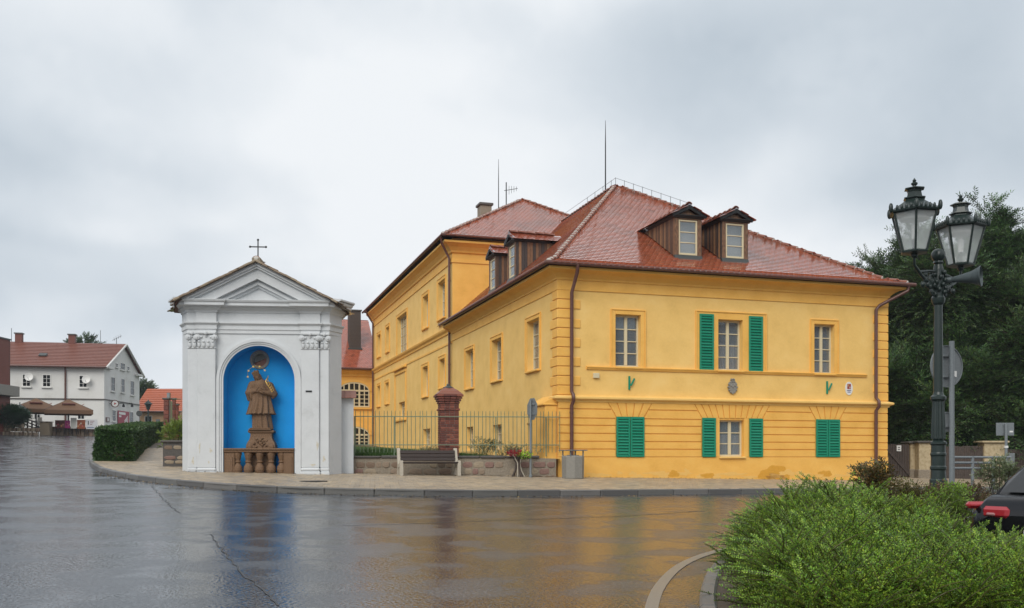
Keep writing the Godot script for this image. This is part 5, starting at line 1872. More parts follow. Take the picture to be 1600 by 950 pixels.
	hat.lathe([Vector2(0.105, 0.03), Vector2(0.11, 0.06), Vector2(0.125, 0.15), Vector2(0.06, 0.16), Vector2(0.0, 0.155)], 4, Transform3D(tilt * Basis(Vector3.UP, PI / 4), head), true)
	hat.sphere(head + tilt * Vector3(0, 0.168, 0), Vector3(0.02, 0.02, 0.02), 8, 6)
	part("cap", hat, M.sandstone, S)
	# carved cross held against the chest
	var cx := MB.new()
	cx.tube([Vector3(-0.1, 1.13, 0.22), Vector3(0.13, 0.98, 0.27)], 0.014, 6)
	cx.tube([Vector3(-0.09, 1.03, 0.24), Vector3(-0.01, 1.14, 0.24)], 0.013, 6)
	part("crucifix", cx, M.sandstone, S)
	# stepped footing
	var ft := MB.new()
	ft.bx(-0.29, 0.0, -0.2, 0.29, 0.035, 0.22, 0.012)
	ft.bx(-0.26, 0.036, -0.18, 0.27, 0.06, 0.2, 0.02)
	part("footing", ft, M.sandstone, S)
	# gilded palm branch
	var pal := Node3D.new()
	pal.name = "palm_branch"
	S.add_child(pal, true)
	var stem := [Vector3(0.31, 0.99, 0.2), Vector3(0.27, 1.08, 0.22), Vector3(0.20, 1.18, 0.22), Vector3(0.15, 1.27, 0.2), Vector3(0.17, 1.34, 0.18)]
	var sm := MB.new()
	sm.tube(stem, [0.011, 0.01, 0.009, 0.008, 0.005], 6)
	part("stem", sm, M.gold, pal)
	for k in 8:
		var t := k / 7.0
		var ii := int(t * 3.99)
		var a: Vector3 = stem[ii].lerp(stem[ii + 1], t * 3.99 - ii)
		var lf := MB.new()
		var tip := a + Vector3(0.045, 0.115 - 0.02 * t, 0.03)
		lf.tube([a, a.lerp(tip, 0.5) + Vector3(0.02, -0.01, 0), tip], [0.008, 0.014, 0.002], 6)
		part("frond", lf, M.gold, pal)
	# ring of five gilded stars
	var halo := Node3D.new()
	halo.name = "star_wreath"
	S.add_child(halo, true)
	var hc := head + tilt * Vector3(0, 0.03, -0.09)
	var rg := MB.new()
	var ringp := []
	for k in 22: ringp.append(hc + tilt * (Vector3(cos(PI * 0.02 + PI * 0.96 * k / 21), sin(PI * 0.02 + PI * 0.96 * k / 21), 0) * 0.24))
	rg.tube(ringp, 0.004, 4)
	part("wire", rg, M.gold, halo)
	for k in 5:
		var a := PI * (0.06 + 0.22 * k)
		var sp := PackedVector2Array()
		for i in 10:
			var r2 := 0.036 if i % 2 == 0 else 0.015
			sp.append(Vector2(cos(TAU * i / 10), sin(TAU * i / 10)) * r2)
		var st := MB.new()
		st.prism(sp, -0.008, 0.008, Transform3D(Basis(), hc + tilt * (Vector3(cos(a), sin(a), 0.0) * 0.24)))
		part("star", st, M.gold, halo)


# ---------------------------------------------------------------- stone walls, fence, pillar
func rubble_face(parent: Node, len_: float, h: Callable, depth: float, sz: float, mortar: Material, y0: float) -> void:
	# a wall along local x from y0 to h(x): mortar core, and stones set one by one in its front
	var core := MB.new()
	var n := int(len_ / 0.4) + 1
	for k in n:
		var xa: float = len_ * k / n; var xb: float = len_ * (k + 1) / n
		var ha: float = h.call(xa); var hb: float = h.call(xb)
		core.prism(PackedVector2Array([Vector2(xa, y0), Vector2(xb, y0), Vector2(xb, hb), Vector2(xa, ha)]), -depth, 0.0)
	part("mortar_core", core, mortar, parent)
	var y := y0 + 0.02
	while true:
		var rh := sz * rng.randf_range(0.55, 0.9)
		if y + rh > float(h.call(len_ * 0.5)) + 0.02: break
		var x := rng.randf_range(0.0, 0.05)
		while x < len_ - 0.06:
			var w: float = min(sz * rng.randf_range(0.7, 2.0), len_ - x - 0.01)
			var hh: float = min(rh, float(h.call(x + w * 0.5)) - y - 0.01)
			if hh > 0.05 and w > 0.06 and rng.randf() < 0.72:
				var m := MB.new()
				var p := PackedVector2Array()
				var c := Vector2(x + w * 0.5, y + hh * 0.5)
				for i in 9:
					var a := TAU * (i + rng.randf_range(-0.2, 0.2)) / 9.0
					var e := Vector2(cos(a), sin(a))
					var s: float = 1.0 / max(abs(e.x), abs(e.y))
					s = lerp(1.0, s, 0.72)
					p.append(c + Vector2(e.x * w * 0.47, e.y * hh * 0.46) * s * rng.randf_range(0.9, 1.0))
				var pr := rng.randf_range(0.006, 0.026)
				var inner := PackedVector2Array()
				for q in p: inner.append(c + (q - c) * 0.86)
				for i in 9:
					var k := (i + 1) % 9
					m.quad(Vector3(p[i].x, p[i].y, -0.02), Vector3(p[k].x, p[k].y, -0.02), Vector3(p[k].x, p[k].y, pr * 0.5), Vector3(p[i].x, p[i].y, pr * 0.5))
					m.quad(Vector3(p[i].x, p[i].y, pr * 0.5), Vector3(p[k].x, p[k].y, pr * 0.5), Vector3(inner[k].x, inner[k].y, pr), Vector3(inner[i].x, inner[i].y, pr))
					m.tri(Vector3(c.x, c.y, pr + rng.randf_range(0.0, 0.01)), Vector3(inner[i].x, inner[i].y, pr), Vector3(inner[k].x, inner[k].y, pr))
				part("stone", m, M.stone[rng.randi() % 5], parent)
			x += w
		y += rh

func make_fence() -> void:
	# low rubble wall in line with the house front, from the chapel to its west corner
	var fr := yaw(-4.32, 0, 26.3, 4.65)
	var len_ := 5.56
	var start := fr
	var W := thing("rubble_wall", "low rubble stone wall with dark coping under the green railing", "wall", start)
	var hh := func(x: float) -> float: return 1.225 + 0.012 * sin(x * 2.1) + 0.01 * sin(x * 5.3)
	rubble_face(W, len_, hh, 0.42, 0.22, M.rubble, 0.45)
	var x := 0.0
	while x < 5.0:
		var w := rng.randf_range(0.45, 0.8)
		w = min(w, 5.1 - x)
		pbox("coping_stone", W, M.coping, x + 0.006, 1.215 + rng.randf_range(0, 0.012), -0.45, x + w - 0.006, 1.285 + rng.randf_range(-0.01, 0.012), 0.05 + rng.randf_range(-0.015, 0.015), 0.022)
		x += w
	# green iron railing
	var R := thing("iron_railing", "green iron railing of thin upright bars on the rubble wall", "railing", fr * Transform3D(Basis(), Vector3(0, 0, -0.17)))
	var rl := MB.new()
	for y in [1.575, 2.355]:
		pbox("rail", R, M.greeniron, 0.0, y, -0.012, len_ + 0.1, y + 0.024, 0.012, 0.004)
	var bar := MB.new()
	bar.tube([Vector3(0, 1.38, 0), Vector3(0, 2.50, 0), Vector3(0, 2.535, 0)], [0.0085, 0.0085, 0.002], 6)
	var bmm := bar.mesh()
	for k in 53:
		var bxx := 0.06 + k * 0.108
		if bxx > 2.3 and bxx < 2.88: continue
		part("bar", bmm, M.greeniron, R, Transform3D(Basis(Vector3(0, 0, 1), rng.randf_range(-0.008, 0.008)), Vector3(bxx, 0, 0)))
	for xx in [0.02, 1.1, 3.9, 5.3]:
		pbox("post", R, M.greeniron, xx - 0.015, 1.27, -0.015, xx + 0.015, 2.36, 0.015, 0.003)
	# brick pillar standing in the wall
	var P := thing("brick_pillar", "square red brick pillar with stepped tiled cap behind the bench", "pillar", fr * Transform3D(Basis(Vector3.UP, deg_to_rad(8)), Vector3(2.59, 0, -0.5)))
	var bw := 0.125; var bh := 0.064
	var core := MB.new()
	core.bx(-0.245, 0.6, -0.245, 0.245, 3.0, 0.245)
	part("mortar_core", core, M.joint, P)
	var y := 0.62
	var row := 0
	while y < 2.93:
		var half := 0.26
		if y > 2.53 and y < 2.6: half = 0.29
		if y > 2.72: half = 0.28 + (y - 2.72) * 0.45
		if row % 2 == 0 or y > 2.2:
			# seen faces get single bricks: south and west
			for face in 2:
				var n := 4
				for k in n:
					var w := half * 2.0 / n
					var c := -half + w * (k + 0.5)
					var t := Transform3D(Basis(Vector3.UP, 0.0 if face == 0 else -PI / 2), Vector3(c, y + bh * 0.5, half - 0.05) if face == 0 else Vector3(-half + 0.05, y + bh * 0.5, c))
					part("brick", bm(Vector3(snapped(w - 0.01, 0.01), bh - 0.009, 0.1), 0.006), M.brick[rng.randi() % 4], P, t)
		else:
			for face in 2:
				for k in 3:
					var w := half * 2.0 / 3
					var c := -half + w * (k + 0.5)
					var t := Transform3D(Basis(Vector3.UP, 0.0 if face == 0 else -PI / 2), Vector3(c, y + bh * 0.5, half - 0.05) if face == 0 else Vector3(-half + 0.05, y + bh * 0.5, c))
					part("brick", bm(Vector3(snapped(w - 0.01, 0.01), bh - 0.009, 0.1), 0.006), M.brick[rng.randi() % 4], P, t)
		y += bh
		row += 1
	var back := MB.new()
	back.bx(-0.2, 0.6, -0.262, 0.262, 2.9, -0.24)
	back.bx(0.24, 0.6, -0.26, 0.262, 2.9, 0.2)
	part("rear_bricks", back, M.brick[1], P)
	pbox("cap_slab", P, M.brick[3], -0.36, 2.935, -0.36, 0.36, 3.0, 0.36, 0.02)
	var roof := MB.new()
	roof.lathe([Vector2(0.50, 3.0), Vector2(0.44, 3.03), Vector2(0.40, 3.06), Vector2(0.36, 3.09), Vector2(0.16, 3.19), Vector2(0.0, 3.2)], 4, Transform3D(Basis(Vector3.UP, PI / 4), Vector3.ZERO), true)
	part("cap_roof", roof, M.ridge, P)
	var fin := MB.new()
	fin.lathe([Vector2(0.15, 3.17), Vector2(0.15, 3.2), Vector2(0.09, 3.225), Vector2(0.05, 3.25), Vector2(0.045, 3.29), Vector2(0.0, 3.305)], 12)
	part("finial", fin, M.lead, P)

# ---------------------------------------------------------------- street furniture
func make_bench() -> void:
	var c := on_ground(672, 743.5, 0.12)
	var B := thing("bench", "wooden plank bench with pale concrete side frames by the rubble wall", "bench", Transform3D(Basis(Vector3.UP, deg_to_rad(17.0)), Vector3(c.x, c.y, c.z)))
	B.position += B.basis * Vector3(0.0, 0, -0.12)
	var hw := 0.78
	for s in [-1.0, 1.0]:
		var f := MB.new()
		var t := Transform3D(Basis(Vector3(0, 0, 1), Vector3.UP, Vector3(-1, 0, 0)), Vector3(s * hw + 0.04, 0, 0))
		# side outline: front leg, seat arm, raked back post
		f.prism(PackedVector2Array([Vector2(0.22, 0.0), Vector2(0.22, 0.40), Vector2(0.14, 0.41), Vector2(0.12, 0.34), Vector2(-0.10, 0.32), Vector2(-0.24, 0.74), Vector2(-0.31, 0.74), Vector2(-0.20, 0.30), Vector2(-0.26, 0.0), Vector2(-0.14, 0.0), Vector2(-0.10, 0.22), Vector2(0.10, 0.24), Vector2(0.11, 0.0)]), 0.0, 0.085, t)
		part("side_frame", f, M.palewood, B)
	for k in 3:
		var y := 0.445 + k * 0.095
		part("back_plank", bm(Vector3(1.5, 0.092, 0.035), 0.008), M.darkwood, B, Transform3D(Basis(Vector3.RIGHT, deg_to_rad(-16)), Vector3(0, y, -0.135 - k * 0.028)))
	for k in 4:
		part("seat_plank", bm(Vector3(1.5, 0.035, 0.078), 0.008), M.darkwood, B, Transform3D(Basis(Vector3.RIGHT, deg_to_rad(3)), Vector3(0, 0.345 + 0.004 * k, -0.075 + k * 0.088)))

func make_bin() -> void:
	var c := on_ground(896, 748, 0.12)
	var B := thing("litter_bin", "square exposed-aggregate concrete litter bin with flat metal top", "litter bin", Transform3D(Basis(Vector3.UP, deg_to_rad(28)), c + Vector3(0, -0.01, -0.22)))
	var m := MB.new()
	var r := 0.3
	m.lathe([Vector2(0.0, 0.0), Vector2(r * 0.95, 0.0), Vector2(r, 0.03), Vector2(r * 1.03, 0.6), Vector2(r * 0.98, 0.635), Vector2(r * 0.8, 0.635), Vector2(r * 0.78, 0.4), Vector2(0, 0.4)], 8, Transform3D(Basis(Vector3.UP, PI / 8), Vector3.ZERO), true)
	part("body", m, M.concrete, B)
	var t := MB.new()
	t.bx(-0.29, 0.765, -0.29, 0.29, 0.79, 0.29, 0.008)
	part("lid", t, M.galv, B)
	for s in [[-1, -1], [-1, 1], [1, -1], [1, 1]]:
		pbox("post", B, M.galv, s[0] * 0.2 - 0.014, 0.62, s[1] * 0.2 - 0.014, s[0] * 0.2 + 0.014, 0.766, s[1] * 0.2 + 0.014)
	var l := MB.new()
	l.lathe([Vector2(0.17, 0.42), Vector2(0.17, 0.65), Vector2(0.0, 0.651)], 14)
	part("liner", l, M.galv, B)

func octagon(r: float) -> PackedVector2Array:
	var p := PackedVector2Array()
	for k in 8: p.append(Vector2(cos(TAU * (k + 0.5) / 8), sin(TAU * (k + 0.5) / 8)) * r)
	return p

func make_signs() -> void:
	# octagonal sign beside the fence, seen nearly edge-on from behind
	var c := up_from((829.0 - 800.0) / F * 26.3, 26.3, 0.12)
	var S := thing("octagonal_sign", "octagonal traffic sign seen from behind on grey pole by the fence", "road sign", Transform3D(Basis(), c))
	var p := MB.new()
	p.tube([Vector3(0, -0.1, 0), Vector3(0, 2.12, 0)], 0.032, 10)
	p.lathe([Vector2(0.05, 0.0), Vector2(0.05, 0.06), Vector2(0.034, 0.08)], 10)
	part("pole", p, M.galv, S)
	var b := Basis(Vector3.UP, deg_to_rad(116))
	var o := MB.new()
	o.prism(octagon(0.32), -0.002, 0.002)
	part("plate_back", o, M.galv, S, Transform3D(b, Vector3(0, 1.86, 0) + b * Vector3(0, 0, 0.05)))
	var o2 := MB.new()
	o2.prism(octagon(0.315), 0.002, 0.0045)
	part("plate_face", o2, mat(lin(0.42, 0.02, 0.025), 0.35), S, Transform3D(b, Vector3(0, 1.86, 0) + b * Vector3(0, 0, 0.05)))
	for y in [1.72, 1.98]:
		part("bracket", bm(Vector3(0.36, 0.035, 0.03), 0.004), M.galv, S, Transform3D(b, Vector3(0, y, 0) + b * Vector3(0, 0, 0.034)))
	# tall post with two round signs, backs to the camera
	var d := 16.0
	var q := pt(1487, 700, d)
	var T := thing("round_sign_post", "galvanised post carrying two round signs with grey backs", "road sign", Transform3D(Basis(), Vector3(q.x, gy(q.x, d), -d)))
	var g := gy(q.x, d)
	var pp := MB.new()
	pp.tube([Vector3(0, -0.1, 0), Vector3(0, pt(1487, 533, d).y - g, 0)], 0.043, 12)
	part("pole", pp, M.galv, T)
	var yw := Basis(Vector3.UP, deg_to_rad(22))
	for e in [[572.0, 0.345], [659.0, 0.16]]:
		var yy: float = pt(1487, e[0], d).y - g
		var disc := MB.new()
		var tt := Transform3D(Basis(Vector3.RIGHT, PI / 2), Vector3.ZERO)
		var R: float = e[1]
		disc.lathe([Vector2(0, -0.012), Vector2(R, -0.012), Vector2(R + 0.006, -0.004), Vector2(R + 0.006, 0.016), Vector2(R - 0.004, 0.018), Vector2(R - 0.01, 0.0), Vector2(0, 0.0)], 36, tt)
		part("disc", disc, M.galv, T, Transform3D(yw, Vector3(-0.055, yy, -0.075)))
		var face := MB.new()
		face.lathe([Vector2(0, 0), Vector2(R - 0.01, 0.0), Vector2(R - 0.01, 0.003), Vector2(0, 0.003)], 30, Transform3D(Basis(Vector3.RIGHT, -PI / 2), Vector3(0, 0, -0.0125)))
		part("disc_face", face, M.whitepaint, T, Transform3D(yw, Vector3(-0.055, yy, -0.075)))
		for k in [-0.5, 0.5]:
			if R < 0.2 and k > 0: continue
			part("bracket", bm(Vector3(0.26, 0.03, 0.035), 0.004), M.galv, T, Transform3D(yw, Vector3(-0.03, yy + k * R, -0.052)))
		if R > 0.2:
			part("sticker", bm(Vector3(0.06, 0.10, 0.002)), M.whitepaint, T, Transform3D(yw, Vector3(0.12, yy - 0.12, -0.14 + 0.012)))
	# rectangular sign further off
	d = 22.0
	q = pt(1572, 700, d)
	g = gy(q.x, d) + 0.1
	var U := thing("rectangular_sign", "small rectangular sign plate with grey back on thin post", "road sign", Transform3D(Basis(), Vector3(q.x, g, -d)))
	var up := MB.new()
	up.tube([Vector3(0, -0.1, 0), Vector3(0, pt(1572, 662, d).y - g, 0)], 0.032, 10)
	part("pole", up, M.galv, U)
	pbox("plate", U, M.galv, -0.205, pt(1572, 680.5, d).y - g, -0.05, 0.205, pt(1572, 660.5, d).y - g, -0.044, 0.002)
	for yy in [664.5, 676.5]:
		pbox("bracket", U, M.galv, -0.06, pt(1572, yy, d).y - g - 0.012, -0.044, 0.06, pt(1572, yy, d).y - g + 0.012, -0.03)
	pbox("sticker", U, M.whitepaint, 0.10, pt(1572, 675.5, d).y - g, -0.044, 0.18, pt(1572, 673, d).y - g, -0.042)
	pbox("pole_band", U, M.whitepaint, -0.034, pt(1572, 700, d).y - g, -0.034, 0.034, pt(1572, 696.5, d).y - g, 0.034)

func make_plant_stand() -> void:
	var c := up_from((809.0 - 800.0) / F * 26.35, 26.35, 0.12)
	var S := thing("flower_stand", "rustic stand of bare roots carrying red and lime-green flowers", "flower stand", Transform3D(Basis(), c))
	for k in 11:
		var a := TAU * k / 11.0 + rng.randf_range(-0.2, 0.2)
		var R := rng.randf_range(0.12, 0.24)
		var m := MB.new()
		m.tube([Vector3(cos(a) * R, 0.0, sin(a) * R * 0.5), Vector3(cos(a) * R * 0.5, 0.18, sin(a) * R * 0.3), Vector3(cos(a) * 0.05, 0.38, sin(a) * 0.04), Vector3(cos(a + 0.6) * 0.16, 0.56, sin(a + 0.6) * 0.1), Vector3(cos(a + 0.5) * 0.27, 0.66, sin(a + 0.5) * 0.12)], [0.012, 0.016, 0.018, 0.012, 0.005], 6)
		part("root", m, M.grayplank if k % 3 else M.palewood, S)
	for k in 40:
		var m := MB.new()
		var a := rng.randf_range(0, TAU)
		m.tube([Vector3(0, 0.45, 0), Vector3(cos(a) * 0.15, 0.53, sin(a) * 0.12), Vector3(cos(a) * 0.34, 0.58 + rng.randf_range(-0.08, 0.1), sin(a) * 0.15)], [0.006, 0.006, 0.003], 4)
		part("twig", m, M.trunk, S)
	# blooms: heads of small petals
	for e in [[Vector3(-0.09, 0.66, 0.03), 0.2, Color(0.30, 0.012, 0.02)], [Vector3(0.19, 0.60, 0.05), 0.2, Color(0.30, 0.50, 0.02)]]:
		var xfs := []; var cols := []
		for k in 240:
			var dv: Vector3 = Vector3(rng.randfn(), rng.randfn() * 0.55, rng.randfn()).normalized() * e[1] * rng.randf_range(0.6, 1.1)
			dv.y *= 0.6
			xfs.append(Transform3D(Basis(Vector3(rng.randfn(), rng.randfn(), rng.randfn()).normalized(), rng.randf_range(0, TAU)).scaled(Vector3.ONE * rng.randf_range(0.7, 1.3)), e[0] + dv))
			var b: Color = e[2]
			cols.append(b * rng.randf_range(0.55, 1.25))
		multi("blooms", leaf_mesh(0.05, 0.034), M.leaf, S, xfs, cols)

func make_lamp() -> void:
	var d := 14.5
	var x := (1466.0 - 800.0) / F * d
	var g := gy(x, d)
	var L := thing("street_lamp", "ornate dark iron street lamp with two glazed lanterns", "street lamp", Transform3D(Basis(), Vector3(x, g, -d)))
	var yy := func(py: float) -> float: return pt(1466, py, d).y - g
	var post := MB.new()
	# foot drum and rings
	var prof := []
	for e in [[0.16, 0.0], [0.16, 0.08], [0.13, 0.12], [0.125, yy.call(752.0) - 0.02], [0.125, yy.call(750.0)], [0.112, yy.call(748.0)], [0.105, yy.call(735.0)], [0.118, yy.call(732.5)], [0.118, yy.call(729.5)], [0.105, yy.call(727.5)], [0.104, yy.call(713.0)], [0.114, yy.call(711.0)], [0.114, yy.call(708.5)], [0.104, yy.call(706.5)], [0.102, yy.call(696.0)], [0.122, yy.call(694.0)], [0.122, yy.call(691.0)], [0.075, yy.call(688.0)], [0.085, yy.call(685.5)]]:
		prof.append(Vector2(e[0], e[1]))
	post.lathe(prof, 24)
	part("foot", post, M.iron, L)
	var fl := MB.new()
	fl.lathe([Vector2(0.098, yy.call(685.5)), Vector2(0.094, yy.call(665.0)), Vector2(0.082, yy.call(636.0)), Vector2(0.08, yy.call(626.0))], 64, Transform3D(), true, 12, 0.07)
	part("fluted_section", fl, M.iron, L)
	var sh := MB.new()
	prof = []
	for e in [[0.09, 627.0], [0.112, 624.0], [0.112, 620.0], [0.08, 617.0], [0.069, 613.0], [0.066, 560.0], [0.06, 490.0], [0.06, 477.0], [0.085, 474.0], [0.095, 470.0], [0.10, 466.0], [0.08, 462.0], [0.085, 440.0], [0.075, 421.0], [0.06, 414.0], [0.04, 410.0]]:
		prof.append(Vector2(e[0], yy.call(e[1])))
	sh.lathe(prof, 20)
	part("shaft", sh, M.iron, L)
	var ball := MB.new()
	ball.sphere(Vector3(0, yy.call(399.0), 0), Vector3(0.102, 0.102, 0.102), 20, 14)
	ball.lathe([Vector2(0.05, yy.call(413.0)), Vector2(0.075, yy.call(411.0)), Vector2(0.06, yy.call(407.5))], 16)
	part("ball", ball, M.iron, L)
	# the two arms along the line that joins the lanterns
	var dirs := [Vector3(-0.55, 0, 0.46), Vector3(0.55, 0, -0.46)]
	var base_y := [pt(1427, 397, 14.05).y - g, pt(1499, 417, 14.97).y - g]
	for k in 2:
		var dv: Vector3 = dirs[k]
		var un := dv.normalized()
		var by: float = base_y[k]
		var arm := MB.new()
		arm.tube([un * 0.05 + Vector3(0, yy.call(452.0), 0), un * 0.25 + Vector3(0, yy.call(447.0), 0), un * 0.5 + Vector3(0, yy.call(437.0), 0), dv + Vector3(0, by - 0.16, 0), dv + Vector3(0, by, 0)], [0.028, 0.026, 0.024, 0.022, 0.02], 10)
		arm.tube([un * 0.06 + Vector3(0, yy.call(425.0), 0), un * 0.3 + Vector3(0, yy.call(427.0), 0), un * 0.58 + Vector3(0, yy.call(432.0), 0)], 0.02, 8)
		# scrolls
		for s in [[0.2, 440.0, 0.085, 1.0], [0.38, 434.0, 0.06, -1.0], [0.16, 458.0, 0.06, -1.0]]:
			var ctr: Vector3 = un * s[0] + Vector3(0, yy.call(s[1]), 0)
			var sp := []
			var rad := []
			for i in 26:
				var a: float = i * 0.45 * s[3]
				var rr: float = s[2] * (1.0 - i / 30.0)
				sp.append(ctr + un * cos(a) * rr + Vector3(0, sin(a) * rr, 0))
				rad.append(0.014)
			arm.tube(sp, rad, 6)
			arm.sphere(ctr, Vector3(0.028, 0.028, 0.028), 8, 6)
		for i in 6:
			arm.sphere(un * (0.12 + i * 0.07) + Vector3(0, yy.call(447.0) + 0.05 * sin(i * 2.0), 0.0), Vector3(0.035, 0.045, 0.035), 8, 6)
		part("arm", arm, M.iron, L)
		lantern(L, Transform3D(Basis(Vector3.UP, deg_to_rad(12.0 + k * 25)), dv + Vector3(0, by, 0)), 0.98 if k == 0 else 1.0, k)
	# leafy casting round the hub
	var hub := MB.new()
	for i in 26:
		var a := i * 2.4
		hub.sphere(Vector3(cos(a) * 0.10, yy.call(462.0) + i * 0.014, sin(a) * 0.10), Vector3(0.035, 0.04, 0.035), 8, 5)
	part("hub_casting", hub, M.iron, L)
	# loudspeaker
	var hd := Vector3(0.82, 0.03, 0.57).normalized()
	var h0 := pt(1480, 438, d)
	var HS := thing("loudspeaker", "grey horn loudspeaker clamped to the street lamp", "loudspeaker", Transform3D(Basis(), h0))
	var horn := MB.new()
	var yb := hd; var xb := yb.cross(Vector3(0, 0, 1)).normalized(); var zb := xb.cross(yb).normalized()
	var ht := Transform3D(Basis(xb, yb, zb).scaled(Vector3.ONE * 0.9), Vector3.ZERO)
	horn.lathe([Vector2(0.0, -0.06), Vector2(0.05, -0.06), Vector2(0.055, 0.0), Vector2(0.05, 0.06), Vector2(0.042, 0.07), Vector2(0.05, 0.12), Vector2(0.075, 0.25), Vector2(0.105, 0.38), Vector2(0.145, 0.47), Vector2(0.168, 0.50), Vector2(0.172, 0.51), Vector2(0.165, 0.518), Vector2(0.158, 0.512), Vector2(0.135, 0.465), Vector2(0.095, 0.38), Vector2(0.06, 0.27), Vector2(0.0, 0.27)], 28, ht)
	part("horn", horn, M.galv.duplicate(), HS)
	HS.get_child(0).material_override.albedo_color = Color(0.62, 0.66, 0.66)
	var plug := MB.new()
	plug.lathe([Vector2(0.03, 0.27), Vector2(0.04, 0.44), Vector2(0.02, 0.46), Vector2(0.0, 0.46)], 14, ht)
	part("throat", plug, M.galv, HS)
	var br := MB.new()
	br.tube([Vector3(-0.14, 0.0, 0.0), Vector3(0.02, -0.02, 0.02)], 0.02, 6)
	part("clamp", br, M.blackiron, HS)

func lantern(parent: Node, xf: Transform3D, s: float, which: int) -> void:
	# six-sided lantern, wider above; origin at its foot
	var n := Node3D.new()
	n.name = "lantern"
	parent.add_child(n, true)
	n.transform = xf * Transform3D(Basis().scaled(Vector3.ONE * s), Vector3.ZERO)
	var y0 := 0.03; var y1 := 0.60; var r0 := 0.185; var r1 := 0.335
	var fr := MB.new()
	fr.lathe([Vector2(0.0, 0.0), Vector2(0.05, 0.0), Vector2(0.20, 0.01), Vector2(0.205, 0.03), Vector2(0.185, 0.045), Vector2(0.0, 0.046)], 6, Transform3D(), true)
	fr.sphere(Vector3(0, -0.02, 0), Vector3(0.05, 0.05, 0.05), 10, 6)
	for k in 6:
		var a := TAU * k / 6
		var c := Vector3(cos(a), 0, -sin(a))
		fr.tube([c * r0 + Vector3(0, y0, 0), c * r1 + Vector3(0, y1, 0)], 0.017, 6)
	for k in 6:
		var a := TAU * k / 6; var b := TAU * (k + 1) / 6
		fr.tube([Vector3(cos(a), 0, -sin(a)) * r1 + Vector3(0, y1, 0), Vector3(cos(b), 0, -sin(b)) * r1 + Vector3(0, y1, 0)], 0.02, 6)
	part("frame", fr, M.iron, n)
	for k in 6:
		var a := TAU * k / 6; var b := TAU * (k + 1) / 6
		var g := MB.new()
		var c0 := Vector3(cos(a), 0, -sin(a)); var c1 := Vector3(cos(b), 0, -sin(b))
		g.quad(c0 * (r0 - 0.004) + Vector3(0, y0 + 0.02, 0), c1 * (r0 - 0.004) + Vector3(0, y0 + 0.02, 0), c1 * (r1 - 0.004) + Vector3(0, y1, 0), c0 * (r1 - 0.004) + Vector3(0, y1, 0))
		part("pane", g, M.lampglass, n)
	var rf := MB.new()
	rf.lathe([Vector2(0.385, 0.60), Vector2(0.39, 0.62), Vector2(0.33, 0.66), Vector2(0.22, 0.73), Vector2(0.15, 0.78), Vector2(0.14, 0.80), Vector2(0.17, 0.815), Vector2(0.165, 0.83), Vector2(0.12, 0.84), Vector2(0.105, 0.91), Vector2(0.115, 0.945), Vector2(0.155, 0.955), Vector2(0.15, 0.97), Vector2(0.07, 0.99), Vector2(0.03, 1.0), Vector2(0.0, 1.0)], 6, Transform3D(), true)
	rf.lathe([Vector2(0.0, 0.595), Vector2(0.385, 0.60)], 6, Transform3D(Basis().scaled(Vector3(1, 1, 1)), Vector3.ZERO), true)
	part("roof", rf, M.iron, n)
	# crest of small leaves round the roof edge
	var cr := MB.new()
	for k in 30:
		var a := TAU * k / 30
		var hgt := 0.045 if k % 5 else 0.075
		var rr := 0.375 * (cos(PI / 6) / cos(fposmod(a, PI / 3) - PI / 6))
		cr.sphere(Vector3(cos(a) * rr, 0.635 + hgt * 0.3, -sin(a) * rr), Vector3(0.022, hgt, 0.022), 6, 5)
	for k in 6:
		var a := TAU * k / 6
		cr.sphere(Vector3(cos(a) * 0.39, 0.66, -sin(a) * 0.39), Vector3(0.03, 0.075, 0.03), 7, 5)
	part("crest", cr, M.iron, n)
	var fi := MB.new()
	fi.lathe([Vector2(0.03, 0.99), Vector2(0.025, 1.01), Vector2(0.045, 1.03), Vector2(0.048, 1.05), Vector2(0.02, 1.07), Vector2(0.03, 1.085), Vector2(0.0, 1.13)], 10)
	part("finial", fi, M.iron, n)
	# inside: reflector shade and unlit bulb
	var sh := MB.new()
	sh.lathe([Vector2(0.22, 0.52), Vector2(0.20, 0.50), Vector2(0.12, 0.58), Vector2(0.0, 0.59)], 18)
	part("reflector", sh, M.whitepaint, n)
	var bu := MB.new()
	bu.lathe([Vector2(0.0, 0.2), Vector2(0.04, 0.22), Vector2(0.045, 0.4), Vector2(0.03, 0.5), Vector2(0.03, 0.56)], 12)
	part("bulb", bu, M.milk, n)

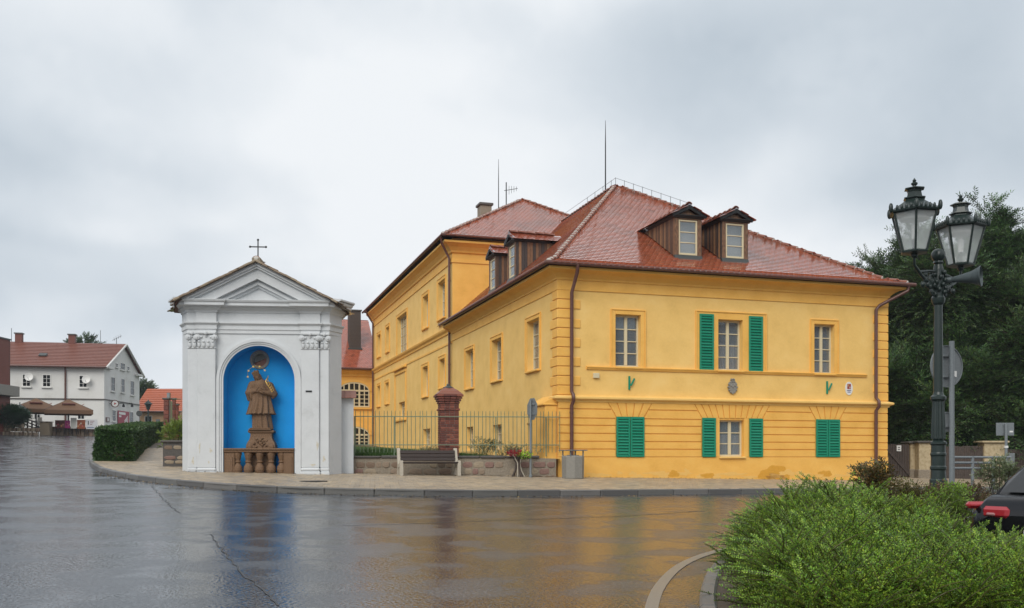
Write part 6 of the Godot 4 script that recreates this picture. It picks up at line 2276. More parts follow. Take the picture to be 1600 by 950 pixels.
func make_right_side() -> void:
	# galvanised railing
	var d := 18.2
	var R := thing("metal_railing", "low galvanised railing of three pipes behind the round signs", "railing", Transform3D())
	for py in [714.5, 723.0, 731.5]:
		var m := MB.new()
		m.tube([pt(1488, py, d), pt(1580, py, d + 0.3)], 0.024, 8)
		part("pipe", m, M.galv, R)
	for px in [1489.0, 1519.5, 1552.0, 1580.0]:
		var b := pt(px, 713.0, d + (px - 1488) / 300.0)
		var m := MB.new()
		m.tube([Vector3(b.x, gy(b.x, d) + 0.0, b.z), b], 0.032, 8)
		part("post", m, M.galv, R)
	# plank gate, cream piers and dark board fence
	d = 33.0
	var ground := func(px: float) -> float: return gy(pt(px, 700, d).x, d) + 0.12
	var G := thing("plank_gate", "weathered dark plank gate beside the yellow house with a white notice", "gate", Transform3D())
	for k in 9:
		var a := pt(1387.0 + k * 3.8, 694.0, d); var b := pt(1390.7 + k * 3.8, 694.0, d)
		pbox("plank", G, M.grayplank, a.x, ground.call(1390.0) + 0.03, -d - 0.02, b.x - 0.006, a.y + rng.randf_range(-0.02, 0.02), -d + rng.randf_range(0.0, 0.008), 0.005)
	var ga := pt(1388, 742, d); var gb := pt(1421, 705, d)
	var br := MB.new()
	var mid := (ga + gb) * 0.5
	br.box(Transform3D(Basis(Vector3(0, 0, 1), atan2(gb.y - ga.y, gb.x - ga.x) * -1.0), mid + Vector3(0, 0, 0.03)), Vector3(ga.distance_to(gb) * 0.95, 0.08, 0.03), 0.005)
	part("brace", br, M.grayplank, G)
	var na := pt(1400.5, 705, d); var nb := pt(1407.5, 696, d)
	pbox("notice", G, M.whitepaint, na.x, na.y, -d + 0.03, nb.x, nb.y, -d + 0.036)
	for k in 2:
		pbox("notice_line", G, M.black, na.x + 0.04, na.y + 0.05 + k * 0.07, -d + 0.036, nb.x - 0.04, na.y + 0.075 + k * 0.07, -d + 0.0385)
	var k2 := 0
	for e in [[1422.5, 1436.0, 693.0, 33.05], [1436.0, 1457.0, 692.0, 32.7], [1538.0, 1572.0, 692.0, 33.0]]:
		var dd: float = e[3]
		var a := pt(e[0], e[2], dd); var b := pt(e[1], e[2], dd)
		var gg := gy(a.x, dd) + 0.05
		var P := thing("gate_pier", ["narrow cream plastered pier next to the plank gate", "wide cream plastered pier with stone base between gate and fence", "tan plastered pier with flat cap at the end of the board fence"][k2], "pier", Transform3D(), "cream gate piers")
		pbox("shaft", P, M.pier, a.x, gg, -dd - 0.5, b.x - 0.01, a.y, -dd, 0.015)
		pbox("cap", P, M.coping if k2 < 2 else M.pier, a.x - 0.1, a.y, -dd - 0.6, b.x + 0.09, a.y + 0.07, -dd + 0.09, 0.02)
		pbox("base", P, M.rubble, a.x - 0.03, gg - 0.1, -dd - 0.53, b.x + 0.02, gg + 0.36, -dd + 0.03, 0.02)
		k2 += 1
	var D := thing("board_fence", "dark upright board fence between the cream piers", "fence", Transform3D())
	for k in 26:
		var px := 1457.0 + k * 3.12
		var a := pt(px, 697.0, d + 0.1); var b := pt(px + 3.0, 697.0, d + 0.1)
		pbox("board", D, M.grayplank, a.x, ground.call(px) - 0.05, -d - 0.14, b.x, a.y + rng.randf_range(-0.02, 0.02), -d - 0.11 + rng.randf_range(0, 0.01), 0.004)
	for k in 12:
		var px := 1574.0 + k * 4.2
		var a := pt(px, 702.0, d + 0.1); var b := pt(px + 4.0, 702.0, d + 0.1)
		pbox("board", D, M.grayplank, a.x, ground.call(px) - 0.05, -d - 0.14, b.x, a.y, -d - 0.11, 0.004)
	# meter cabinet
	var ca := pt(1576.5, 708, d - 0.3); var cb := pt(1586, 708, d - 0.3)
	var C := thing("meter_cabinet", "small grey service cabinet beside the tan pier", "cabinet", Transform3D())
	pbox("body", C, M.galv, ca.x, ground.call(1580.0), -d + 0.05, cb.x, ca.y, -d + 0.3, 0.01)
	pbox("door", C, M.galv, ca.x + 0.02, ground.call(1580.0) + 0.06, -d + 0.3, cb.x - 0.02, ca.y - 0.05, -d + 0.315, 0.004)

func make_car() -> void:
	# dark hatchback parked behind the shrubs, its tail towards the camera
	var rl := Vector2(4.3, 9.35)                       # rear west corner in plan
	var fwd := Vector2(0.80, 0.60); var rt := Vector2(0.60, -0.80)
	var o := rl + rt * 0.87
	var g := gy(o.x, o.y) + 0.0
	var C := thing("parked_car", "black hatchback parked beyond the shrubs with red tail lights showing", "car", Transform3D(Basis(Vector3(fwd.x, 0, -fwd.y), Vector3.UP, Vector3(rt.x, 0, -rt.y)).scaled(Vector3.ONE * 0.88), Vector3(o.x, g - 0.08, -o.y)))
	var paint := mat(lin(0.006, 0.006, 0.008), 0.22)
	# cross sections along x (0 = tail): half width, bottom, shoulder height, roof height, roof half width
	var secs := [[0.0, 0.78, 0.38, 0.74, 0.80, 0.62], [0.04, 0.84, 0.30, 0.86, 0.95, 0.68], [0.16, 0.87, 0.24, 0.92, 1.00, 0.70], [0.40, 0.875, 0.22, 0.93, 1.04, 0.70], [1.2, 0.88, 0.20, 0.93, 1.03, 0.72], [2.6, 0.88, 0.20, 0.92, 1.0, 0.72], [3.1, 0.87, 0.22, 0.88, 0.98, 0.70], [3.7, 0.84, 0.25, 0.80, 0.86, 0.66], [4.05, 0.76, 0.30, 0.70, 0.74, 0.58], [4.15, 0.66, 0.36, 0.62, 0.66, 0.5]]
	var body := MB.new()
	var rings := []
	for s in secs:
		var ring := []
		for q in [[-0.9, s[2]], [-1.0, s[2] + 0.12], [-1.0, lerp(s[2], s[3], 0.65)], [-0.985, s[3] - 0.04], [-0.93, s[3]], [-s[5] / s[1], s[4]], [0.0, s[4] + 0.015], [s[5] / s[1], s[4]], [0.93, s[3]], [0.985, s[3] - 0.04], [1.0, lerp(s[2], s[3], 0.65)], [1.0, s[2] + 0.12], [0.9, s[2]]]:
			ring.append(Vector3(s[0], q[1], q[0] * s[1]))
		rings.append(ring)
	loft(body, rings)
	part("body", body, paint, C)
	# cabin
	var cab := MB.new()
	rings = []
	for s in [[0.22, 0.99, 0.70, 0.72], [0.50, 1.22, 0.67, 0.71], [0.78, 1.40, 0.60, 0.70], [1.0, 1.455, 0.57, 0.70], [1.7, 1.48, 0.56, 0.70], [2.3, 1.44, 0.56, 0.69], [2.75, 1.22, 0.60, 0.69], [3.15, 0.98, 0.62, 0.68]]:
		var ring := []
		for q in [[-s[3], 0.93], [lerp(-s[3], -s[2], 0.5), lerp(0.95, s[1], 0.55)], [-s[2], s[1] - 0.05], [-s[2] * 0.8, s[1]], [0, s[1] + 0.012], [s[2] * 0.8, s[1]], [s[2], s[1] - 0.05], [lerp(s[3], s[2], 0.5), lerp(0.95, s[1], 0.55)], [s[3], 0.93]]:
			ring.append(Vector3(s[0], q[1], q[0]))
		rings.append(ring)
	loft(cab, rings)
	part("cabin", cab, paint, C)
	var rw := MB.new()
	rw.quad(Vector3(0.235, 1.03, -0.60), Vector3(0.235, 1.03, 0.60), Vector3(0.755, 1.395, 0.50), Vector3(0.755, 1.395, -0.50))
	var rear := part("rear_window", rw, M.darkglass, C, Transform3D(Basis(), Vector3(-0.022, 0.018, 0)))
	var wp := MB.new()
	wp.box(Transform3D(Basis(Vector3.RIGHT, 0.0), Vector3(0.20, 1.055, -0.08)), Vector3(0.03, 0.025, 0.5), 0.006)
	wp.sphere(Vector3(0.19, 1.05, 0.16), Vector3(0.035, 0.03, 0.04), 10, 6)
	part("wiper", wp, M.black, C)
	var red := mat(lin(0.34, 0.006, 0.016), 0.08)
	red.clearcoat_enabled = true
	red.clearcoat = 1.0
	var clear := mat(lin(0.34, 0.16, 0.16), 0.1)
	for s in [-1.0, 1.0]:
		var T := Node3D.new()
		T.name = "tail_light"
		C.add_child(T, true)
		var a := MB.new()
		a.box(Transform3D(Basis(Vector3.UP, s * 0.55), Vector3(0.06, 0.905, s * 0.80)), Vector3(0.22, 0.075, 0.09), 0.03)
		part("corner_lens", a, red, T)
		var b := MB.new()
		b.box(Transform3D(Basis(Vector3.UP, s * 0.08), Vector3(0.022, 0.835, s * 0.56)), Vector3(0.08, 0.13, 0.30), 0.035)
		part("inner_lens", b, red, T)
		var e := MB.new()
		e.box(Transform3D(Basis(Vector3.UP, s * 0.1), Vector3(-0.004, 0.815, s * 0.60)), Vector3(0.05, 0.035, 0.10), 0.012)
		part("reversing_lens", e, clear, T)
	pbox("number_plate", C, M.whitepaint, -0.012, 0.56, -0.26, 0.03, 0.67, 0.26, 0.004)
	pbox("bumper", C, paint, -0.07, 0.36, -0.80, 0.1, 0.60, 0.80, 0.05)
	for q in [[0.75, -1.0], [0.75, 1.0], [3.3, -1.0], [3.3, 1.0]]:
		var Wn := Node3D.new()
		Wn.name = "wheel"
		C.add_child(Wn, true)
		Wn.position = Vector3(q[0], 0.31, q[1] * 0.78)
		var ty := MB.new()
		var tw := Transform3D(Basis(Vector3.RIGHT, PI / 2), Vector3.ZERO)
		ty.lathe([Vector2(0.20, -0.1), Vector2(0.29, -0.1), Vector2(0.31, -0.07), Vector2(0.31, 0.07), Vector2(0.29, 0.1), Vector2(0.20, 0.1)], 28, tw)
		part("tyre", ty, M.black, Wn)
		var ri := MB.new()
		ri.lathe([Vector2(0.0, -0.08), Vector2(0.2, -0.09), Vector2(0.2, 0.09), Vector2(0.05, 0.06), Vector2(0.0, 0.08)], 20, tw)
		part("rim", ri, M.galv, Wn)

func loft(m: MB, rings: Array) -> void:
	# smooth skin through equal rings, closed at both ends
	var n: int = rings[0].size()
	var nor := []
	for i in rings.size():
		var row := []
		for k in n:
			var du: Vector3 = rings[min(i + 1, rings.size() - 1)][k] - rings[max(i - 1, 0)][k]
			var dv: Vector3 = rings[i][min(k + 1, n - 1)] - rings[i][max(k - 1, 0)]
			row.append(dv.cross(du).normalized())
		nor.append(row)
	var ctr := Vector3.ZERO
	for r in rings: ctr += r[n / 2] / rings.size()
	ctr.y -= 0.3
	var mid: int = rings.size() / 2
	var s := 1.0 if nor[mid][n / 2].dot(rings[mid][n / 2] - ctr) > 0.0 else -1.0
	for i in rings.size() - 1:
		for k in n - 1:
			var a: Vector3 = rings[i][k]; var b: Vector3 = rings[i][k + 1]; var c: Vector3 = rings[i + 1][k + 1]; var e: Vector3 = rings[i + 1][k]
			var na: Vector3 = nor[i][k] * s; var nb: Vector3 = nor[i][k + 1] * s; var nc: Vector3 = nor[i + 1][k + 1] * s; var ne: Vector3 = nor[i + 1][k] * s
			if s > 0:
				m.put(a, b, c, na, nb, nc); m.put(a, c, e, na, nc, ne)
			else:
				m.put(a, c, b, na, nc, nb); m.put(a, e, c, na, ne, nc)
	for k in range(1, n - 1):
		var r0: Array = rings[0]; var r1: Array = rings[rings.size() - 1]
		if s > 0:
			m.tri(r0[0], r0[k + 1], r0[k]); m.tri(r1[0], r1[k], r1[k + 1])
		else:
			m.tri(r0[0], r0[k], r0[k + 1]); m.tri(r1[0], r1[k + 1], r1[k])


# ---------------------------------------------------------------- plants
func leaf_mesh(l: float, w: float) -> MB:
	var m := MB.new()
	m.use_color = true
	add_leaf(m, Vector3.ZERO, Vector3(0, 0, 1), Vector3.UP, l, w)
	return m

func add_leaf(m: MB, o: Vector3, dir: Vector3, up: Vector3, l: float, w: float) -> void:
	# a folded blade of four faces
	var s := dir.cross(up).normalized()
	var n := s.cross(dir).normalized()
	var mid := o + dir * l * 0.5 - n * w * 0.12
	var tip := o + dir * l - n * l * 0.08
	var a := o + dir * l * 0.45 + s * w * 0.5 + n * w * 0.1; var b := o + dir * l * 0.45 - s * w * 0.5 + n * w * 0.1
	m.tri(o, mid, a); m.tri(mid, tip, a)
	m.tri(o, b, mid); m.tri(mid, b, tip)

func twig_mesh(seed_: int, len_: float, pairs: int, leaf: float, lw: float, sides: int, droop: float, tones: Array, stem_col: Color) -> MB:
	# an arching twig along +z with leaves in pairs and side shoots
	var r := RandomNumberGenerator.new()
	r.seed = seed_
	var m := MB.new()
	m.use_color = true
	var shoots := [[Vector3.ZERO, Vector3(0, 0, 1), len_, pairs]]
	for k in sides:
		var t := r.randf_range(0.2, 0.75)
		var s := 1.0 if k % 2 else -1.0
		shoots.append([Vector3(0, -droop * t * t * len_, t * len_), Vector3(s * r.randf_range(0.5, 0.9), r.randf_range(-0.1, 0.4), 0.8).normalized(), len_ * r.randf_range(0.35, 0.6), int(pairs * 0.5)])
	for sh in shoots:
		var o: Vector3 = sh[0]; var dir: Vector3 = sh[1]; var L: float = sh[2]; var np: int = sh[3]
		var path := []
		for i in 5:
			var t := i / 4.0
			path.append(o + dir * L * t + Vector3(0, -droop * t * t * L, 0))
		m.col = stem_col
		m.tube(path, [0.004 * len_ * 3, 0.0035 * len_ * 3, 0.003 * len_ * 3, 0.002 * len_ * 3, 0.001 * len_ * 3], 3, false)
		var side := dir.cross(Vector3.UP).normalized()
		for i in np:
			var t := (i + 0.6) / np
			var p := o + dir * L * t + Vector3(0, -droop * t * t * L, 0)
			for s in [-1.0, 1.0]:
				var ld: Vector3 = (side * s * r.randf_range(0.7, 1.0) + dir * r.randf_range(0.35, 0.8) + Vector3(0, r.randf_range(-0.15, 0.45), 0)).normalized()
				var c: Color = tones[r.randi() % tones.size()]
				m.col = c * r.randf_range(0.8, 1.2)
				add_leaf(m, p, ld, (Vector3.UP + Vector3(r.randf_range(-0.5, 0.5), 0, r.randf_range(-0.5, 0.5))).normalized(), leaf * r.randf_range(0.75, 1.2), lw * r.randf_range(0.8, 1.15))
		m.col = tones[tones.size() - 1]
		add_leaf(m, o + dir * L + Vector3(0, -droop * L, 0), dir, Vector3.UP, leaf, lw)
	return m

func aim(dir: Vector3, at: Vector3, s: float, roll: float) -> Transform3D:
	var z := dir.normalized()
	var x := Vector3.UP.cross(z)
	if x.length() < 0.05: x = Vector3(1, 0, 0)
	x = x.normalized()
	var y := z.cross(x).normalized()
	return Transform3D(Basis(x, y, z) * Basis(Vector3(0, 0, 1), roll) * Basis().scaled(Vector3.ONE * s), at)

func make_shrub_island() -> void:
	# kerbed bed with soil
	var line := smooth_line(grounded([[1700, 812], [1500, 818], [1340, 828], [1240, 840], [1172, 858], [1132, 880], [1108, 905], [1096, 935], [1093, 965], [1105, 1020], [1180, 1120], [1400, 1200], [1800, 1200]]), 0.2)
	var I := thing("planted_island", "kerbed planting bed in the road holding the green shrub", "traffic island")
	I.set_meta("kind", "structure")
	kerb_row("kerb_stone", line, -1.0, 0.11, 0.5, I, 0.12)
	var soil := sheet_poly(line, 0.09)
	part("soil", soil, M.earth, I)
	# the shrub
	var S := thing("shrub", "spreading low green shrub with arching small-leaved twigs on the kerbed island", "shrub")
	var mounds := [[2.56, 8.5, 0.46, 0.85, 0.46], [3.05, 9.2, 0.75, 1.0, 0.55], [3.55, 9.3, 0.6, 0.9, 0.47], [3.9, 8.5, 0.55, 0.7, 0.14], [2.6, 7.5, 0.58, 0.8, 0.38], [3.15, 7.6, 0.8, 0.85, 0.36], [4.0, 7.5, 0.85, 0.75, 0.18], [3.0, 6.6, 0.95, 0.7, 0.26], [4.0, 6.6, 1.0, 0.7, 0.16], [4.7, 7.2, 0.7, 0.6, 0.04], [2.06, 7.0, 0.28, 0.5, 0.3], [2.2, 6.3, 0.42, 0.45, 0.22]]
	var tones := [Color(0.085, 0.18, 0.02), Color(0.11, 0.22, 0.022), Color(0.145, 0.275, 0.026), Color(0.19, 0.33, 0.03), Color(0.26, 0.39, 0.04)]
	var kinds := []
	for k in 4:
		kinds.append([twig_mesh(100 + k, 0.30 + 0.05 * k, 18, 0.0215, 0.0118, 4, 0.18, tones, Color(0.09, 0.09, 0.025)), [], []])
	kinds.append([twig_mesh(120, 0.52, 30, 0.0215, 0.0118, 3, 0.3, tones, Color(0.09, 0.09, 0.025)), [], []])
	var rg := RandomNumberGenerator.new()
	rg.seed = 77
	for mi in mounds.size():
		var e: Array = mounds[mi]
		var n := int(3600.0 * e[2] * e[3])
		for k in n:
			var a := rg.randf_range(0, TAU); var u := sqrt(rg.randf())
			var el := asin(clamp(rg.randf_range(-0.05, 1.0), -1, 1))
			var dv := Vector3(cos(a) * cos(el), sin(el), sin(a) * cos(el))
			var lay: float = 1.0 - 0.42 * pow(rg.randf(), 1.6)
			var bump := 1.0 + 0.10 * sin(a * 5 + mi * 2.1) * cos(el * 4.0) + 0.06 * sin(a * 11 + el * 7 + mi)
			var px: float = e[0] + dv.x * e[2] * lay * bump; var pd: float = e[1] - dv.z * e[3] * lay * bump
			var gr := gy(px, pd) + 0.08
			var py: float = gr + dv.y * e[4] * lay * bump
			# leave out what lies deep inside a neighbour
			var deep := false
			for mj in mounds.size():
				if mj == mi: continue
				var f: Array = mounds[mj]
				if pow((px - f[0]) / f[2], 2) + pow((pd - f[1]) / f[3], 2) + pow((py - gr) / f[4], 2) < 0.42: deep = true
			if deep: continue
			var out := Vector3(dv.x / e[2], dv.y / e[4] * 0.75 + 0.25, dv.z / e[3]).normalized()
			var dir := (out + Vector3(rg.randfn() * 0.35 - 0.12, rg.randfn() * 0.25 + 0.1, rg.randfn() * 0.35)).normalized()
			var kind: Array = kinds[rg.randi() % 4 if rg.randf() < 0.9 else 4]
			kind[1].append(aim(dir, Vector3(px, py, -pd) - dir * 0.14, rg.randf_range(0.65, 1.05), rg.randf_range(-0.8, 0.8)))
			var b := rg.randf_range(0.6, 1.15)
			kind[2].append(Color(b * rg.randf_range(0.9, 1.12), b, b * rg.randf_range(0.8, 1.1)))
	for kd in kinds:
		multi("foliage", kd[0], M.leaf, S, kd[1], kd[2])
	# woody stems inside
	var st := MB.new()
	st.use_color = true
	st.col = Color(0.06, 0.045, 0.03)
	for k in 70:
		var e: Array = mounds[rg.randi() % mounds.size()]
		var a := rg.randf_range(0, TAU)
		var b := Vector3(e[0], gy(e[0], e[1]) + 0.05, -e[1])
		st.tube([b, b + Vector3(cos(a) * e[2] * 0.35, e[4] * 0.4, sin(a) * e[3] * 0.35), b + Vector3(cos(a) * e[2] * 0.7, e[4] * 0.65, sin(a) * e[3] * 0.7)], [0.014, 0.01, 0.004], 5)
	part("stems", st, M.bark, S)
	# small companions behind it
	small_plant("bronze_shrub", "small bronze-leaved shrub rising behind the green shrub by the downpipe", "shrub", 1364, 758, 729, 12.2, 0.2, [Color(0.06, 0.045, 0.012), Color(0.09, 0.06, 0.015), Color(0.06, 0.075, 0.015), Color(0.12, 0.075, 0.02)], 120, 0.045)
	small_plant("rust_shrub", "low rust-brown shrub under the street lamp", "shrub", 1458, 800, 760, 12.0, 0.3, [Color(0.10, 0.05, 0.02), Color(0.13, 0.065, 0.03), Color(0.07, 0.06, 0.018), Color(0.10, 0.15, 0.03)], 190, 0.035)
	small_plant("rust_shrub", "low rust-brown shrub by the foot of the round sign post", "shrub", 1512, 800, 758, 12.6, 0.3, [Color(0.11, 0.055, 0.022), Color(0.14, 0.07, 0.03), Color(0.09, 0.10, 0.03)], 200, 0.03)
	small_plant("pale_shrub", "loose pale green shrub climbing by the galvanised railing", "shrub", 1563, 800, 716, 13.4, 0.26, [Color(0.10, 0.15, 0.06), Color(0.15, 0.19, 0.09), Color(0.07, 0.12, 0.03), Color(0.2, 0.23, 0.13)], 150, 0.03)
	small_plant("light_green_shrub", "bright yellow-green shrub tip between the rust-brown shrubs", "shrub", 1486, 805, 764, 11.4, 0.22, [Color(0.10, 0.2, 0.02), Color(0.17, 0.28, 0.03)], 130, 0.03)
	small_plant("bronze_sprig", "sparse bronze and green sprigs along the island's back edge", "shrub", 1290, 790, 752, 11.4, 0.22, [Color(0.08, 0.06, 0.02), Color(0.07, 0.11, 0.02)], 90, 0.035)
	small_plant("bronze_sprig", "bushy bronze sprigs before the plank gate", "shrub", 1412, 790, 756, 12.0, 0.26, [Color(0.10, 0.08, 0.02), Color(0.07, 0.10, 0.02), Color(0.12, 0.11, 0.03)], 140, 0.035)

func small_plant(called: String, label: String, cat: String, px: float, pyb: float, pyt: float, d: float, r: float, tones: Array, n: int, leaf: float) -> void:
	var top_ := pt(px, pyt, d)
	var g := gy(top_.x, d) + 0.06
	var P := thing(called, label, cat, Transform3D(Basis(), Vector3(top_.x, g, -d)))
	var h := top_.y - g
	var tw := twig_mesh(int(px) + int(pyt), 0.22, 6, leaf, leaf * 0.5, 3, 0.15, tones, Color(0.06, 0.04, 0.02))
	var xfs := []
	var st := MB.new()
	st.use_color = true
	st.col = Color(0.05, 0.035, 0.02)
	for k in 9:
		var a := TAU * k / 9.0
		st.tube([Vector3(0, 0, 0), Vector3(cos(a) * r * 0.4, h * 0.5, sin(a) * r * 0.4), Vector3(cos(a) * r * 0.8, h * 0.92, sin(a) * r * 0.8)], [0.009, 0.007, 0.003], 5)
	for k in n:
		var dv := Vector3(rng.randfn(), rng.randfn(), rng.randfn()).normalized() * pow(rng.randf(), 0.4)
		var p := Vector3(dv.x * r, h - 0.18 + dv.y * 0.2 - (0.0 if k % 3 else rng.randf_range(0, h * 0.6)), dv.z * r)
		var dir := (dv + Vector3(rng.randfn() * 0.4, 0.45, rng.randfn() * 0.4)).normalized()
		xfs.append(aim(dir, p - dir * 0.12, rng.randf_range(0.6, 1.1), rng.randf_range(-1, 1)))
	part("stems", st, M.bark, P)
	multi("foliage", tw, M.leaf, P, xfs)

func make_tree(called: String, label: String, x: float, d: float, lobes: Array, trunk_h: float, tr: float, sprays: Array, dens: float, scale_: float, mt: Material, group := "") -> void:
	# lobes: [x, y, z, rx, ry, rz] relative to the foot
	var g := gy(x, d)
	var T := thing(called, label, "tree", Transform3D(Basis(), Vector3(x, g, -d)), group)
	var tk := MB.new()
	tk.tube([Vector3(0, -0.2, 0), Vector3(0.05, trunk_h * 0.4, 0), Vector3(-0.08, trunk_h * 0.75, 0.05), Vector3(0, trunk_h, 0)], [tr * 1.3, tr, tr * 0.7, tr * 0.3], 10)
	for l in lobes:
		var c := Vector3(l[0], l[1], l[2])
		var b := Vector3(0, min(c.y * 0.55, trunk_h * 0.7), 0)
		tk.tube([b, b.lerp(c, 0.5) + Vector3(0, 0.2, 0), c], [tr * 0.45, tr * 0.28, tr * 0.08], 6)
	part("trunk", tk, M.trunk, T)
	var per := []
	for s in sprays: per.append([[], []])
	for li in lobes.size():
		var l: Array = lobes[li]
		var area: float = (l[3] * l[4] + l[4] * l[5] + l[3] * l[5]) / 3.0 * 4.0 * PI
		for k in int(area * dens):
			var dv := Vector3(rng.randfn(), rng.randfn(), rng.randfn()).normalized()
			var lay: float = 1.0 - 0.5 * pow(rng.randf(), 1.5)
			var bump := 1.0 + 0.14 * sin(dv.x * 5.0 + li) * cos(dv.y * 6.0) + 0.10 * sin(dv.z * 9.0 + dv.y * 7.0 + li * 2.0) + (rng.randf_range(0.0, 0.16) if rng.randf() < 0.2 else 0.0)
			var p := Vector3(l[0] + dv.x * l[3] * lay * bump, l[1] + dv.y * l[4] * lay * bump, l[2] + dv.z * l[5] * lay * bump)
			var dir := (dv * 0.9 + Vector3(rng.randfn() * 0.35, rng.randfn() * 0.3 - 0.05, rng.randfn() * 0.35)).normalized()
			var wh := rng.randi() % sprays.size()
			per[wh][0].append(aim(dir, p - dir * 0.2 * scale_, scale_ * rng.randf_range(0.7, 1.3), rng.randf_range(-0.7, 0.7)))
			var b := rng.randf_range(0.6, 1.3)
			per[wh][1].append(Color(b * rng.randf_range(0.9, 1.25), b, b))
	var cr := Node3D.new()
	cr.name = "crown"
	T.add_child(cr, true)
	for k in sprays.size():
		multi("foliage", sprays[k], mt, cr, per[k][0], per[k][1])

func make_trees() -> void:
	var tones := [Color(0.03, 0.07, 0.024), Color(0.04, 0.09, 0.028), Color(0.055, 0.12, 0.034), Color(0.08, 0.16, 0.042)]
	var sprays := []
	for k in 3: sprays.append(twig_mesh(300 + k, 0.75, 12, 0.10, 0.028, 5, 0.35, tones, Color(0.03, 0.022, 0.012)).mesh())
	# dark evergreens behind the gate; heights from their outline against the sky
	var specs := [[1366.0, 392.0, 41.0, 2.3], [1435.0, 350.0, 40.0, 3.1], [1548.0, 322.0, 38.0, 3.4], [1640.0, 330.0, 38.0, 3.5], [1500.0, 395.0, 45.0, 3.2], [1480.0, 480.0, 36.0, 2.1], [1592.0, 470.0, 35.5, 2.3], [1412.0, 520.0, 36.5, 1.7], [1720.0, 360.0, 40.0, 3.4]]
	var labels := ["slim dark evergreen peeping out behind the corner of the yellow house", "dark evergreen with a ragged top behind the street lamp's taller lantern", "tallest dark evergreen, its plumed top above the horn loudspeaker", "broad dark evergreen beside the tallest one, past the rectangular sign", "dark evergreen filling the gap between the two taller crowns", "mid-height dark evergreen behind the round sign post", "mid-height evergreen with lighter tips above the tan pier", "low dark evergreen over the plank gate", "dark evergreen at the far end of the board fence"]
	for k in specs.size():
		var e: Array = specs[k]
		var t := pt(e[0], e[1], e[2])
		var h: float = t.y - gy(t.x, e[2])
		var r: float = e[3]
		var lobes := []
		var n := 9
		for i in n:
			var f := float(i) / (n - 1)
			var rr: float = r * (1.0 - 0.72 * f * f) * 0.62
			var a := i * 2.4 + k
			var off: float = r * 0.5 * (1.0 - f)
			lobes.append([cos(a) * off, lerp(1.1, h - 1.75, f), sin(a) * off, rr, max(0.8, h / n * 1.15), rr])
		for i in 5:
			var a := i * 1.26 + k * 0.7
			lobes.append([cos(a) * r * 0.75, h * rng.randf_range(0.25, 0.7), sin(a) * r * 0.75, r * 0.42, r * 0.38, r * 0.42])
		make_tree("evergreen_tree", labels[k], t.x, e[2], lobes, h * 0.9, 0.22, sprays, 30.0, 1.25, M.yew, "dark evergreens behind the gate")
	# glimpses of trees beyond the white house and the orange-roofed house
	var soft := [Color(0.05, 0.09, 0.03), Color(0.07, 0.12, 0.035), Color(0.04, 0.075, 0.025)]
	var bs := [twig_mesh(330, 0.9, 8, 0.16, 0.09, 4, 0.2, soft, Color(0.04, 0.03, 0.02)).mesh()]
	for e in [[222.0, 601.0, 118.0, "round green treetop between the white house and the orange roof"], [132.0, 533.0, 104.0, "treetop just showing over the ridge of the white house"]]:
		var t := pt(e[0], e[1], e[2])
		var h: float = t.y - gy(t.x, e[2])
		make_tree("distant_tree", e[3], t.x, e[2], [[0, h - 1.6, 0, 1.9, 1.6, 1.9], [1.0, h - 2.8, 0.4, 1.8, 1.6, 1.7], [-1.0, h - 2.7, 0, 1.6, 1.5, 1.6]], h * 0.8, 0.2, bs, 9.0, 1.0, M.hedge)

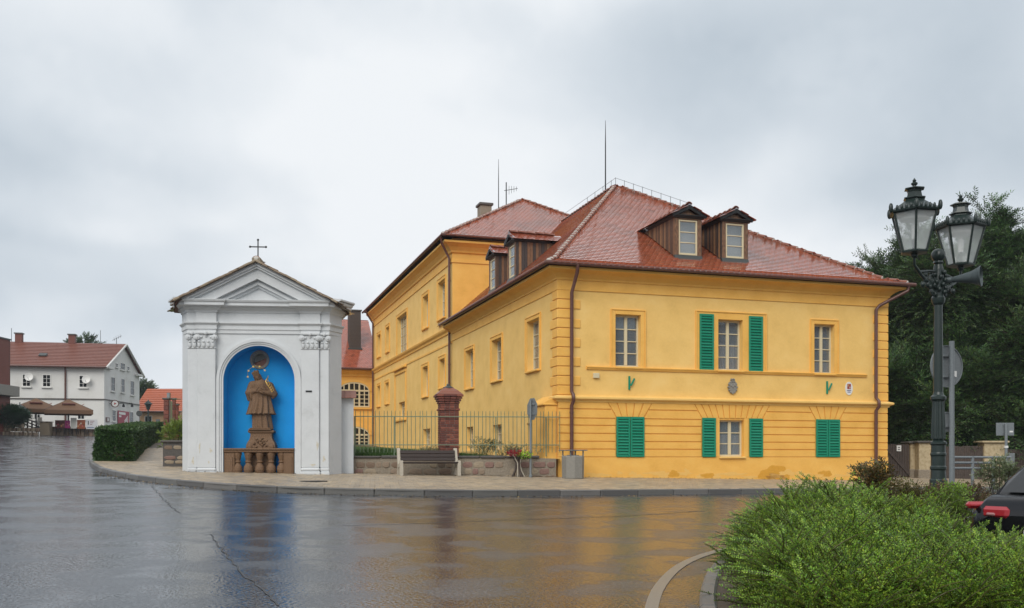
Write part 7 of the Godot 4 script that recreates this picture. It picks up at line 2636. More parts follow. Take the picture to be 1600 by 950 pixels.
func box_hedge(S: Node3D, path: Array, w: float, h: float, base: float, tones: Array, dens: float, leaf: float) -> void:
	# clipped hedge along plan points (x, d)
	var xfs := []; var cols := []
	var cl := MB.new()
	cl.use_color = true
	var r := RandomNumberGenerator.new()
	r.seed = 5
	for k in 16:
		cl.col = tones[r.randi() % tones.size()] * r.randf_range(0.8, 1.25)
		var dir := Vector3(r.randfn(), r.randfn(), r.randfn()).normalized()
		add_leaf(cl, dir * 0.02, dir, Vector3(r.randfn(), r.randfn(), r.randfn()).normalized(), leaf * r.randf_range(0.8, 1.3), leaf * 0.55)
	var core := MB.new()
	core.use_color = true
	core.col = Color(0.075, 0.06, 0.038)
	for i in path.size() - 1:
		var a: Vector2 = path[i]; var b: Vector2 = path[i + 1]
		var t := (b - a).normalized(); var s := Vector2(-t.y, t.x)
		var L := a.distance_to(b)
		var q := []
		for e in [[a, -1.0], [b, -1.0], [b, 1.0], [a, 1.0]]:
			var p: Vector2 = e[0] + s * e[1] * (w * 0.5 - 0.12)
			q.append(up_from(p.x, p.y, base))
		var hu := Vector3(0, h - 0.14, 0)
		for k in 4: core.quad(q[k], q[(k + 1) % 4], q[(k + 1) % 4] + hu, q[k] + hu)
		core.quad(q[0] + hu, q[1] + hu, q[2] + hu, q[3] + hu)
		var faces := [[L * h, 0], [L * h, 1], [L * w, 2]]
		if i == 0: faces.append([w * h, 3])
		if i == path.size() - 2: faces.append([w * h, 4])
		for f in faces:
			for k in int(f[0] * dens):
				var u := rng.randf() * L; var off := 0.0; var y := rng.randf() * h
				match f[1]:
					0: off = -w * 0.5
					1: off = w * 0.5
					2: off = rng.randf_range(-0.5, 0.5) * w; y = h
					3: u = 0.0; off = rng.randf_range(-0.5, 0.5) * w
					4: u = L; off = rng.randf_range(-0.5, 0.5) * w
				var p := a + t * u + s * off
				var jit := 0.05 * sin(u * 3.0 + y * 5.0) + rng.randfn() * 0.035
				var pos := up_from(p.x, p.y, base + y)
				pos += Vector3(s.x * signf(off) * jit, jit * 0.8 if f[1] == 2 else 0.0, -s.y * signf(off) * jit)
				xfs.append(Transform3D(Basis(Vector3(rng.randfn(), rng.randfn(), rng.randfn()).normalized(), rng.randf_range(0, TAU)).scaled(Vector3.ONE * rng.randf_range(0.7, 1.4)), pos))
				var br := rng.randf_range(0.55, 1.3)
				cols.append(Color(br, br, br))
	part("branches", core, M.bark, S)
	multi("foliage", cl, M.hedge, S, xfs, cols)

func make_hedges() -> void:
	var tones := [Color(0.02, 0.055, 0.014), Color(0.03, 0.075, 0.018), Color(0.045, 0.10, 0.022), Color(0.07, 0.13, 0.03)]
	var a := on_ground(172, 722, 0.1); var b := on_ground(205, 702, 0.1); var c := on_ground(236, 690, 0.1)
	var S := thing("clipped_hedge", "clipped green hedge running uphill beside the pavement", "hedge")
	box_hedge(S, [Vector2(a.x, -a.z + 0.3), Vector2(b.x, -b.z), Vector2(c.x - 0.3, -c.z), Vector2(c.x + 1.2, -c.z + 9.0)], 0.95, 0.98, 0.1, tones, 460.0, 0.07)
	# yellow-green bush behind the stone wall
	var t := pt(275, 658, 30.0)
	var g := gy(t.x, 30.0)
	var lt := [Color(0.17, 0.25, 0.035), Color(0.22, 0.3, 0.04), Color(0.12, 0.19, 0.03)]
	var B := thing("yellow_green_bush", "yellow-green leafy bush over the stone wall beside the chapel", "bush", Transform3D(Basis(), Vector3(t.x, g, -30.0)))
	var tw := twig_mesh(401, 0.4, 8, 0.07, 0.035, 3, 0.2, lt, Color(0.05, 0.04, 0.02))
	var xfs := []
	var st := MB.new()
	st.use_color = true
	st.col = Color(0.05, 0.04, 0.025)
	var hh := t.y - g
	for k in 8:
		var an := TAU * k / 8
		st.tube([Vector3.ZERO, Vector3(cos(an) * 0.15, hh * 0.5, sin(an) * 0.2), Vector3(cos(an) * 0.28, hh * 0.9, sin(an) * 0.3)], [0.02, 0.014, 0.004], 5)
	for k in 260:
		var dv := Vector3(rng.randfn(), rng.randfn(), rng.randfn()).normalized() * pow(rng.randf(), 0.4)
		xfs.append(aim((dv + Vector3(0, 0.4, 0)).normalized(), Vector3(dv.x * 0.3, hh * 0.66 + dv.y * hh * 0.28, dv.z * 0.4), rng.randf_range(0.35, 0.7), rng.randf_range(-1, 1)))
	part("stems", st, M.bark, B)
	multi("foliage", tw, M.leaf, B, xfs)
	# grass of the yard and tufts on the wall
	var bl := MB.new()
	bl.use_color = true
	for k in 9:
		bl.col = [Color(0.05, 0.12, 0.015), Color(0.08, 0.17, 0.02), Color(0.035, 0.09, 0.012)][k % 3]
		var an := k * 0.7
		var o := Vector3(cos(k * 2.1) * 0.05, 0, sin(k * 3.7) * 0.05)
		var tip := o + Vector3(cos(an) * 0.06, rng.randf_range(0.09, 0.17), sin(an) * 0.06)
		var sd := Vector3(-sin(an), 0, cos(an)) * 0.007
		bl.tri(o - sd, o + sd, tip)
	xfs = []; var cols := []
	for k in 15000:
		var v := pow(rng.randf(), 1.4) * 22.0 + 0.4; var u := -rng.randf_range(1.9, 5.6 if v < 6.0 else 8.8)
		if v < 7.0 and u > -3.2 and rng.randf() < 0.8: continue
		var p := yard_at(u, v)
		if p.z > -26.85: continue
		xfs.append(Transform3D(Basis(Vector3.UP, rng.randf_range(0, TAU)).scaled(Vector3.ONE * rng.randf_range(0.7, 1.3)), p))
		var br := rng.randf_range(0.75, 1.2)
		cols.append(Color(br, br, br))
	var gs := multi("grass", bl, M.blade, self, xfs, cols)
	tag(gs, "green lawn grass in the yard behind the railing", "grass", "", "stuff")
	# weeds in the yard beside the railing
	for e in [[-1.1, 0.5, 0.5, "dry pale weeds by the railing near the buttress"], [-1.9, 0.7, 0.62, "leggy green weeds behind the railing east of the brick pillar"], [-3.2, 1.0, 0.35, "yellowing weeds west of the brick pillar behind the bench"]]:
		var p := yard_at(e[0], e[1])
		var Wd := thing("weed_clump", e[3], "weeds", Transform3D(Basis(), p))
		var tones2 := [Color(0.12, 0.13, 0.04), Color(0.08, 0.12, 0.03), Color(0.2, 0.17, 0.08)]
		var tw2 := twig_mesh(500 + int(e[2] * 10), 0.35, 7, 0.045, 0.02, 2, 0.2, tones2, Color(0.1, 0.09, 0.04))
		var xf2 := []
		for k in 46:
			var an := rng.randf_range(0, TAU)
			xf2.append(aim(Vector3(cos(an) * 0.5, 1.0, sin(an) * 0.5), Vector3(rng.randfn() * 0.22, rng.randf_range(-0.05, e[2] - 0.3), rng.randfn() * 0.14), rng.randf_range(0.6, 1.1), 0.0))
		multi("foliage", tw2, M.leaf, Wd, xf2)

func make_litter() -> void:
	# fallen leaves and grit washed along the kerb foot and the bases of the walls
	var lf := leaf_mesh(0.055, 0.04)
	var xfs := []; var cols := []
	var lines := [[grounded([[150, 737], [172, 744], [220, 753], [300, 762]]), 0.0, 260, 0.16], [grounded([[300, 762], [400, 769], [520, 773.5], [700, 776.5], [900, 776], [1100, 774]]), 0.0, 330, 0.10], [[Vector2(-4.3, 26.2), Vector2(1.1, 26.6)], 0.125, 260, 0.14], [[Vector2(-8.4, 24.7), Vector2(-4.8, 25.1)], 0.125, 90, 0.1], [[Vector2(2.0, 27.1), Vector2(11.0, 29.9)], 0.125, 160, 0.1], [[Vector2(-11.5, 33.5), Vector2(-14.0, 40.0)], 0.125, 160, 0.3]]
	for l in lines:
		var c := Curve2D.new()
		for q in l[0]: c.add_point(q)
		for k in l[2]:
			var p: Vector2 = c.sample_baked(rng.randf() * c.get_baked_length()) + Vector2(rng.randfn(), rng.randfn()) * l[3] * 0.6
			xfs.append(Transform3D(Basis(Vector3.UP, rng.randf_range(0, TAU)) * Basis(Vector3.RIGHT, rng.randf_range(-0.3, 0.3)).scaled(Vector3.ONE * rng.randf_range(0.4, 1.2)), up_from(p.x, p.y, l[1] + 0.012)))
			cols.append([Color(0.16, 0.09, 0.03), Color(0.22, 0.13, 0.04), Color(0.10, 0.06, 0.03), Color(0.3, 0.2, 0.06), Color(0.07, 0.06, 0.04)][rng.randi() % 5])
	var o := multi("fallen_leaves", lf, M.leaf, self, xfs, cols)
	tag(o, "brown fallen leaves washed along the kerb and the wall bases", "leaves", "", "stuff")


# ---------------------------------------------------------------- the far side of the street
func along(A: Vector2, dir: Vector2, px: float) -> float:
	var k := (px - 800.0) / F
	return (k * A.y - A.x) / (dir.x - k * dir.y)

func far_y(p: Vector2, py: float) -> float:
	return EYE + (HORIZON - py) / F * p.y

func plain_window(parent: Node, xf: Transform3D, x0: float, y0: float, x1: float, y1: float, cols: int, rows: int, fm: Material, sill_mat: Material) -> void:
	var w := Node3D.new()
	w.name = "window"
	parent.add_child(w, true)
	w.transform = xf
	pbox("pane", w, M.darkglass, x0, y0, 0.004, x1, y1, 0.02)
	var f := MB.new()
	f.bx(x0 - 0.02, y0 - 0.02, 0.0, x0 + 0.03, y1 + 0.02, 0.05)
	f.bx(x1 - 0.03, y0 - 0.02, 0.0, x1 + 0.02, y1 + 0.02, 0.05)
	f.bx(x0 + 0.03, y0 - 0.02, 0.0, x1 - 0.03, y0 + 0.03, 0.05)
	f.bx(x0 + 0.03, y1 - 0.03, 0.0, x1 - 0.03, y1 + 0.02, 0.05)
	for i in range(1, cols):
		var x: float = lerp(x0, x1, float(i) / cols)
		f.bx(x - 0.018, y0, 0.0, x + 0.018, y1, 0.045)
	for i in range(1, rows):
		var y: float = lerp(y0, y1, float(i) / rows)
		f.bx(x0, y - 0.013, 0.0, x1, y + 0.013, 0.04)
	part("frame", f, fm, w)
	pbox("sill", w, sill_mat, x0 - 0.12, y0 - 0.14, 0.0, x1 + 0.12, y0 - 0.03, 0.16, 0.01)

func sheet_roof(parent: Node, pts: Array, m: Material, nrows: int) -> void:
	# far roof: overlapping courses as real steps; pts: eave a, eave b, ridge b, ridge a
	var nn: Vector3 = (pts[1] - pts[0]).cross(pts[3] - pts[0]).normalized()
	var mb := MB.new()
	for k in nrows:
		var t0 := float(k) / nrows; var t1 := float(k + 1) / nrows + 0.004
		var a: Vector3 = pts[0].lerp(pts[3], t0) + nn * 0.05; var b: Vector3 = pts[1].lerp(pts[2], t0) + nn * 0.05
		var c: Vector3 = pts[1].lerp(pts[2], t1); var d: Vector3 = pts[0].lerp(pts[3], t1)
		mb.quad(a, b, c, d)
		mb.quad(a - nn * 0.05, b - nn * 0.05, b, a)
	part("roof", mb, m, parent)

func make_background() -> void:
	var n_mid := noise_img(61, 0.03, 4)
	var old_red := tmat(ramp_tex(n_mid, [[0.0, Color(0.16, 0.062, 0.045)], [1.0, Color(0.27, 0.11, 0.078)]]), 0.25, 0.42)
	var new_red := tmat(ramp_tex(n_mid, [[0.0, Color(0.36, 0.085, 0.035)], [1.0, Color(0.48, 0.135, 0.06)]]), 0.25, 0.42)
	# ---- white inn
	var A := Vector2(-54.0, 86.8); var B := Vector2(-38.0, 90.0); var C := Vector2(-38.5, 99.8)
	var H := thing("white_inn", "white two-storey inn with gabled red roof across the street", "house")
	var ab := (B - A).normalized(); var bc := (C - B).normalized()
	var long_f := Transform3D(Basis(Vector3(ab.x, 0, -ab.y), Vector3.UP, Vector3(ab.x, 0, -ab.y).cross(Vector3.UP)), Vector3(A.x, 0, -A.y))
	var gab_f := Transform3D(Basis(Vector3(bc.x, 0, -bc.y), Vector3.UP, Vector3(bc.x, 0, -bc.y).cross(Vector3.UP)), Vector3(B.x, 0, -B.y))
	var L := A.distance_to(B); var Wd := B.distance_to(C)
	var ey := far_y(B, 572.0); var ry := 12.35
	var w := MB.new()
	w.quad(Vector3(0, 1.5, 0), Vector3(L, 1.5, 0), Vector3(L, ey, 0), Vector3(0, ey, 0))
	part("long_wall", w, M.housewhite, H, long_f)
	var gw := MB.new()
	gw.poly([Vector3(0, 1.5, 0), Vector3(Wd, 1.5, 0), Vector3(Wd, ey, 0), Vector3(Wd * 0.5, ry - 0.1, 0), Vector3(0, ey, 0)])
	part("gable_wall", gw, M.housewhite, H, gab_f)
	var rw := MB.new()
	var D := A + (C - B)
	rw.quad(Vector3(C.x, 1.5, -C.y), Vector3(D.x, 1.5, -D.y), Vector3(D.x, ey, -D.y), Vector3(C.x, ey, -C.y))
	rw.quad(Vector3(D.x, 1.5, -D.y), Vector3(A.x, 1.5, -A.y), Vector3(A.x, ey, -A.y), Vector3(D.x, ey, -D.y))
	part("rear_walls", rw, M.housewhite, H)
	var mid0 := (A + D) * 0.5; var mid1 := (B + C) * 0.5
	var ov := ab * 0.35; var od := -bc * 0.45
	var e0 := Vector3(A.x + od.x, ey - 0.12, -(A.y + od.y)); var e1 := Vector3(B.x + ov.x + od.x, ey - 0.12, -(B.y + ov.y + od.y))
	var r1 := Vector3(mid1.x + ov.x, ry, -(mid1.y + ov.y)); var r0 := Vector3(mid0.x, ry, -mid0.y)
	sheet_roof(H, [e0, e1, r1, r0], old_red, 16)
	var f0 := Vector3(C.x + ov.x - od.x, ey - 0.12, -(C.y + ov.y - od.y)); var f1 := Vector3(D.x - od.x, ey - 0.12, -(D.y - od.y))
	sheet_roof(H, [f0, f1, r0, r1], old_red, 8)
	# barge boards, cornice stubs, string course
	var bb := MB.new()
	bb.tube([e1 + Vector3(0, -0.06, 0), r1 + Vector3(0, -0.06, 0), f0 + Vector3(0, -0.06, 0)], 0.11, 6)
	part("barge_boards", bb, M.housewhite, H)
	var gt := MB.new()
	gt.tube([e0 + Vector3(0, -0.02, 0.1), e1 + Vector3(0, -0.02, 0.1)], 0.1, 6)
	part("gutter", gt, M.gutter, H)
	var sc := far_y(B, 624.0)
	pbox("string_course", H, M.coping, 0, sc - 0.05, 0.0, L, sc + 0.05, 0.09).transform = long_f * Transform3D(Basis(), Vector3(L * 0.5, sc, 0.045))
	pbox("string_course", H, M.coping, 0, sc - 0.05, 0.0, Wd, sc + 0.05, 0.09).transform = gab_f * Transform3D(Basis(), Vector3(Wd * 0.5, sc, 0.045))
	for k in 2:
		pbox("cornice_stub", H, M.housewhite, 0, 0, 0, 1.5, 0.22, 0.4, 0.03).transform = gab_f * Transform3D(Basis(), Vector3(0.75 if k == 0 else Wd - 0.75, ey - 0.1, 0.2))
	var lw := func(px0: float, px1: float, py0: float, py1: float, rows: int):
		var a := along(A, ab, px0); var b := along(A, ab, px1)
		var p := A + ab * a
		plain_window(H, long_f, a, far_y(p, py1), b, far_y(p, py0), 2, rows, M.whitepaint, M.housewhite)
	lw.call(35.5, 47.5, 585.0, 603.5, 3); lw.call(67.0, 79.0, 585.5, 604.0, 3); lw.call(124.0, 136.0, 587.0, 605.0, 3)
	lw.call(53.5, 63.0, 641.0, 655.0, 2); lw.call(121.5, 132.0, 643.0, 655.0, 2)
	var gwn := func(px0: float, px1: float, py0: float, py1: float, cols: int):
		var a := along(B, bc, px0); var b := along(B, bc, px1)
		var p := B + bc * (a + b) * 0.5
		plain_window(H, gab_f, a, far_y(p, py1), b, far_y(p, py0), cols, 2, M.housewhite, M.housewhite)
	gwn.call(173.0, 179.0, 589.5, 611.0, 1); gwn.call(189.0, 194.0, 592.0, 613.0, 1); gwn.call(203.5, 209.0, 595.5, 617.0, 1)
	gwn.call(175.0, 180.0, 641.0, 658.0, 1); gwn.call(202.0, 207.5, 643.5, 660.0, 1)
	gwn.call(180.5, 183.5, 568.0, 573.5, 1); gwn.call(188.0, 194.5, 567.5, 577.5, 2); gwn.call(198.5, 201.5, 573.0, 578.5, 1)
	# downpipe, wall lamps, chimneys, skylight
	var dp := MB.new()
	var ds := along(A, ab, 102.5)
	dp.tube([Vector3(ds, ey - 0.1, 0.2), Vector3(ds, ey - 0.5, 0.1), Vector3(ds, 3.6, 0.1)], 0.08, 6)
	part("downpipe", dp, M.gutter, H, long_f)
	for e in [[30.0, 0.72], [113.0, 0.86]]:
		var s := along(mid0, ab, e[0])
		var p := mid0 + ab * s
		var ch := Node3D.new()
		ch.name = "chimney"
		H.add_child(ch, true)
		ch.transform = Transform3D(long_f.basis, Vector3(p.x, ry, -p.y))
		pbox("stack", ch, M.brick[0], -0.3, -0.6, -0.3, 0.3, 0.75, 0.3)
		pbox("cap", ch, M.coping, -0.38, 0.75, -0.38, 0.38, 0.85, 0.38)
	var rod := MB.new()
	for px in [18.0, 157.0]:
		var p := mid0 + ab * along(mid0, ab, px)
		rod.tube([Vector3(p.x, ry - 0.2, -p.y), Vector3(p.x, ry + 1.3, -p.y)], 0.03, 5)
	part("roof_rods", rod, M.galv, H)
	var ae := MB.new()
	var ap := mid0 + ab * along(mid0, ab, 182.0)
	var ao := Vector3(ap.x, ry, -ap.y)
	ae.tube([ao - Vector3(0, 0.2, 0), ao + Vector3(0, 0.6, 0)], 0.04, 5)
	ae.tube([ao + Vector3(-0.4, 0.35, 0), ao + Vector3(0.5, 0.8, 0)], 0.025, 5)
	for k in 4: ae.tube([ao + Vector3(-0.2 + k * 0.2, 0.3 + k * 0.1, 0), ao + Vector3(-0.25 + k * 0.2, 0.65 + k * 0.1, 0)], 0.02, 4)
	part("aerial", ae, M.galv, H)
	var sk := MB.new()
	var sp := A + ab * along(A, ab, 96.0) - od * 0.0
	var t := 0.42
	var sa: Vector3 = e0.lerp(e1, 0.62).lerp(r0.lerp(r1, 0.62), t)
	sk.box(Transform3D(long_f.basis * Basis(Vector3.RIGHT, deg_to_rad(-62.0)), sa + Vector3(0, 0.1, 0.1)), Vector3(0.7, 0.55, 0.12), 0.02)
	part("skylight", sk, M.lead, H)
	# dishes
	var di := MB.new()
	di.lathe([Vector2(0.0, 0.0), Vector2(0.2, 0.03), Vector2(0.36, 0.1), Vector2(0.37, 0.1), Vector2(0.2, 0.01), Vector2(0.0, -0.02)], 20)
	for e in [[48.0, 589.5], [137.0, 593.5]]:
		var s := along(A, ab, e[0])
		var p := A + ab * s
		var dn := thing("satellite_dish", ["pale satellite dish by the inn's window nearer the brick building", "pale satellite dish by the inn's window nearer the gable"][0 if e[0] < 100 else 1], "satellite dish", Transform3D(Basis(Vector3.UP, deg_to_rad(11)), Vector3(p.x, far_y(p, e[1]), -p.y + 0.3)))
		part("dish", di, M.whitepaint, dn, Transform3D(Basis(Vector3.RIGHT, deg_to_rad(80)), Vector3.ZERO))
		var arm := MB.new()
		arm.tube([Vector3(0, 0, -0.3), Vector3(0, 0, 0)], 0.03, 5)
		arm.tube([Vector3(0, -0.3, 0.05), Vector3(0, -0.05, 0.4)], 0.015, 5)
		part("arm", arm, M.galv, dn)
	# round hanging sign, poster, small case on the gable
	var rs := thing("round_inn_sign", "round brown-rimmed hanging sign with red and white emblem on the inn's corner", "sign", gab_f * Transform3D(Basis(), Vector3(along(B, bc, 171.0), far_y(B, 629.5), 0.5)))
	var dsc := MB.new()
	var ax := Transform3D(Basis(Vector3.UP, deg_to_rad(-60.0)) * Basis(Vector3.RIGHT, PI / 2), Vector3.ZERO)
	dsc.lathe([Vector2(0, -0.05), Vector2(0.36, -0.05), Vector2(0.36, 0.06), Vector2(0.29, 0.06), Vector2(0.29, 0.05), Vector2(0, 0.05)], 26, ax)
	part("disc", dsc, M.gutter, rs)
	var em := MB.new()
	em.lathe([Vector2(0.28, 0.055), Vector2(0.2, 0.057), Vector2(0.0, 0.057)], 22, ax)
	part("white_field", em, M.whitepaint, rs)
	var em2 := MB.new()
	em2.lathe([Vector2(0.14, 0.06), Vector2(0.0, 0.066)], 3, ax)
	part("red_emblem", em2, mat(lin(0.35, 0.02, 0.02), 0.5), rs)
	var arm2 := MB.new()
	arm2.tube([Vector3(0, 0, -0.5), Vector3(0, 0, -0.05)], 0.03, 5)
	part("bracket", arm2, M.blackiron, rs)
	var pa := along(B, bc, 183.0); var pb := along(B, bc, 200.5)
	var pc := B + bc * (pa + pb) * 0.5
	var po := thing("red_poster", "large crimson banner with white lettering between the inn's gable windows", "banner", gab_f)
	var py0 := far_y(pc, 666.0); var py1 := far_y(pc, 642.5)
	pbox("sheet", po, mat(lin(0.30, 0.012, 0.04), 0.5), pa, py0, 0.05, pb, py1, 0.09)
	pbox("title_band", po, M.whitepaint, pa + 0.25, py1 - 0.36, 0.09, lerp(pa, pb, 0.66), py1 - 0.12, 0.096)
	pbox("text_block", po, M.whitepaint, pa + 0.25, py1 - 0.62, 0.09, pa + 0.9, py1 - 0.45, 0.096)
	for k in 4:
		part("stripe", bm(Vector3(1.1, 0.09, 0.008)), M.whitepaint, po, Transform3D(Basis(Vector3(0, 0, 1), deg_to_rad(28)), Vector3(lerp(pa, pb, 0.72), py0 + 0.3 + k * 0.16, 0.094)))
	var cs := thing("menu_case", "small dark framed menu case on the inn's corner", "display case", gab_f)
	var ca := along(B, bc, 165.0)
	pbox("frame", cs, M.gutter, ca, far_y(B, 659.0), 0.0, ca + 0.85, far_y(B, 651.5), 0.08, 0.01)
	pbox("sheet", cs, M.whitepaint, ca + 0.25, far_y(B, 657.5), 0.08, ca + 0.6, far_y(B, 653.0), 0.085)
	for e in [186.5, 200.0]:
		var sl := along(B, bc, e)
		var yl := far_y(B + bc * sl, 633.0)
		var wl := thing("wall_lamp", ["small dark wall lamp over the crimson banner's start", "small dark wall lamp over the crimson banner's end"][0 if e < 190 else 1], "wall lamp", gab_f)
		var m := MB.new()
		m.tube([Vector3(sl, yl + 0.15, 0.0), Vector3(sl, yl + 0.2, 0.4)], 0.03, 5)
		m.lathe([Vector2(0.0, -0.2), Vector2(0.14, -0.18), Vector2(0.1, 0.05), Vector2(0.03, 0.15)], 10, Transform3D(Basis(), Vector3(sl, yl, 0.4)))
		part("bracket_and_shade", m, M.blackiron, wl)

	# ---- red brick building at the street's west side
	var bd := 64.0
	var RB := thing("brick_building", "dark red brick building with a concrete band at the street's edge", "building")
	var x1 := pt(16, 700, bd + 12.0).x
	pbox("walls", RB, M.brickwall, x1 - 9.0, 1.0, -bd - 12.0, x1, pt(16, 532, bd + 12.0).y, -bd)
	pbox("concrete_band", RB, M.concrete, x1 - 9.0, pt(16, 620, bd + 12.0).y, -bd - 12.1, x1 + 0.7, pt(16, 604, bd + 12.0).y, -bd + 0.9, 0.02)
	pbox("roof_edge", RB, M.lead, x1 - 9.1, pt(16, 532, bd + 12.0).y, -bd - 12.0, x1 + 0.1, pt(16, 530, bd + 12.0).y, -bd + 0.1)
	# courses of brick on its street face
	var bk := MB.new()
	for r in 76:
		for k in 16:
			var bz_ := -bd - 11.95 + k * 0.26 + (0.13 if r % 2 else 0.0)
			var by_ := 3.2 + r * 0.1
			if by_ > pt(16, 534, bd + 12.0).y: continue
			bk.bx(x1, by_, bz_, x1 + 0.012, by_ + 0.085, bz_ + 0.245)
	var bks := part("bricks", bk, M.brick[1], RB)
	bks.set_meta("kind", "stuff")

	# ---- terrace in front of the inn
	var td := 80.0
	var TW := thing("terrace_wall", "low dark stone wall carrying the inn's terrace", "wall")
	var ta := pt(62, 681, td); var tb := pt(152, 681, td)
	for k in 14:
		for r in 2:
			var xa: float = lerp(ta.x, tb.x, k / 14.0); var xb: float = lerp(ta.x, tb.x, (k + 1) / 14.0)
			var yb := gy(xa, td) - 0.1 + r * 0.42
			pbox("stone", TW, M.stone[4] if (k + r) % 3 else M.stone[1], xa, yb, -td - 0.5, xb - 0.03, yb + 0.4, -td + rng.randf_range(0, 0.04), 0.03)
	var fl := MB.new()
	fl.bx(ta.x, 2.0, -td - 9.0, tb.x + 2.0, gy(ta.x, td) + 0.62, -td - 0.45)
	top("terrace", fl, M.concrete, "paved terrace in front of the white inn", "terrace", Transform3D(), "", "structure")
	var ty := gy(ta.x, td) + 0.62
	# lighter pier and ramp rails
	var pr := thing("terrace_pier", "orange-brown stone pier at the start of the terrace wall", "pier")
	var pp := pt(71, 675, td - 0.5)
	pbox("block", pr, M.stone[2], pp.x - 0.4, gy(pp.x, td) - 0.1, -td + 0.05, pp.x + 0.4, pt(71, 660, td).y, -td + 0.7, 0.05)
	pbox("cap", pr, M.stone[1], pp.x - 0.45, pt(71, 660, td).y, -td + 0.0, pp.x + 0.45, pt(71, 659, td).y, -td + 0.75, 0.02)
	var rm := thing("ramp_railing", "dark sloping handrail leading up to the terrace", "railing")
	for k in 3:
		var m := MB.new()
		m.tube([pt(36, 652 + k * 5, td + 0.5), pt(66, 664 + k * 5, td - 0.2)], 0.05, 6)
		part("rail", m, M.grayplank, rm)
	for k in 5:
		var q := pt(36 + k * 7.0, 651 + k * 2.8, td + 0.4)
		pbox("post", rm, M.grayplank, q.x - 0.05, gy(q.x, td), q.z - 0.05, q.x + 0.05, q.y, q.z + 0.05)
	# banners and boards along the terrace edge
	var k3 := 0
	for e in [[58.5, 65.5, 652.0, 664.5, "white notice board by the terrace ramp"], [86.0, 101.0, 656.5, 669.0, "brown and pink food banner on the terrace rail"], [101.5, 109.5, 657.0, 669.0, "small magenta banner on the terrace rail"], [110.5, 119.5, 653.0, 669.5, "leaning white menu board on the terrace"], [120.5, 133.0, 656.0, 670.0, "brown and orange photo banner on the terrace rail"], [134.5, 152.0, 655.5, 670.5, "wide white banner with faint lettering on the terrace rail"]]:
		var a := pt(e[0], e[3], td - 0.3); var b := pt(e[1], e[2], td - 0.3)
		var bn := thing("banner", e[4], "banner")
		var base: Color = [Color(0.5, 0.48, 0.44), Color(0.16, 0.05, 0.045), Color(0.4, 0.03, 0.2), Color(0.62, 0.6, 0.55), Color(0.30, 0.08, 0.03), Color(0.62, 0.62, 0.64)][k3]
		pbox("sheet", bn, mat(lin(base.r, base.g, base.b), 0.5), a.x, a.y, a.z - 0.03, b.x, b.y, a.z)
		var w3 := b.x - a.x; var h3 := b.y - a.y
		if k3 in [1, 2, 4]:
			for i in 5:
				var cc: Color = [Color(0.5, 0.25, 0.2), Color(0.55, 0.5, 0.42), Color(0.5, 0.1, 0.12), Color(0.12, 0.05, 0.03), Color(0.6, 0.3, 0.1)][(i + k3) % 5]
				var fx := a.x + w3 * (0.12 + 0.18 * i); var fyy := a.y + h3 * (0.3 + 0.3 * ((i * 7) % 3) / 2.0)
				var bl := MB.new()
				bl.lathe([Vector2(0.0, 0.002), Vector2(w3 * 0.09, 0.001), Vector2(w3 * 0.1, -0.002)], 12, Transform3D(Basis(Vector3.RIGHT, PI / 2), Vector3(fx, fyy, a.z + 0.002)))
				part("print", bl, mat(lin(cc.r, cc.g, cc.b), 0.5), bn)
		if k3 == 5:
			pbox("print", bn, M.black, a.x + w3 * 0.16, a.y + h3 * 0.45, a.z, a.x + w3 * 0.24, a.y + h3 * 0.85, a.z + 0.004)
			for i in 3: pbox("text_line", bn, mat(lin(0.25, 0.1, 0.12), 0.5), a.x + w3 * 0.35, a.y + h3 * (0.8 - i * 0.17), a.z, a.x + w3 * (0.75 - 0.1 * i), a.y + h3 * (0.86 - i * 0.17), a.z + 0.004)
			pbox("print", bn, mat(lin(0.1, 0.16, 0.3), 0.5), a.x + w3 * 0.1, a.y + h3 * 0.12, a.z, a.x + w3 * 0.7, a.y + h3 * 0.2, a.z + 0.004)
		var pole := MB.new()
		pole.tube([Vector3(a.x + 0.06, ty - 0.6, a.z - 0.08), Vector3(a.x + 0.06, b.y, a.z - 0.08)], 0.035, 5)
		pole.tube([Vector3(b.x - 0.06, ty - 0.6, a.z - 0.08), Vector3(b.x - 0.06, b.y, a.z - 0.08)], 0.035, 5)
		part("poles", pole, M.blackiron, bn)
		k3 += 1
	# parasols
	k3 = 0
	for e in [[56.5, 622.0, 640.0, 4.2, 82.5], [107.0, 623.5, 642.0, 4.1, 80.5]]:
		var dd: float = e[4]
		var tp := pt(e[0], e[1], dd); var eg := pt(e[0], e[2], dd)
		var U := thing("parasol", ["brown square parasol behind the other, nearer the brick building", "brown square parasol with cream panels over the terrace banners"][k3], "parasol", Transform3D(Basis(Vector3.UP, deg_to_rad(26.0)), Vector3(tp.x, ty, tp.z)), "brown parasols on the terrace")
		var hy_ := eg.y - ty; var ht := tp.y - ty; var R: float = e[3] * 0.5 * 1.25
		for s in 4:
			var a0 := TAU * s / 4 + PI / 4; var a1 := TAU * (s + 1) / 4 + PI / 4
			var m := MB.new()
			var p0 := Vector3(cos(a0) * R, hy_, -sin(a0) * R); var p1 := Vector3(cos(a1) * R, hy_, -sin(a1) * R)
			m.tri(Vector3(0, ht, 0), p0, p1)
			m.quad(p0 - Vector3(0, 0.32, 0), p1 - Vector3(0, 0.32, 0), p1, p0)
			part("canopy_panel", m, mat(lin(0.16, 0.085, 0.045), 0.8) if s != 3 else mat(lin(0.40, 0.32, 0.22), 0.8), U)
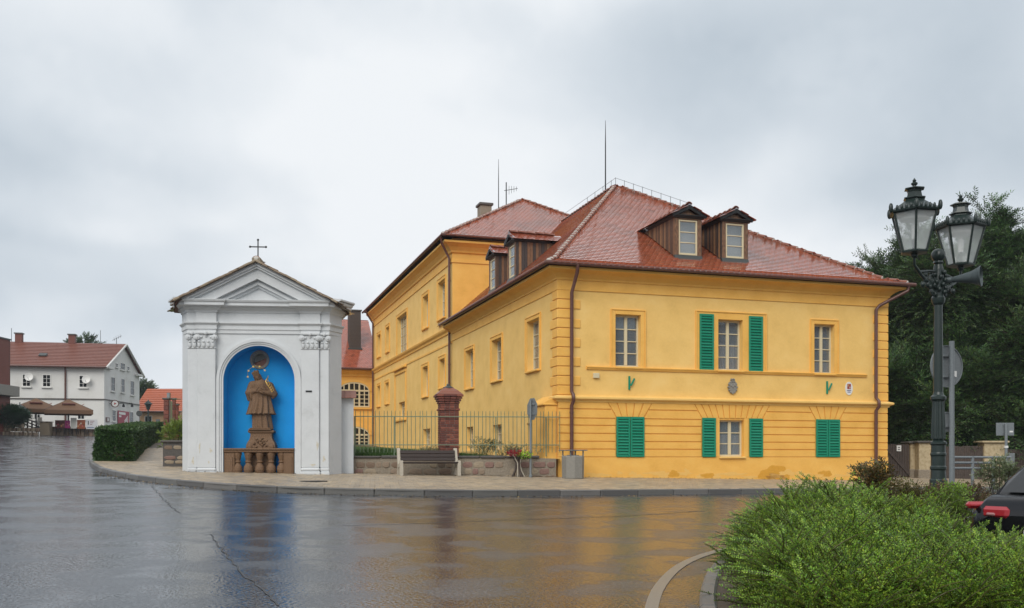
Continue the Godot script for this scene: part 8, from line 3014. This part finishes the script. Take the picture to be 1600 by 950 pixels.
		for s in 2:
			var lg := MB.new()
			var a0 := TAU * (2 + s) / 4 + PI / 2
			var q := Vector3(cos(a0) * R * 0.42, lerp(ht, hy_, 0.52) + 0.05, -sin(a0) * R * 0.42)
			lg.box(Transform3D(Basis(Vector3.UP, a0 - PI / 2) * Basis(Vector3.RIGHT, -deg_to_rad(62)), q), Vector3(1.0, 0.25, 0.03), 0.01)
			part("faded_print", lg, mat(lin(0.45, 0.22, 0.2), 0.8), U)
		var st := MB.new()
		st.tube([Vector3(0, 0, 0), Vector3(0, ht, 0)], 0.06, 8)
		st.lathe([Vector2(0.4, 0.0), Vector2(0.4, 0.08), Vector2(0.07, 0.12)], 12)
		part("pole", st, M.darkwood, U)
		for s in 4:
			var a0 := TAU * s / 4 + PI / 4
			var rb := MB.new()
			rb.tube([Vector3(0, ht - 0.05, 0), Vector3(cos(a0) * R, hy_, -sin(a0) * R)], 0.03, 5)
			part("rib", rb, M.darkwood, U)
		k3 += 1
	# folded grey awning trailer next to the brick building
	var ga := pt(31, 640, 79.0)
	var ks := thing("market_parasol", "small grey-green parasol with sagging rim beside the brown ones", "parasol", Transform3D(Basis(), Vector3(ga.x, ty - 0.3, -79.0)))
	var km := MB.new()
	km.lathe([Vector2(0.8, ga.y - ty + 0.0), Vector2(0.82, ga.y - ty + 0.1), Vector2(0.5, ga.y - ty + 0.45), Vector2(0.1, ga.y - ty + 0.7), Vector2(0.0, ga.y - ty + 0.75)], 8, Transform3D(), true)
	part("canopy", km, mat(lin(0.13, 0.15, 0.15), 0.8), ks)
	var kp := MB.new()
	kp.tube([Vector3.ZERO, Vector3(0, ga.y - ty + 0.9, 0)], 0.05, 6)
	part("pole", kp, M.galv, ks)
	# ---- stone retaining wall and evergreen mat at the street's west side
	var SW := thing("retaining_wall", "pale coursed stone retaining wall under the dark green ground cover", "wall")
	var sa2 := pt(-30, 682, 74.0); var sb2 := pt(61, 682, 76.5)
	for r in 4:
		for k in 12:
			var u0 := (k + (0.5 if r % 2 else 0.0)) / 12.5; var u1 := u0 + 0.078
			if r == 3 and k > 4: continue
			if r == 2 and k > 8: continue
			var a := sa2.lerp(sb2, u0); var b := sa2.lerp(sb2, u1)
			var yb := gy(a.x, -a.z) - 0.05 + r * 0.33
			pbox("stone", SW, M.stone[[0, 2, 2, 0, 1][(k * 3 + r) % 5]], a.x, yb, (a.z + b.z) * 0.5 - 0.4, b.x - 0.03, yb + 0.30, (a.z + b.z) * 0.5 + rng.randf_range(0, 0.05), 0.03)
	var jt := [Color(0.02, 0.07, 0.02), Color(0.03, 0.09, 0.025), Color(0.015, 0.05, 0.018)]
	var js := twig_mesh(611, 0.9, 10, 0.14, 0.05, 4, 0.25, jt, Color(0.03, 0.03, 0.02))
	var J := thing("juniper", "dark green spreading juniper on top of the stone retaining wall", "shrub")
	var xfs := []
	var jb := pt(6, 652, 75.5)
	for k in 520:
		var dv := Vector3(rng.randfn(), rng.randfn(), rng.randfn()).normalized() * pow(rng.randf(), 0.35)
		xfs.append(aim((dv + Vector3(0.3, 0.3, 0.2)).normalized(), jb + Vector3(dv.x * 1.5, dv.y * 0.4, dv.z * 0.9), rng.randf_range(0.6, 1.0), rng.randf_range(-1, 1)))
	multi("foliage", js, M.yew, J, xfs)
	var jst := MB.new()
	jst.tube([jb + Vector3(0, -1.2, 0), jb], [0.1, 0.04], 6)
	part("trunk", jst, M.trunk, J)

	# ---- orange-roofed house up the street
	var od2 := 112.0
	var OH := thing("orange_roof_house", "low orange-tiled house up the street past the inn", "house")
	var oa := pt(214, 700, od2).x; var ob := pt(281, 700, od2).x
	var oy := pt(220, 641.5, od2).y; var orr := pt(220, 607.5, od2 + 4.0).y
	pbox("walls", OH, M.apricot, oa, 3.0, -od2 - 8.0, ob, oy, -od2)
	sheet_roof(OH, [Vector3(oa - 0.3, oy - 0.1, -od2 + 0.5), Vector3(ob + 0.4, oy - 0.1, -od2 + 0.5), Vector3(ob + 0.4, orr, -od2 - 4.0), Vector3(oa - 0.3, orr, -od2 - 4.0)], new_red, 12)
	sheet_roof(OH, [Vector3(ob + 0.4, oy - 0.1, -od2 - 8.5), Vector3(oa - 0.3, oy - 0.1, -od2 - 8.5), Vector3(oa - 0.3, orr, -od2 - 4.0), Vector3(ob + 0.4, orr, -od2 - 4.0)], new_red, 5)
	var gb := MB.new()
	gb.poly([Vector3(ob, oy, -od2), Vector3(ob, oy, -od2 - 8.0), Vector3(ob, orr - 0.2, -od2 - 4.0)])
	part("gable", gb, M.apricot, OH)
	var wx0 := pt(226.5, 650, od2); var wx1 := pt(237.5, 668, od2)
	plain_window(OH, Transform3D(Basis(), Vector3(0, 0, -od2)), wx0.x, wx1.y, wx1.x, wx0.y, 2, 1, M.whitepaint, M.apricot)
	pbox("grey_hatch", OH, M.galv, pt(244, 700, od2).x, pt(244, 667, od2).y, -od2, pt(250, 700, od2).x, pt(244, 655, od2).y, -od2 + 0.1)
	var gg := MB.new()
	gg.tube([Vector3(oa - 0.3, oy - 0.15, -od2 + 0.6), Vector3(ob + 0.4, oy - 0.15, -od2 + 0.6)], 0.1, 6)
	part("gutter", gg, M.gutter, OH)
	# street lamp and round sign in front of it
	var lp := pt(231.5, 668, 88.0)
	var SL := thing("far_street_lamp", "small green lantern lamp in front of the orange-roofed house", "street lamp", Transform3D(Basis(), Vector3(lp.x, gy(lp.x, 88.0), -88.0)))
	var lh := pt(231.5, 640, 88.0).y - gy(lp.x, 88.0)
	var m4 := MB.new()
	m4.tube([Vector3.ZERO, Vector3(0, lh, 0)], 0.07, 8)
	part("post", m4, M.iron, SL)
	var m5 := MB.new()
	m5.lathe([Vector2(0.14, lh), Vector2(0.28, lh + 0.45), Vector2(0.42, lh + 0.5), Vector2(0.2, lh + 0.7), Vector2(0.08, lh + 0.8), Vector2(0.0, lh + 0.95)], 6, Transform3D(), true)
	part("lantern", m5, M.iron, SL)
	var rp := pt(217.5, 646, 84.0)
	var RS := thing("far_round_sign", "dark back of a round road sign at the inn's far corner", "road sign", Transform3D(Basis(), Vector3(rp.x, gy(rp.x, 84.0), -84.0)))
	var m6 := MB.new()
	m6.lathe([Vector2(0, -0.01), Vector2(0.26, -0.01), Vector2(0.26, 0.01), Vector2(0, 0.01)], 24, Transform3D(Basis(Vector3.RIGHT, PI / 2), Vector3(0, rp.y - gy(rp.x, 84.0), 0)))
	part("disc", m6, M.lead, RS)
	var m7 := MB.new()
	m7.tube([Vector3(0, 0, -0.05), Vector3(0, rp.y - gy(rp.x, 84.0) + 0.2, -0.05)], 0.035, 6)
	part("pole", m7, M.galv, RS)

	# ---- stone wall, brick piers and iron gate west of the chapel
	var p0 := pt(252.5, 724, 27.6)
	var SWL := thing("chapel_side_wall", "squared rubble wall with dark coping joining the chapel's west side", "wall", yaw(p0.x, 0, 27.7, 12.0))
	rubble_face(SWL, 0.75, func(x: float) -> float: return 1.66, 0.5, 0.2, M.coping, 0.75)
	pbox("coping", SWL, M.coping, -0.06, 1.665, -0.55, 0.8, 1.735, 0.06, 0.02)
	var sidew := MB.new()
	sidew.bx(0.0, 0.75, -6.0, 0.35, 1.65, -0.5, 0.02)
	part("wall_run", sidew, M.rubble, SWL)
	k3 = 0
	for e in [[255.5, 263.0, 621.5, 690.0, 46.0], [268.5, 273.5, 622.0, 690.0, 49.0], [273.8, 278.0, 631.0, 690.0, 52.0]]:
		var dd: float = e[4]
		var a := pt(e[0], e[2], dd); var b := pt(e[1], e[2], dd)
		var gg2 := gy(a.x, dd) - 0.3
		var BP := thing("gate_pillar", ["tall red brick gate pillar at the hedge's upper end", "red brick gate pillar on the far side of the iron gate", "shorter red brick pillar behind the iron gate"][k3], "pillar", Transform3D(), "brick gate pillars")
		var nb := 0
		var y := gg2
		while y < a.y - 0.1:
			pbox("brick_course", BP, M.brick[nb % 3], a.x, y, -dd - (b.x - a.x), b.x, y + 0.19, -dd, 0.012)
			y += 0.2
			nb += 1
		pbox("cap", BP, M.coping, a.x - 0.05, a.y - 0.08, -dd - (b.x - a.x) - 0.05, b.x + 0.05, a.y, -dd + 0.05, 0.015)
		k3 += 1
	var IG := thing("iron_gate", "grey-green iron gate with upright bars between the brick pillars", "gate")
	var g0 := pt(263.5, 616.0, 46.3); var g1 := pt(268.5, 616.0, 48.8)
	for k in 7:
		var q := g0.lerp(g1, k / 6.0)
		pbox("bar", IG, M.greeniron, q.x - 0.02, gy(q.x, -q.z) - 0.1, q.z - 0.02, q.x + 0.02, q.y - (0.0 if k == 0 else 0.35), q.z + 0.02)
	pbox("gate_post", IG, M.galv, g0.x - 0.02, gy(g0.x, 46.3) - 0.1, g0.z + 0.05, g0.x + 0.12, pt(263, 614, 46.3).y, g0.z + 0.2, 0.01)
	pbox("top_bar", IG, M.greeniron, g0.x, pt(263, 624, 46.3).y, g0.z - 0.02, pt(283, 624, 46.3).x, pt(263, 623, 46.3).y, g0.z + 0.02)

	# ---- houses across the square, south-east of the yellow house: their roofs stand in its window panes
	k3 = 0
	for e in [[35.0, -7.0, 15.0, 7.6, "pale house with steep red roof across the square from the yellow house"], [47.0, 5.5, 14.0, 7.2, "apricot house with red roof across the square from the yellow house"]]:
		var BH := thing("opposite_house", e[4], "house", yaw(e[0], -1.0, e[1], 49.0), "houses across the square")
		pbox("walls", BH, [M.housewhite, M.apricot][k3], -e[2] * 0.5, -1.0, 0.0, e[2] * 0.5, e[3], 9.0)
		sheet_roof(BH, [Vector3(e[2] * 0.5 + 0.3, e[3], -0.5), Vector3(-e[2] * 0.5 - 0.3, e[3], -0.5), Vector3(-e[2] * 0.5 - 0.3, e[3] + 5.2, 4.5), Vector3(e[2] * 0.5 + 0.3, e[3] + 5.2, 4.5)], old_red, 14)
		sheet_roof(BH, [Vector3(-e[2] * 0.5 - 0.3, e[3], 9.5), Vector3(e[2] * 0.5 + 0.3, e[3], 9.5), Vector3(e[2] * 0.5 + 0.3, e[3] + 5.2, 4.5), Vector3(-e[2] * 0.5 - 0.3, e[3] + 5.2, 4.5)], old_red, 6)
		for s in 2:
			var gm := MB.new()
			var sx: float = (-1.0 if s == 0 else 1.0) * e[2] * 0.5
			if s == 0: gm.tri(Vector3(sx, e[3], 0), Vector3(sx, e[3], 9), Vector3(sx, e[3] + 5.1, 4.5))
			else: gm.tri(Vector3(sx, e[3], 9), Vector3(sx, e[3], 0), Vector3(sx, e[3] + 5.1, 4.5))
			part("gable", gm, M.housewhite, BH)
		for r in 2:
			for k in 4:
				var wx: float = (k - 1.5) * e[2] / 4.4
				plain_window(BH, Transform3D(Basis(Vector3.UP, PI), Vector3(wx, 0, 0)), -0.5, 1.0 + r * 2.9, 0.5, 2.5 + r * 2.9, 2, 2, M.whitepaint, M.housewhite)
		k3 += 1


func _ready() -> void:
	rng.seed = 20240917
	make_view()
	make_materials()
	M.lampglass = mat(Color(0.9, 0.92, 0.92, 0.34), 0.12)
	M.lampglass.transparency = BaseMaterial3D.TRANSPARENCY_ALPHA
	M.milk = mat(lin(0.7, 0.7, 0.68), 0.3)
	M.pier = tmat(ramp_tex(noise_img(71, 0.02, 4), [[0.0, Color(0.30, 0.22, 0.12)], [0.5, Color(0.45, 0.36, 0.22)], [1.0, Color(0.52, 0.43, 0.28)]]), 0.6, 0.75)
	M.apricot = mat(lin(0.50, 0.30, 0.17), 0.8)
	M.brickwall = mat(lin(0.10, 0.045, 0.036), 0.8)
	make_ground()
	make_house()
	make_tall_block()
	make_rear_wing()
	make_chapel()
	make_background()
	make_fence()
	make_bench()
	make_bin()
	make_signs()
	make_lamp()
	make_right_side()
	make_car()
	make_plant_stand()
	make_shrub_island()
	make_hedges()
	make_trees()
	make_litter()
